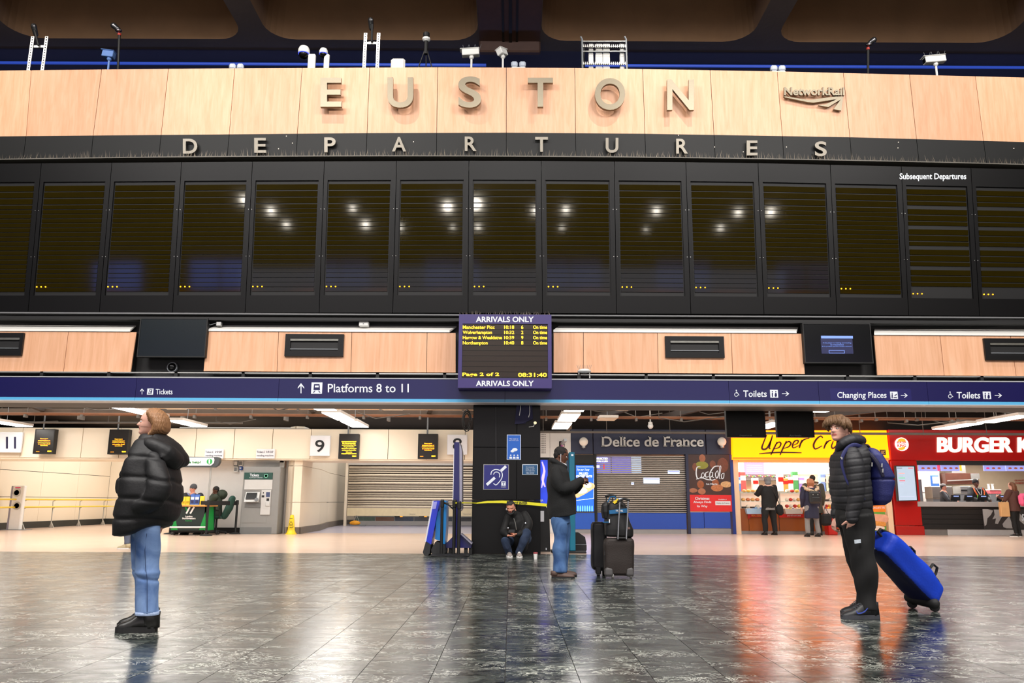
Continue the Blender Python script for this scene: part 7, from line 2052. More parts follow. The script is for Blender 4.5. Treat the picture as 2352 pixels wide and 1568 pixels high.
hand(b, P(1959, 1193, Y - .222), (.05, .9, -1), (.2, 1, 0), .95, (.1,) * 4, thumb=.1, side=-1)
b.tube([P(1957, 1048, Y - .17), P(1958, 1190, Y - .18)], .02, 6)
b.tube([P(1940, 1048, Y + .19), P(1930, 1120, Y + .24), P(1919, 1186, Y + .20)], [.05, .043, .03], 12, rnd=True)
hand(b, P(1919, 1186, Y + .19), (-.25, .05, -1), (.9, .1, -.3), 1.02, (1.2, 1.2, 1.3, 1.3), side=1)
legs_skel(b, [P(1966, 1180, Y - .09), P(1958, 1180, Y + .09)], [P(1983, 1300, Y - .09), P(1970, 1298, Y + .09)], [P(1992, 1392, Y - .09), P(1985, 1382, Y + .10)], [P(1945, 1408, Y - .11), P(1945, 1396, Y + .12)])
body_mesh(b, HC2, HH2, HR2, .0048, [SKIN, LIPS, BROWB], W2)
eyes(W2, HC2, HH2, HR2)
hb = B()
hb.ball(HC2 + HR2 @ Vector((-.09, 0, .16)) * HH2, .42 * HH2, .39 * HH2, .385 * HH2, n=24, m=14, rot=HR2)
hb.ball(HC2 + HR2 @ Vector((-.26, 0, .0)) * HH2, .22 * HH2, .30 * HH2, .30 * HH2, n=18, m=10, rot=HR2)
HL = lambda x, y, z: HC2 + HR2 @ (Vector((x, y, z)) * HH2)
for k in range(9):
 yv = -.30 + .075 * k
 side = -1 if yv < 0.02 else 1
 C = [HL(.0, yv * .3, .50), HL(.24, yv * .8, .46), HL(.40, yv * 1.15, .30), HL(.42, yv * 1.3 + .05 * side, .20), HL(.40, yv * 1.35 + .1 * side, .14 if abs(yv) < .2 else .06)]
 R_ = [.022, .022, .020, .015, .006]
 C, R_ = smooth_path(C, R_, 3); hb.tube(C, R_, 8, 1.2, rnd=True)
for s in (-1, 1):
 for C in ([HL(.1, s * .3, .42), HL(.25, s * .40, .22), HL(.25, s * .41, .05), HL(.20, s * .39, -.06)], [HL(0, s * .33, .38), HL(.08, s * .43, .2), HL(.04, s * .43, .06)], [HL(-.1, s * .33, .35), HL(-.08, s * .43, .15), HL(-.13, s * .41, -.02), HL(-.2, s * .36, -.16)]):
  C, R_ = smooth_path(C, [.018, .02, .017, .008][:len(C)], 3); hb.tube(C, R_, 8, 1.3, rnd=True)
st2 = lambda V: .0016 * np.sin(np.arctan2(V[:, 1] - HC2.y, V[:, 0] - HC2.x) * 30 + 8 * np.sin(V[:, 2] * 18)) + .0015 * np.sin(V[:, 0] * 300 - V[:, 2] * 90)
obj('hair', fuse(hb, .0055, 2, st2), HAIR2, W2, smooth=True)
JB = M('black_padded_nylon', (34, 34, 38), .6, var=.12, bump=.08, bscale=70)
jk = B()
jk.slab([(1932, 1026, 1984, 1020, .10), (1924, 1034, 1988, 1030, .17), (1916, 1044, 1990, 1042, .21), (1912, 1062, 1992, 1062, .215), (1911, 1085, 1993, 1085, .21), (1909, 1104, 1994, 1106, .205), (1911, 1130, 1996, 1130, .20), (1915, 1152, 1998, 1150, .20), (1923, 1168, 1999, 1160, .195), (1927, 1175, 2000, 1166, .19)], Y, 32, 2.4)
jk.limb([(1956, 1044, -.17, 19), (1961, 1066, -.21, 20.5), (1966, 1095, -.22, 20), (1967, 1120, -.22, 18.5), (1965, 1148, -.21, 17), (1959, 1176, -.20, 15.5), (1957, 1189, -.205, 14)], Y, 20, 1.0)
jk.limb([(1940, 1046, .19, 19), (1935, 1080, .24, 18), (1930, 1120, .25, 17), (1923, 1160, .22, 14), (1919, 1182, .20, 12)], Y, 18, 1.0)
jk.tube([P(1942, 1000, Y) + Vector((0, 0, -.02)), P(1944, 1018, Y), P(1950, 1034, Y)], [.082, .095, .13], 18, 1.0)
obj('jacket', fuse(jk, .0075, 2, quilt(.062, .0055, (-.14, 0, 1), .12, 2.0, .09, folds(.006, 20, 4))), JB, W2, smooth=True)
hd = B()
hd.limb([(1925, 1030, -.03, 8), (1936, 1020, -.09, 11), (1955, 1010, -.09, 13), (1972, 1012, -.02, 13), (1972, 1012, .05, 13), (1950, 1012, .10, 11), (1930, 1026, .07, 9)], Y, 14, 1.1)
hd.limb([(1960, 1014, 0, 12), (1974, 1026, 0, 12), (1982, 1036, 0, 9)], Y, 14, 1.8)
obj('hood', fuse(hd, .007, 2, folds(.010, 24, 2)), JB, W2, smooth=True)
CARGO = M('black_cargo_cotton', (11, 11, 12), .8, var=.15)
tr = B()
tr.slab([(1924, 1160, 1997, 1156, .17), (1923, 1180, 2000, 1180, .18), (1927, 1210, 2003, 1212, .18)], Y, 24, 2.3)
tr.limb([(1966, 1185, -.09, 35), (1973, 1225, -.10, 32.5), (1979, 1262, -.10, 29.5), (1985, 1300, -.10, 26.5), (1988, 1335, -.10, 24), (1990, 1365, -.10, 21.5), (1992, 1399, -.10, 19.5)], Y, 22, 1.0, rnd=False)
tr.limb([(1956, 1185, .09, 33), (1958, 1228, .10, 28), (1966, 1262, .10, 24), (1972, 1285, .10, 25), (1977, 1305, .10, 20), (1983, 1340, .10, 19), (1986, 1372, .10, 18), (1988, 1391, .10, 17)], Y, 20, 1.0, rnd=False)
obj('trousers', fuse(tr, .0085, 2, folds(.014, 17, 8)), CARGO, W2, smooth=True)
q = [P(x, y, Y - .10 - .128) for x, y in ((1963, 1239.5), (1977, 1238.5), (1977.5, 1246.5), (1964, 1248))]
obj('pocket_label', B().prism(q, (0, .012, 0)), M('pale_label', (186, 196, 206), .6, var=.3, scale=80), W2)
TRN = M('black_trainer', (26, 27, 30), .5, var=.3, scale=20)
TSOLE = M('trainer_sole', (62, 64, 70), .5, var=.3, scale=20)
s1 = shoe(W2, (P(2016, 1412, Y - .10).x, Y - .10, 0), (P(1933, 1416, Y - .14).x, Y - .14, 0), .05, .14, .06, TRN, TSOLE, .035, M('lace_dark', (70, 72, 78), .7), 'trainer')
s2 = shoe(W2, (P(2008, 1400, Y + .14).x, Y + .14, 0), (P(1931, 1398, Y + .13).x, Y + .13, 0), .05, .14, .06, TRN, TSOLE, .035, M('lace_dark', (70, 72, 78), .7), 'trainer')
b_ = B(); stroke(b_, [(1993, 1396), (1984, 1405), (1971, 1408), (1967, 1402)], Y - .178, 2.6, .004, True); obj('side_tick', b_, M('tick_blue', (60, 80, 170), .4), s1)
BPB = M('royal_backpack', (28, 34, 96), .6, var=.12, scale=4, bump=.15, bscale=90); BPD = M('navy_backpack', (24, 22, 50), .6, var=.12)
c_ = P(2014, 1162, Y)
bp = thing('backpack', 'royal blue backpack on the young man\'s back', 'backpack', c_)
k_ = B()
k_.slab([(1988, 1028, 1999, 1028, .06), (1986, 1034, 2008, 1034, .11), (1987, 1046, 2018, 1047, .145), (1989, 1062, 2028, 1064, .16), (1990, 1080, 2037, 1082, .165), (1991, 1094, 2043, 1096, .165), (1992, 1112, 2043.5, 1114, .165), (1994, 1135, 2041, 1138, .165), (1996, 1150, 2038, 1152, .15), (2003, 1161, 2026, 1161, .11)], Y, 30, 2.8)
def bpf(V):
 z = V[:, 2]; zz = P(2030, 1101, Y).z
 return -.016 * np.exp(-((z - zz) / .008) ** 2) + folds(.010, 15, 12)(V)
obj('main_body', fuse(k_, .009, 2, bpf), BPB, bp, smooth=True)
k_ = B(); k_.limb([(1996, 1040, -.155, 4), (2010, 1055, -.165, 4.5), (2020, 1072, -.17, 4.5), (2028, 1092, -.168, 4)], Y, 8, .5); obj('top_zip_band', k_, BPD, bp)
k_ = B(); k_.limb([(2000, 1045, -.10, 7), (2014, 1052, -.12, 8), (2028, 1072, -.12, 8), (2037, 1092, -.12, 6)], Y, 12, 1.0); obj('upper_pocket', k_, BPD, bp, smooth=True)
k_ = B(); k_.limb([(1988, 1030, 0, 3), (1989, 1022, 0, 3.5), (1995, 1025, 0, 3), (1998, 1032, 0, 3)], Y, 10, 1.5); obj('haul_loop', k_, RUBBER, bp, smooth=True)
for x, y in ((2003, 1062), (2026, 1064), (2028, 1076)):
 obj('zip_pull', B().tube([P(x, y, Y - .175), P(x - .5, y + 9, Y - .18)], .006, 6), GALV, bp)
obj('clip', B().ball(P(2036, 1083, Y - .12), .025, .02, .02, n=8, m=5), RUBBER, bp)
k_ = B()
k_.limb([(1987, 1030, -.10, 4), (1972, 1023, -.15, 4.5), (1958, 1022, -.17, 4.5), (1944, 1032, -.205, 4.5), (1936, 1046, -.225, 4.2), (1933, 1060, -.228, 3.6), (1936, 1078, -.23, 3), (1948, 1110, -.236, 2.6), (1975, 1140, -.236, 2.4), (1994, 1148, -.16, 2.4)], Y, 10, .28)
obj('shoulder_strap', k_, M('strap_navy', (26, 30, 84), .7), bp, smooth=True)
k_ = B(); k_.limb([(1987, 1034, .10, 4), (1968, 1026, .15, 4.5), (1945, 1032, .20, 4.5), (1926, 1050, .20, 4), (1920, 1070, .19, 3.4)], Y, 10, .28); obj('shoulder_strap', k_, M('strap_navy', (26, 30, 84), .7), bp, smooth=True)
obj('strap_mark', B().prism([P(x, y, Y - .242) for x, y in ((1932, 1048), (1934, 1051), (1936, 1050), (1934, 1056), (1932, 1052), (1930, 1051))], (0, .006, 0)), GALV, bp)
tag(obj('hanging_lanyard', B().tube([P(1909, 1054, Y + .1), P(1901, 1062, Y + .1), P(1899, 1082, Y + .1), P(1899.5, 1100, Y + .1), P(1903, 1110, Y + .1)], [.004, .003, .003, .006, .003], 6), M('lanyard_navy', (24, 30, 90), .6)), 'thin dark blue lanyard hanging in front of the young man\'s chest', 'lanyard') if False else None
BLU = M('cobalt_duffel', (10, 62, 200), .55, var=.14, scale=3, bump=.12, bscale=50); BLK_B = M('duffel_navy_base', (6, 14, 62), .6, var=.1)
Yb = 7.62
A_ = P(2018, 1243, Yb - .12); Z_ = P(2134, 1362, Yb + .12)
ax = (Z_ - A_).normalized()
tocam = (Vector((0, 0, CAM_H)) - (A_ + Z_) / 2).normalized()
n2 = (tocam - ax * tocam.dot(ax)).normalized()      # toward camera
n1 = ax.cross(n2).normalized()
if n1.z < 0: n1 = -n1                               # up-right across the bag
ph = math.radians(27)
U1 = n1 * math.cos(ph) - n2 * math.sin(ph)           # thickness direction (pointing away from the base)
U2 = n1 * math.sin(ph) + n2 * math.cos(ph)           # width direction
W_, T_ = .155, .125
mid = (A_ + Z_) / 2 + ax * .0
L_ = (Z_ - A_).length
db_ = B(); rs = []
prof = [(-.515, .60, .70), (-.49, .86, .9), (-.44, .97, .97), (-.3, 1, 1), (0, 1.0, 1.06), (.25, 1.02, 1.05), (.42, 1.02, 1.0), (.48, .96, .92), (.515, .78, .78)]
for u, w, t_ in prof:
 c = mid + ax * L_ * u * 1.02
 ring = []
 for j in range(32):
  a = 2 * math.pi * j / 32
  ca, sa = math.cos(a), math.sin(a)
  e = .38 if sa < 0 else .62
  ring.append(c + U2 * W_ * w * math.copysign(abs(ca) ** .5, ca) + U1 * T_ * t_ * math.copysign(abs(sa) ** e, sa))
 rs.append(ring)
db_.rings(rs)
V, Fc = fuse(db_, .011, 3, folds(.016, 9, 21))
cen = np.array([V[list(f)].mean(0) for f in Fc])
lu = (cen - np.array(mid)) @ np.array(U1)
mi = (lu < -T_ * .80).astype(np.int32)
low_ = min(V[:, 2])
duf = thing('wheeled_duffel', 'large cobalt blue wheeled duffel bag tilted behind the young man', 'bag', (mid.x, mid.y, 0))
obj('bag_body', (V, Fc, mi), [BLU, BLK_B], duf, smooth=True)
zl = B()
for u in np.linspace(-.42, .5, 14):
 pass
pts = [mid + ax * L_ * u + U1 * (T_ * .95) * (1.02 if u < .45 else .8) + U2 * (W_ * .42 + (.0 if u > -.2 else -.2 * (u + .2))) for u in np.linspace(-.20, .50, 12)]
obj('zip_band', B().tube(pts, [.006] + [.014] * 10 + [.012], 8, 1.0, rnd=True), RUBBER, duf)
pts = [mid + ax * L_ * u + U1 * (T_ * -.1) * 1.0 + U2 * W_ * 1.03 for u in (-.42, -.2, .1, .35)]
for u, hgt in ((-.10, .03), (.31, .075)):
 p = mid + ax * L_ * u + U1 * T_ * 1.08 + U2 * W_ * .35
 obj('grab_handle', B().tube([p - ax * .04, p - ax * .03 + U1 * hgt, p + ax * .03 + U1 * hgt * 1.1, p + ax * .05 + U1 * hgt * .3, p + ax * .045], .010, 8, 1.8, rnd=True), RUBBER, duf, smooth=True)
p = mid - ax * L_ * .50
obj('top_handle', B().tube([p + U1 * .04 + U2 * .03, p - ax * .06 + U1 * .06, p - ax * .05 + U1 * .10, p + ax * .06 + U1 * .14], .012, 8, 1.6, rnd=True), RUBBER, duf, smooth=True)
tp_ = P(1926, 1207, Y + .2)
for s in (-.05, .05):
 obj('pull_tube', B().tube([mid - ax * L_ * .45 - U1 * T_ * .7 + U2 * s, tp_ + Vector((0, s, 0)) * .8], .008, 8), GRP, duf)
obj('pull_grip', B().tube([tp_ + Vector((0, -.06, 0)), tp_ + Vector((0, .06, 0))], .014, 10, rnd=True), RUBBER, duf)
e = mid + ax * L_ * .48 - U1 * T_ * .85
obj('base_cap', fuse(B().tube([e - U2 * W_ * .9 - ax * .02, e + U2 * W_ * .9 - ax * .02], [.05, .05], 12, rnd=True), .01, 1), RUBBER, duf, smooth=True)
for s in (-1, 1):
 w = e + U2 * W_ * .82 * s + ax * .02 - U1 * .02
 w.z = .042
 obj('wheel', B().tube([w - Vector((0, .015, 0)), w + Vector((0, .015, 0))], .042, 16, ref=(0, 0, 1)), RUBBER, duf, smooth=False)
 obj('wheel_bracket', B().tube([w, w + (e - w) * .6 + Vector((0, 0, .02))], .018, 8), RUBBER, duf)
Y = 10.84
c3_ = P(1292, 1324, Y); c3_.z = 0
W3 = thing('person', 'man in a black fleece jacket and blue jeans looking at his phone, mask under chin', 'person', (c3_.x, Y, 0))
HC3 = P(1289.5, 1046, Y); HH3 = .225
HR3 = Matrix.Rotation(-.12, 3, 'Z') @ Matrix.Rotation(.28, 3, 'Y')
b = B()
head(b, HC3, HH3, HR3, nose=.85, jaw=1.0)
b.tube([P(1284, 1052, Y), P(1281, 1066, Y), P(1283, 1078, Y)], [.058, .056, .07], 14, rnd=True)
b.tube([P(1283, 1074, Y), P(1287, 1110, Y), P(1289, 1150, Y), P(1286, 1190, Y)], [.10, .13, .13, .12], 16, 1.15, rnd=True)
b.tube([P(1277, 1085, Y - .2), P(1293, 1122, Y - .23), P(1333, 1103, Y - .12)], [.05, .043, .03], 12, rnd=True)
b.tube([P(1290, 1085, Y + .19), P(1300, 1126, Y + .22), P(1331, 1112, Y + .05)], [.05, .043, .03], 12, rnd=True)
hand(b, P(1331, 1103, Y - .11), (1, .35, .15), (.1, .7, -.7), 1.0, (1.1, 1.15, 1.2, 1.2), side=-1)
hand(b, P(1330, 1110, Y + .02), (1, -.2, .25), (-.1, -.6, .8), 1.0, (.9, .9, .95, 1.0), side=1)
legs_skel(b, [P(1284, 1190, Y - .1), P(1290, 1190, Y + .1)], [P(1284, 1250, Y - .1), P(1293, 1250, Y + .1)], [P(1283, 1312, Y - .1), P(1294, 1309, Y + .1)], [P(1308, 1321, Y - .12), P(1318, 1315, Y + .12)])
body_mesh(b, HC3, HH3, HR3, .0055, [SKINB, M('lips_brown', (120, 72, 62), .4), HAIRB], W3)
eyes(W3, HC3, HH3, HR3)
hb = B(); hb.ball(HC3 + HR3 @ Vector((-.075, 0, .165)) * HH3, .43 * HH3, .378 * HH3, .38 * HH3, n=22, m=12, rot=HR3); hb.ball(HC3 + HR3 @ Vector((-.24, 0, -.02)) * HH3, .24 * HH3, .325 * HH3, .30 * HH3, n=18, m=10, rot=HR3)
obj('hair', fuse(hb, .006, 2, folds(.003, 120, 2)), M('cropped_black_hair', (26, 20, 18), .8, var=.3, bump=.5, bscale=140), W3, smooth=True)
mk = M('mask_white', (220, 226, 236), .7)
ml = lambda x, y, z: HC3 + HR3 @ (Vector((x, y, z)) * HH3)
obj('face_mask', B().tube([ml(.10, -.33, -.45), ml(.28, -.22, -.50), ml(.38, 0, -.50), ml(.28, .22, -.50)], [.012, .022, .026, .02], 8, .8, rnd=True), mk, W3, smooth=True)
obj('mask_strap', B().tube([ml(.12, -.32, -.46), ml(.05, -.36, -.25), ml(-.03, -.37, .06)], .0035, 5), mk, W3)
FLE = M('black_fleece', (20, 21, 22), .9, var=.25, scale=30, bump=.35, bscale=120)
jk = B()
jk.slab([(1267, 1060, 1296, 1066, .09), (1264, 1068, 1301, 1076, .15), (1260, 1078, 1306, 1086, .21), (1257, 1095, 1311, 1104, .235), (1255, 1116, 1317, 1122, .24), (1256, 1140, 1321, 1142, .24), (1258, 1165, 1323, 1164, .235), (1261, 1190, 1324.5, 1180, .22)], Y, 30, 2.4)
jk.limb([(1276, 1084, -.19, 13.5), (1281, 1104, -.24, 14.5), (1290, 1120, -.26, 14), (1306, 1119, -.24, 12.5), (1322, 1110, -.18, 10.5), (1333, 1104, -.13, 8.8)], Y, 18, 1.0)
jk.limb([(1288, 1084, .18, 13), (1296, 1108, .23, 13.5), (1303, 1124, .22, 13), (1318, 1122, .14, 11.5), (1331, 1114, .05, 9)], Y, 18, 1.0)
jk.limb([(1266, 1056, -.03, 5), (1275, 1060, -.09, 6), (1290, 1068, -.08, 6), (1297, 1073, .0, 6), (1288, 1068, .08, 6), (1270, 1058, .05, 6)], Y, 10, 1.2)
obj('jacket', fuse(jk, .009, 2, folds(.013, 14, 31)), FLE, W3, smooth=True)
tr = B()
tr.slab([(1263, 1180, 1310, 1180, .17), (1265, 1200, 1310, 1200, .17)], Y, 20, 2.3)
tr.limb([(1283, 1185, -.10, 17), (1286, 1215, -.10, 16.5), (1287, 1245, -.10, 15.5), (1286, 1280, -.10, 15.5), (1285, 1312, -.10, 15)], Y, 20, 1.0, rnd=False)
tr.limb([(1292, 1185, .10, 17), (1295, 1215, .10, 15), (1296, 1240, .10, 14), (1293, 1280, .10, 12.5), (1292, 1308, .10, 12)], Y, 20, 1.0, rnd=False)
obj('jeans', fuse(tr, .0085, 2, folds(.016, 19, 33)), JEANM, W3, smooth=True)
BSH = M('brown_slip_on', (86, 66, 58), .6, var=.12)
shoe(W3, (P(1267, 1322, Y - .12).x, Y - .12, 0), (P(1320, 1324, Y - .16).x, Y - .16, 0), .05, .09, .06, BSH, RUBBER, .02)
shoe(W3, (P(1276, 1318, Y + .14).x, Y + .14, 0), (P(1325, 1318, Y + .13).x, Y + .13, 0), .05, .09, .06, BSH, RUBBER, .02)
c = P(1344, 1103, Y - .05)
ph_ = thing('mobile_phone', 'dark mobile phone held up by the man in the fleece jacket', 'phone', c)
obj('case', B().box(c.x - .005, c.y - .035, c.z - .05, c.x + .01, c.y + .035, c.z + .055, .004), M('phone_blue_black', (26, 34, 62), .3), ph_); obj('screen', B().box(c.x - .008, c.y - .03, c.z - .045, c.x - .005, c.y + .03, c.z + .05), BLACKG, ph_)
SB_ = M('brown_suitcase', (34, 25, 21), .65, var=.12, bump=.2, bscale=90); BKC = M('black_suitcase', (8, 8, 12), .6, var=.1)
Yc = 10.8
def soft_box(b, rows, Y_, pw=5): b.slab(rows, Y_, 36, pw)
c = P(1420, 1325, Yc)
t = thing('suitcase', 'dark brown upright trolley suitcase with a long silver handle', 'suitcase', (c.x, Yc, 0))
b = B(); soft_box(b, [(1391, 1320, 1451, 1320, .10), (1388, 1315, 1454, 1315, .12), (1387, 1290, 1455, 1290, .125), (1386, 1250, 1455, 1250, .125), (1388, 1240, 1454, 1240, .12), (1392, 1235, 1449, 1235, .10)], Yc)
obj('shell', fuse(b, .008, 2, folds(.004, 12, 40)), SB_, t, smooth=True)
for x0_, x1_ in ((1388, 1408), (1437, 1455)):
 b = B(); soft_box(b, [(x0_ + 2, 1323, x1_ - 1, 1323, .06), (x0_, 1318, x1_, 1318, .07), (x0_ + 1, 1306, x1_ - 1, 1306, .06), (x0_ + 5, 1301, x1_ - 5, 1301, .04)], Yc - .07); obj('corner_guard', fuse(b, .008, 1), M('corner_grey', (70, 68, 68), .5), t, smooth=True)
for px in (1407, 1449):
 w = P(px, 1320, Yc - .10); obj('wheel', B().lathe((w.x - .012, w.y, .03), [(.03, 0), (.03, .025)], 14, 'X'), M('wheel_grey', (120, 118, 116), .4), t)
xs = (1419, 1440)
top = P(1423, 1151, Yc + .02)
for (xb, yb), (xt, yt) in (((1419, 1238), (1423.5, 1150)), ((1438.5, 1238), (1443, 1148))):
 obj('handle_tube', B().tube([P(xb, yb, Yc - .14), P(xt, yt, Yc - .17)], .011, 10), M('aluminium', (186, 188, 196), .25, .85), t)
obj('handle_grip', B().tube([P(1420, 1151, Yc - .17), P(1433, 1145, Yc - .17), P(1444.5, 1148, Yc - .17)], .016, 10, rnd=True), RUBBER, t, smooth=True)
obj('handle_socket', B().pbox(1416, 1233, 1442, 1238, Yc - .15, .06, .01), RUBBER, t)
k_ = B(); k_.tube([P(1390, 1315, Yc - .05), P(1389, 1275, Yc - .09), P(1390, 1243, Yc - .05)], .006, 6); obj('zip', k_, RUBBER, t)
c = P(1373, 1323, Yc + .2)
t = thing('suitcase', 'black upright suitcase behind the brown one, left of it', 'suitcase', (c.x, Yc + .2, 0))
b = B(); soft_box(b, [(1362, 1307, 1392, 1312, .10), (1359, 1300, 1395, 1302, .13), (1358, 1260, 1395, 1260, .135), (1357, 1215, 1392, 1215, .135), (1358, 1203, 1390, 1203, .13), (1362, 1198, 1386, 1198, .10)], Yc + .28)
obj('shell', fuse(b, .009, 2, folds(.006, 10, 41)), BKC, t, smooth=True)
w = P(1374, 1318, Yc + .2); obj('wheel', B().lathe((w.x - .02, w.y - .02, .028), [(.028, 0), (.028, .04)], 14, 'X'), RUBBER, t); obj('wheel_bracket', B().box(w.x - .035, w.y - .05, .03, w.x + .035, w.y + .04, .12, .01), BKC, t)
w2 = P(1388, 1318, Yc + .3); obj('wheel', B().lathe((w2.x - .02, w2.y + .05, .028), [(.028, 0), (.028, .04)], 14, 'X'), RUBBER, t)
for x, y in ((1393, 1152), (1407, 1152)): obj('handle_tube', B().tube([P(x - 4, 1200, Yc + .3), P(x, 1142, Yc + .3)], .009, 8), RUBBER, t)
obj('handle_grip', B().tube([P(1392, 1139, Yc + .3), P(1400, 1137, Yc + .3), P(1413, 1138.5, Yc + .3)], .017, 10, rnd=True), RUBBER, t, smooth=True)
c = P(1415, 1236, Yc)
t = thing('rucksack', 'black rucksack with a blue band, stacked on the brown suitcase', 'bag', (c.x, Yc, c.z))
b = B(); soft_box(b, [(1392, 1233, 1447, 1234, .10), (1387, 1228, 1452, 1230, .125), (1388, 1215, 1453, 1215, .13), (1390, 1195, 1446, 1195, .125), (1393, 1170, 1440, 1170, .12), (1396, 1158, 1436, 1158, .10), (1402, 1151, 1428, 1151, .07)], Yc, 3)
obj('main_body', fuse(b, .008, 2, folds(.010, 16, 42)), M('rucksack_black', (15, 15, 17), .6, var=.15), t, smooth=True)
b = B(); b.slab([(1384, 1190, 1397, 1192, .09), (1381, 1175, 1397, 1175, .11), (1381, 1160, 1396, 1160, .10), (1386, 1153, 1397, 1153, .07)], Yc + .02, 20, 3); obj('side_pocket', fuse(b, .008, 2, folds(.008, 16, 2)), M('rucksack_black', (15, 15, 17), .6), t, smooth=True)
obj('blue_band', B().pprism([(1399, 1171.5), (1440, 1167), (1441, 1177), (1400, 1180)], Yc - .135, .03), M('band_blue', (20, 92, 140), .6, var=.1), t)
text('TAKEDA', 1414, 1170.5, 1431, 1174.5, Yc - .136, INK, t, ext=.003, bold=.03, shear=.2) if False else text('TRAVEL', 1414, 1170.5, 1431, 1174.5, Yc - .136, INK, t, ext=.003, bold=.03, shear=.2)
obj('blue_trim', B().tube([P(1385, 1199, Yc - .10), P(1398, 1199, Yc - .13)], .007, 6), M('band_blue', (20, 92, 140), .6), t)
obj('blue_loop', B().tube([P(1396, 1153, Yc), P(1402, 1141, Yc), P(1412, 1140, Yc), P(1417, 1150, Yc)], .008, 6), M('band_blue', (20, 92, 140), .6), t)
obj('luggage_tag', B().pprism([(1407, 1153), (1418, 1145), (1422, 1149), (1412, 1157)], Yc - .12, .008), M('tag_yellow', (230, 200, 40), .5), t); obj('luggage_tag', B().pprism([(1420, 1144), (1432, 1143), (1434, 1147), (1424, 1149)], Yc - .15, .006), INK, t)
obj('buckle', B().pbox(1399, 1192, 1401, 1200, Yc - .135, .02), INK, t)
obj('small_badge', B().pbox(1442, 1210, 1447, 1215, Yc - .13, .01), M('badge_grey', (120, 90, 84), .5), t)
Y = 14.72
W4 = thing('person', 'bearded man in black squatting against the pillar, looking at his phone', 'person', (P(1190, 1278, Y).x, Y, 0))
HC4 = P(1173.5, 1165, Y - .08); HH4 = .225
HR4 = Matrix.Rotation(-math.pi / 2 - .25, 3, 'Z') @ Matrix.Rotation(.38, 3, 'Y')
b = B()
head(b, HC4, HH4, HR4, nose=1, jaw=1.05)
b.tube([P(1178, 1172, Y + .05), P(1182, 1186, Y + .12)], [.06, .07], 12, rnd=True)
HIP = [Vector((P(1178, 1250, Y + .35).x, Y + .35, .28)), Vector((P(1204, 1250, Y + .35).x, Y + .35, .30))]
b.tube([P(1184, 1192, Y + .14), P(1188, 1215, Y + .24), Vector((P(1190, 1250, Y + .32).x, Y + .36, .3))], [.08, .09, .09], 14, 1.0, rnd=True)
kn_ = [P(1161, 1243, Y - .10), P(1210, 1222, Y - .12)]
an_ = [Vector((P(1168, 1270, Y + .02).x, Y + .02, .09)), Vector((P(1192, 1270, Y - .05).x, Y - .05, .09))]
legs_skel(b, HIP, kn_, an_, [Vector((an_[0].x, Y - .15, .04)), Vector((an_[1].x, Y - .22, .04))])
for (s_, e_, w_) in ((P(1166, 1190, Y + .08), P(1160, 1222, Y + .02), P(1166, 1229, Y - .14)), (P(1204, 1184, Y + .10), P(1213, 1210, Y + .02), P(1190, 1226, Y - .12))):
 b.tube([s_, e_, w_], [.05, .045, .03], 10, rnd=True)
hand(b, P(1165.5, 1229, Y - .13), (.9, -.35, -.15), (.2, .2, 1), 1.0, (.9, .9, 1, 1), side=-1)
hand(b, P(1190, 1226, Y - .12), (-.9, -.3, -.05), (-.2, .2, 1), 1.0, (.9, .9, 1, 1), side=1)
body_mesh(b, HC4, HH4, HR4, .0065, [SKINP, LIPS, HAIRB], W4, beard=True)
hb = B(); hb.ball(HC4 + HR4 @ Vector((-.09, 0, .15)) * HH4, .41 * HH4, .36 * HH4, .37 * HH4, n=20, m=12, rot=HR4)
for k in range(5): hb.tube([HC4 + HR4 @ (Vector((.1, -.2 + .1 * k, .48)) * HH4), HC4 + HR4 @ (Vector((.3, -.24 + .1 * k, .36)) * HH4)], [.02, .014], 8, rnd=True)
obj('hair', fuse(hb, .007, 2, folds(.005, 60, 3)), HAIRB, W4, smooth=True)
bd = B(); bd.tube([HC4 + HR4 @ (Vector(v) * HH4) for v in ((.08, -.27, -.22), (.24, -.2, -.38), (.32, 0, -.44), (.24, .2, -.38), (.08, .27, -.22))], [.014, .024, .03, .024, .014], 10, rnd=True); obj('beard', bd, HAIRB, W4, smooth=True)
obj('earbud', B().tube([HC4 + HR4 @ (Vector((.0, -.37, -.06)) * HH4), HC4 + HR4 @ (Vector((.04, -.38, -.2)) * HH4)], .008, 6), WHITE, W4)
CJ = M('black_parka', (10, 10, 11), .75, var=.2)
jk = B()
jk.limb([(1180, 1181, .06, 11), (1185, 1191, .12, 22), (1189, 1212, .18, 27), (1191, 1236, .26, 26), (1192, 1252, .32, 22)], Y, 20, .9)
jk.limb([(1168, 1188, .08, 9), (1160, 1206, .05, 9.5), (1158, 1222, .0, 9), (1164, 1229, -.12, 6.5)], Y, 14, 1.0)
jk.limb([(1204, 1182, .10, 10), (1212, 1198, .05, 10.5), (1210, 1214, .0, 10), (1198, 1224, -.09, 7), (1192, 1226, -.12, 6)], Y, 14, 1.0)
obj('jacket', fuse(jk, .011, 2, folds(.014, 15, 51)), CJ, W4, smooth=True)
obj('zip', B().tube([P(1180, 1190, Y - .09), P(1184, 1202, Y - .07), P(1186, 1216, Y - .04)], .007, 6), GALV, W4)
for x, y in ((1207, 1201), (1167, 1212)): obj('cord_end', B().ball(P(x, y, Y - .09), .014, n=8, m=5), INK, W4)
tr = B()
for h_, k2, a_ in zip(HIP, kn_, an_):
 tr.tube([h_, (h_ + k2) / 2, k2, (k2 + a_) / 2, a_], [.105, .10, .085, .075, .062], 16, rnd=True)
tr.tube([HIP[0], HIP[1]], [.13, .13], 14, rnd=True)
obj('jeans', fuse(tr, .010, 2, folds(.010, 18, 52)), JEAND, W4, smooth=True)
GSH = M('grey_shoe', (150, 140, 134), .6, var=.1)
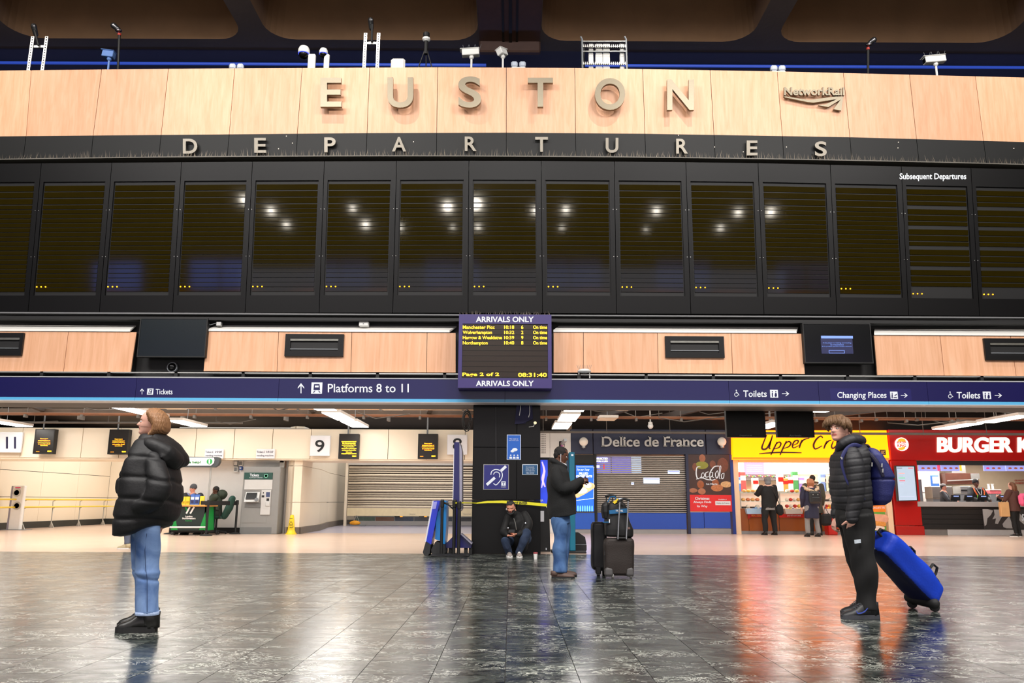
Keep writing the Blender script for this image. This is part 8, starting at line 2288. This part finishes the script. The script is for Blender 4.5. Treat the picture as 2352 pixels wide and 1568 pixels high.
shoe(W4, (an_[1].x, Y + .02, 0), (an_[1].x + .01, Y - .27, 0), .05, .1, .07, GSH, WHITE, .028, WHITE)
shoe(W4, (an_[0].x, Y + .10, 0), (an_[0].x + .03, Y - .19, 0), .05, .1, .07, GSH, WHITE, .028)
c = P(1175, 1222.5, Y - .2)
ph_ = thing('mobile_phone', 'dark mobile phone in the squatting man\'s hands', 'phone', c)
obj('case', B().prism([c + Vector(v) for v in ((-.055, 0, 0), (.055, 0, 0), (.055, .03, .05), (-.055, .03, .05))], (0, .01, -.006)), M('phone_black', (20, 20, 24), .3), ph_); obj('screen', B().prism([c + Vector(v) for v in ((-.05, .004, .004), (.05, .004, .004), (.05, .03, .046), (-.05, .03, .046))], (0, .002, .004)), BLACKG, ph_)
def figure(label, base, H, yaw, arms, top, bottom, shoe_m, skin=SKIN, hair=HAIRB, hairkind='short', sit=False, stance=.06, coat=.46, hpitch=0.0, hyaw=0.0, vox=.012, bulk=1.0, hat=None, name='person', shoe_sole=RUBBER, lean=0, trw=1.0):
 base = Vector(base)
 f = Vector((math.cos(yaw), math.sin(yaw), 0)); rt = Vector((math.sin(yaw), -math.cos(yaw), 0))
 L = lambda r, fw, u: base + rt * (r * H) + f * (fw * H) + Vector((0, 0, u * H))
 t = thing(name, label, 'person', base)
 dz = -.19 if sit else 0
 hip = [L(s * .055, 0, .50 + dz) for s in (-1, 1)]
 if sit:
  knee = [L(s * .08, .22, .305) for s in (-1, 1)]; ank = [L(s * .08, .24, .05) for s in (-1, 1)]
 else:
  knee = [L(s * (stance + .0), .012, .28) for s in (-1, 1)]; ank = [L(s * (stance + .01), -.005, .05) for s in (-1, 1)]
 ft = [a + f * .08 * H + Vector((0, 0, -.025 * H)) for a in ank]
 sh = [L(s * .112 * bulk, lean, .805 + dz) for s in (-1, 1)]
 Hh = .127 * H
 hc = L(0, .012 + lean * 1.3, .925 + dz)
 R = Matrix.Rotation(yaw + hyaw, 3, 'Z') @ Matrix.Rotation(hpitch, 3, 'Y')
 b = B()
 head(b, hc, Hh, R)
 b.tube([hc - Vector((0, 0, Hh * .3)), L(0, lean, .84 + dz), L(0, lean, .80 + dz)], [.032 * H, .032 * H, .04 * H], 10, rnd=True)
 b.tube([L(0, lean, .80 + dz), L(0, lean * .5, .66 + dz), L(0, 0, .52 + dz)], [.07 * H, .07 * H, .065 * H], 12, 1.0, ref=f, rnd=True)
 legs_skel(b, hip, knee, ank, ft, (.045 * H, .03 * H, .022 * H))
 pts = []
 for s, (el, wr, cu) in zip((-1, 1), arms):
  e_, w_ = L(*el[:2], el[2] + dz), L(*wr[:2], wr[2] + dz)
  i = 0 if s < 0 else 1
  b.tube([sh[i], e_, w_], [.03 * H, .025 * H, .018 * H], 10, rnd=True)
  hand(b, w_, (w_ - e_), -rt * s, .105 / .18 * H / 1.0 * .96, (cu,) * 4, side=s)
  pts.append((sh[i], e_, w_))
 body_mesh(b, hc, Hh, R, vox * .7, [skin, LIPS, hair], t, brow=False)
 eyes(t, hc, Hh, R)
 jk = B()
 jk.tube([L(0, lean, .845 + dz), L(0, lean, .815 + dz), L(0, lean * .8, .74 + dz), L(0, lean * .4, .62 + dz), L(0, 0, .52 + dz), L(0, 0, coat + dz if not sit else .27)], [.045 * H, .105 * H * bulk, .118 * H * bulk, .112 * H * bulk, .112 * H * bulk, .115 * H * bulk], 20, .66, ref=f)
 for a_, e_, w_ in pts:
  jk.tube([a_, (a_ + e_) / 2, e_, (e_ + w_) / 2, e_ + (w_ - e_) * .94], [.045 * H * bulk, .045 * H * bulk, .040 * H * bulk, .034 * H, .027 * H], 14, rnd=True)
 obj('jacket', fuse(jk, vox, 2, folds(.010, 15, int(H * 1000) % 90)), top, t, smooth=True)
 tr = B()
 for h_, k2, a_ in zip(hip, knee, ank):
  tr.tube([h_ + Vector((0, 0, .03 * H)), (h_ + k2) / 2, k2, (k2 + a_) / 2, a_ + Vector((0, 0, .01 * H))], [.058 * H * trw, .054 * H * trw, .042 * H * trw, .038 * H * trw, .033 * H * trw], 16)
 tr.tube([hip[0], hip[1]], [.068 * H] * 2, 12, rnd=True)
 obj('trousers', fuse(tr, vox, 2, folds(.008, 18, 7)), bottom, t, smooth=True)
 for a_ in ank:
  g0 = Vector((a_.x, a_.y, 0))
  shoe(t, g0 - f * .035 * H, g0 + f * .115 * H, .027 * H, .065 * H, .035 * H, shoe_m, shoe_sole, .014 * H)
 HLx = lambda x, y, z: hc + R @ (Vector((x, y, z)) * Hh)
 if hairkind != 'none':
  hb = B(); hb.ball(HLx(-.085, 0, .14), .43 * Hh, .375 * Hh, .385 * Hh, n=18, m=10, rot=R)
  if hairkind == 'short': hb.ball(HLx(-.22, 0, -.02), .23 * Hh, .3 * Hh, .3 * Hh, n=14, m=8, rot=R)
  if hairkind == 'long':
   for y_ in (-.22, 0, .22): hb.tube([HLx(-.25, y_, .25), HLx(-.42, y_, -.1), HLx(-.42, y_ * 1.2, -.55), HLx(-.38, y_ * 1.2, -1.0), HLx(-.36, y_, -1.5)], [.2 * Hh, .22 * Hh, .22 * Hh, .18 * Hh, .08 * Hh], 10, rnd=True)
  if hairkind == 'bob':
   for y_ in (-.25, 0, .25): hb.tube([HLx(-.25, y_, .25), HLx(-.36, y_ * 1.15, -.1), HLx(-.3, y_ * 1.3, -.5)], [.2 * Hh, .22 * Hh, .15 * Hh], 10, rnd=True)
  obj('hair', fuse(hb, .009, 2, lambda V: .003 * np.sin(np.arctan2(V[:, 1] - hc.y, V[:, 0] - hc.x) * 24)), hair, t, smooth=True)
 if hat == 'beanie' or (isinstance(hat, tuple) and hat[0] == 'beanie'):
  m_ = hat[1]; hb = B(); hb.ball(HLx(-.08, 0, .20), .46 * Hh, .42 * Hh, .42 * Hh, n=20, m=12, rot=R); o_ = obj('beanie', hb, m_, t, smooth=True)
  obj('brim', B().tube([HLx(-.06 + .44 * math.cos(a), .40 * math.sin(a), .10 + .03 * math.cos(a)) for a in np.linspace(0, 2 * math.pi, 20)], .045 * Hh, 8), m_, o_, smooth=True)
 if isinstance(hat, tuple) and hat[0] == 'cap':
  m_ = hat[1]; o_ = obj('cap', B().ball(HLx(-.05, 0, .24), .44 * Hh, .40 * Hh, .32 * Hh, n=18, m=10, rot=R), m_, t, smooth=True)
  obj('peak', B().ball(HLx(.42, 0, .17), .22 * Hh, .27 * Hh, .04 * Hh, n=14, m=6, rot=R), m_, o_, smooth=True)
 if isinstance(hat, tuple) and hat[0] == 'hood':
  m_ = hat[1]; hb = B(); hb.ball(HLx(-.12, 0, .1), .52 * Hh, .46 * Hh, .5 * Hh, n=20, m=12, rot=R); hb.ball(HLx(-.2, 0, -.3), .4 * Hh, .42 * Hh, .4 * Hh, n=16, m=10, rot=R); obj('hood', fuse(hb, .01, 2, folds(.006, 30, 3)), m_, t, smooth=True)
 return t, L, R, hc, Hh
def ground(px, Y_): p = P(px, 1200, Y_); return Vector((p.x, Y_, 0))
UP = math.pi / 2
NVC = M('navy_parka', (30, 30, 54), .75, var=.15); BKP = M('black_cloth', (14, 14, 15), .8, var=.2); GRT = M('grey_marl', (128, 124, 122), .85, var=.15); OLV = M('olive_coat', (62, 60, 48), .8, var=.2)
BLKS = M('black_shoe', (22, 21, 21), .5)
arm_down = lambda s: ((s * .15, .0, .64), (s * .15, .05, .50), .5)
t, L, R, hc, Hh = figure('customer in a black jacket with grey hood up, seen from behind at the sandwich counter', ground(1768, 25.35), 1.80, UP + .25, (((-.17, .06, .68), (-.13, .20, .70), .8), arm_down(1)), BKP, BKP, BLKS, hairkind='none', hat=('hood', M('grey_jersey', (120, 120, 122), .85, var=.15)), stance=.085, bulk=1.15, trw=1.25)
obj('shirt_hem', B().tube([L(-.1, -.01, .445), L(.1, -.01, .445)], .068 * 1.8, 16, .85, ref=(0, 0, 1)), GRT, t) if False else None
hmv = B(); hmv.rings([[L(.123 * math.cos(a), .085 * math.sin(a), u) for a in np.linspace(0, 2 * math.pi, 24, endpoint=False)] for u in (.425, .465)]); obj('shirt_hem', hmv, GRT, t)
sb_c = L(.19, -.03, .37)
q = thing('shoulder_bag', 'soft black shoulder bag hanging at the black jacketed customer\'s side', 'bag', sb_c)
obj('pouch', fuse(B().ball(sb_c + Vector((0, 0, .10)), .13, .08, .18, n=16, m=10), .012, 2, folds(.012, 16, 5)), BKP, q, smooth=True); obj('strap', B().tube([sb_c + Vector((0, 0, .26)), L(.13, -.06, .62), L(.02, -.085, .78), L(-.08, -.02, .83)], .012, 6), BKP, q)
t, L, R, hc, Hh = figure('woman in a navy coat with pale fur hood and grey trousers at the sandwich counter', ground(1866, 24.2), 1.72, UP + .12, (arm_down(-1), arm_down(1)), NVC, GRT, BLKS, hair=M('auburn_hair', (166, 104, 70), .6, var=.3), hairkind='bob', stance=.085, coat=.31, bulk=1.12, trw=1.1)
FUR = M('pale_fur', (212, 184, 152), .95, var=.35, scale=50, bump=1.0, bscale=120)
obj('fur_trim', fuse(B().tube([L(-.13, .0, .845), L(-.115, -.06, .815), L(-.05, -.10, .78), L(0, -.11, .765), L(.05, -.10, .78), L(.115, -.06, .815), L(.13, .0, .845)], [.035, .045, .05, .045, .05, .045, .035], 12, rnd=True), .01, 1, folds(.02, 70, 5)), FUR, t, smooth=True)
c = L(0, -.115, .57)
q = thing('backpack', 'small black square backpack on the woman with the fur hood', 'backpack', c)
b = B(); b.box(c.x - .17, c.y - .13, c.z - .02, c.x + .17, c.y, c.z + .34, .05); obj('main_body', b, M('black_leatherette', (30, 30, 31), .4, var=.2), q)
obj('front_pocket', B().box(c.x - .12, c.y - .17, c.z + .02, c.x + .12, c.y - .13, c.z + .17, .02), M('black_leatherette', (30, 30, 31), .4), q)
for s in (-1, 1): obj('snap', B().lathe((c.x + s * .07, c.y - .14, c.z + .24), [(.014, 0), (.014, .01)], 8, 'Y'), GALV, q)
obj('loop', B().tube([c + Vector((-.05, -.03, .34)), c + Vector((0, -.03, .39)), c + Vector((.05, -.03, .34))], .01, 6), RUBBER, q)
t, L, R, hc, Hh = figure('person in an olive coat mostly hidden behind the woman with the fur hood', ground(1873, 25.3), 1.86, UP - .1, (((-.15, .05, .66), (-.12, .16, .70), .8), arm_down(1)), OLV, BKP, BLKS, coat=.36, bulk=1.15, hairkind='short')
obj('collar', B().tube([L(-.08, 0, .86), L(0, -.05, .87), L(.08, 0, .86)], .035, 10, rnd=True), M('fur_brown', (96, 74, 54), .95, var=.3), t)
c = L(.15, -.1, .0); z_ = .5
q = thing('holdall', 'large black holdall hanging by the olive coated person', 'bag', (c.x, c.y, .30)); obj('body', fuse(B().box(c.x - .16, c.y - .1, .30, c.x + .16, c.y + .1, .66, .06), .012, 2, folds(.01, 14, 3)), BKP, q, smooth=True); obj('handles', B().tube([(c.x - .08, c.y, .66), (c.x, c.y + .04, .86), (c.x + .08, c.y, .66)], .012, 6), RUBBER, q)
BRC = M('brown_coat', (84, 50, 42), .8, var=.2)
t, L, R, hc, Hh = figure('customer with long brown hair, brown coat and black trousers at the burger counter', ground(2334, 25.0), 1.66, UP + .55, (((-.17, .08, .66), (-.12, .2, .72), .8), ((.16, .03, .64), (.15, .10, .52), .8)), BRC, BKP, BLKS, hair=M('brown_long_hair', (112, 70, 46), .6, var=.35, scale=12), hairkind='long', bulk=1.12, shoe_sole=WHITE, stance=.05)
c = L(.02, -.14, .58)
q = thing('backpack', 'bright pink and grey backpack on the long haired burger customer', 'backpack', c)
obj('main_body', fuse(B().box(c.x - .13, c.y - .12, c.z - .05, c.x + .15, c.y + .06, c.z + .34, .08), .012, 2, folds(.008, 12, 4)), M('hot_pink', (236, 92, 136), .5, var=.12), q, smooth=True)
obj('front_pocket', fuse(B().box(c.x - .02, c.y - .17, c.z + .0, c.x + .17, c.y - .08, c.z + .26, .05), .012, 2), M('silver_grey', (150, 146, 150), .4, var=.2), q, smooth=True); obj('zip_pull', B().tube([c + Vector((-.03, -.13, .2)), c + Vector((-.02, -.14, .14))], .006, 5), M('pink_dark', (190, 30, 90), .5), q)
c = L(-.21, .08, .36)
q = thing('shopping_bag', 'tan paper shopping bag carried by the burger customer', 'bag', c); obj('bag_body', B().box(c.x - .13, c.y - .06, c.z, c.x + .14, c.y + .06, c.z + .44, .012), M('tan_paper', (206, 158, 104), .7, var=.15), q); obj('handle', B().tube([c + Vector((-.05, 0, .44)), c + Vector((0, 0, .54)), c + Vector((.05, 0, .44))], .006, 5), M('tan_paper', (206, 158, 104), .7), q)
t, L, R, hc, Hh = figure('burger worker in a grey cap and dark jacket behind the counter, facing right', ground(2174, 27.4), 1.66, -.6, (((-.15, .08, .66), (-.06, .22, .62), .6), ((.15, .08, .66), (.08, .22, .62), .6)), M('charcoal_jacket', (58, 60, 66), .7, var=.2), BKP, BLKS, hair=HAIRB, hat=('cap', M('grey_cap', (120, 118, 118), .7)), skin=SKINP)
t, L, R, hc, Hh = figure('burger worker in a black beanie, hi-vis straps and white lanyard behind the counter', ground(2250, 27.2), 1.80, -UP + .25, (((-.18, .06, .64), (-.1, .2, .60), .6), ((.18, .06, .64), (.1, .2, .60), .6)), M('worker_dark_jacket', (44, 44, 46), .7, var=.2), BKP, BLKS, hair=HAIRB, hat=('beanie', M('black_knit', (30, 30, 32), .9, var=.2)), skin=SKINB, bulk=1.15)
for s in (-1, 1):
 obj('hi_vis_strap', B().tube([L(s * .10, .05, .835), L(s * .105, .085, .77), L(s * .075, .10, .70)], [.02, .024, .02], 8, .5, ref=(0, 1, 0)), M('hi_vis_orange', (236, 110, 50), .5, emit=.1), t)
 obj('hi_vis_strap', B().tube([L(s * .075, .10, .71), L(s * .075, .105, .62)], [.02, .02], 8, .5, ref=(0, 1, 0)), M('hi_vis_green', (120, 220, 70), .5, emit=.1), t)
 obj('lanyard', B().tube([L(s * .055, .06, .83), L(s * .02, .1, .72), L(0, .105, .66)], .012, 6), WHITE, t)
t, L, R, hc, Hh = figure('help desk worker in a grey beanie and dark coat, ruddy beard, looking left', ground(438, 24.0), 1.78, -UP - .25, (((-.17, .10, .64), (-.08, .2, .60), .6), ((.17, .10, .64), (.08, .2, .60), .6)), M('dark_navy_coat', (34, 36, 44), .7, var=.2), BKP, BLKS, skin=SKINP, hair=M('ginger_beard', (150, 96, 70), .8), sit=True, hairkind='none', hat=('beanie', M('grey_knit', (84, 86, 90), .9, var=.2)), hyaw=-.75, hpitch=.15, bulk=1.25)
obj('scarf', B().tube([L(-.06, .05, .84 - .19), L(0, .085, .81 - .19), L(.07, .05, .845 - .19)], .022, 8, rnd=True), M('scarf_blue', (110, 120, 160), .8), t)
t, L, R, hc, Hh = figure('help desk worker in a dark green coat leaning on one hand behind the desk', ground(497, 24.1), 1.72, math.pi + .2, (((-.10, .17, .66), (-.02, .09, .86), 1.2), ((.14, .14, .62), (.05, .2, .62), .6)), M('dark_green_coat', (46, 56, 42), .75, var=.2), BKP, BLKS, skin=SKINB, hair=HAIRB, sit=True, hpitch=.35, bulk=1.2, lean=.03)
obj('hood', fuse(B().ball(L(0, -.06, .85 - .19), .15, .17, .15, n=16, m=10), .012, 2, folds(.008, 20, 4)), M('dark_green_coat', (46, 56, 42), .75), t, smooth=True)
t, L, R, hc, Hh = figure('person hidden behind the woman in the puffer coat, only grey trousers and beige shoes showing', ground(293, 16.6) + Vector((.06, 0, 0)), 1.34 if False else 1.62, math.pi, (arm_down(-1), arm_down(1)), BKP, M('blue_grey_trousers', (90, 98, 116), .8, var=.2), M('beige_shoe', (190, 176, 140), .6), shoe_sole=WHITE, stance=.04)
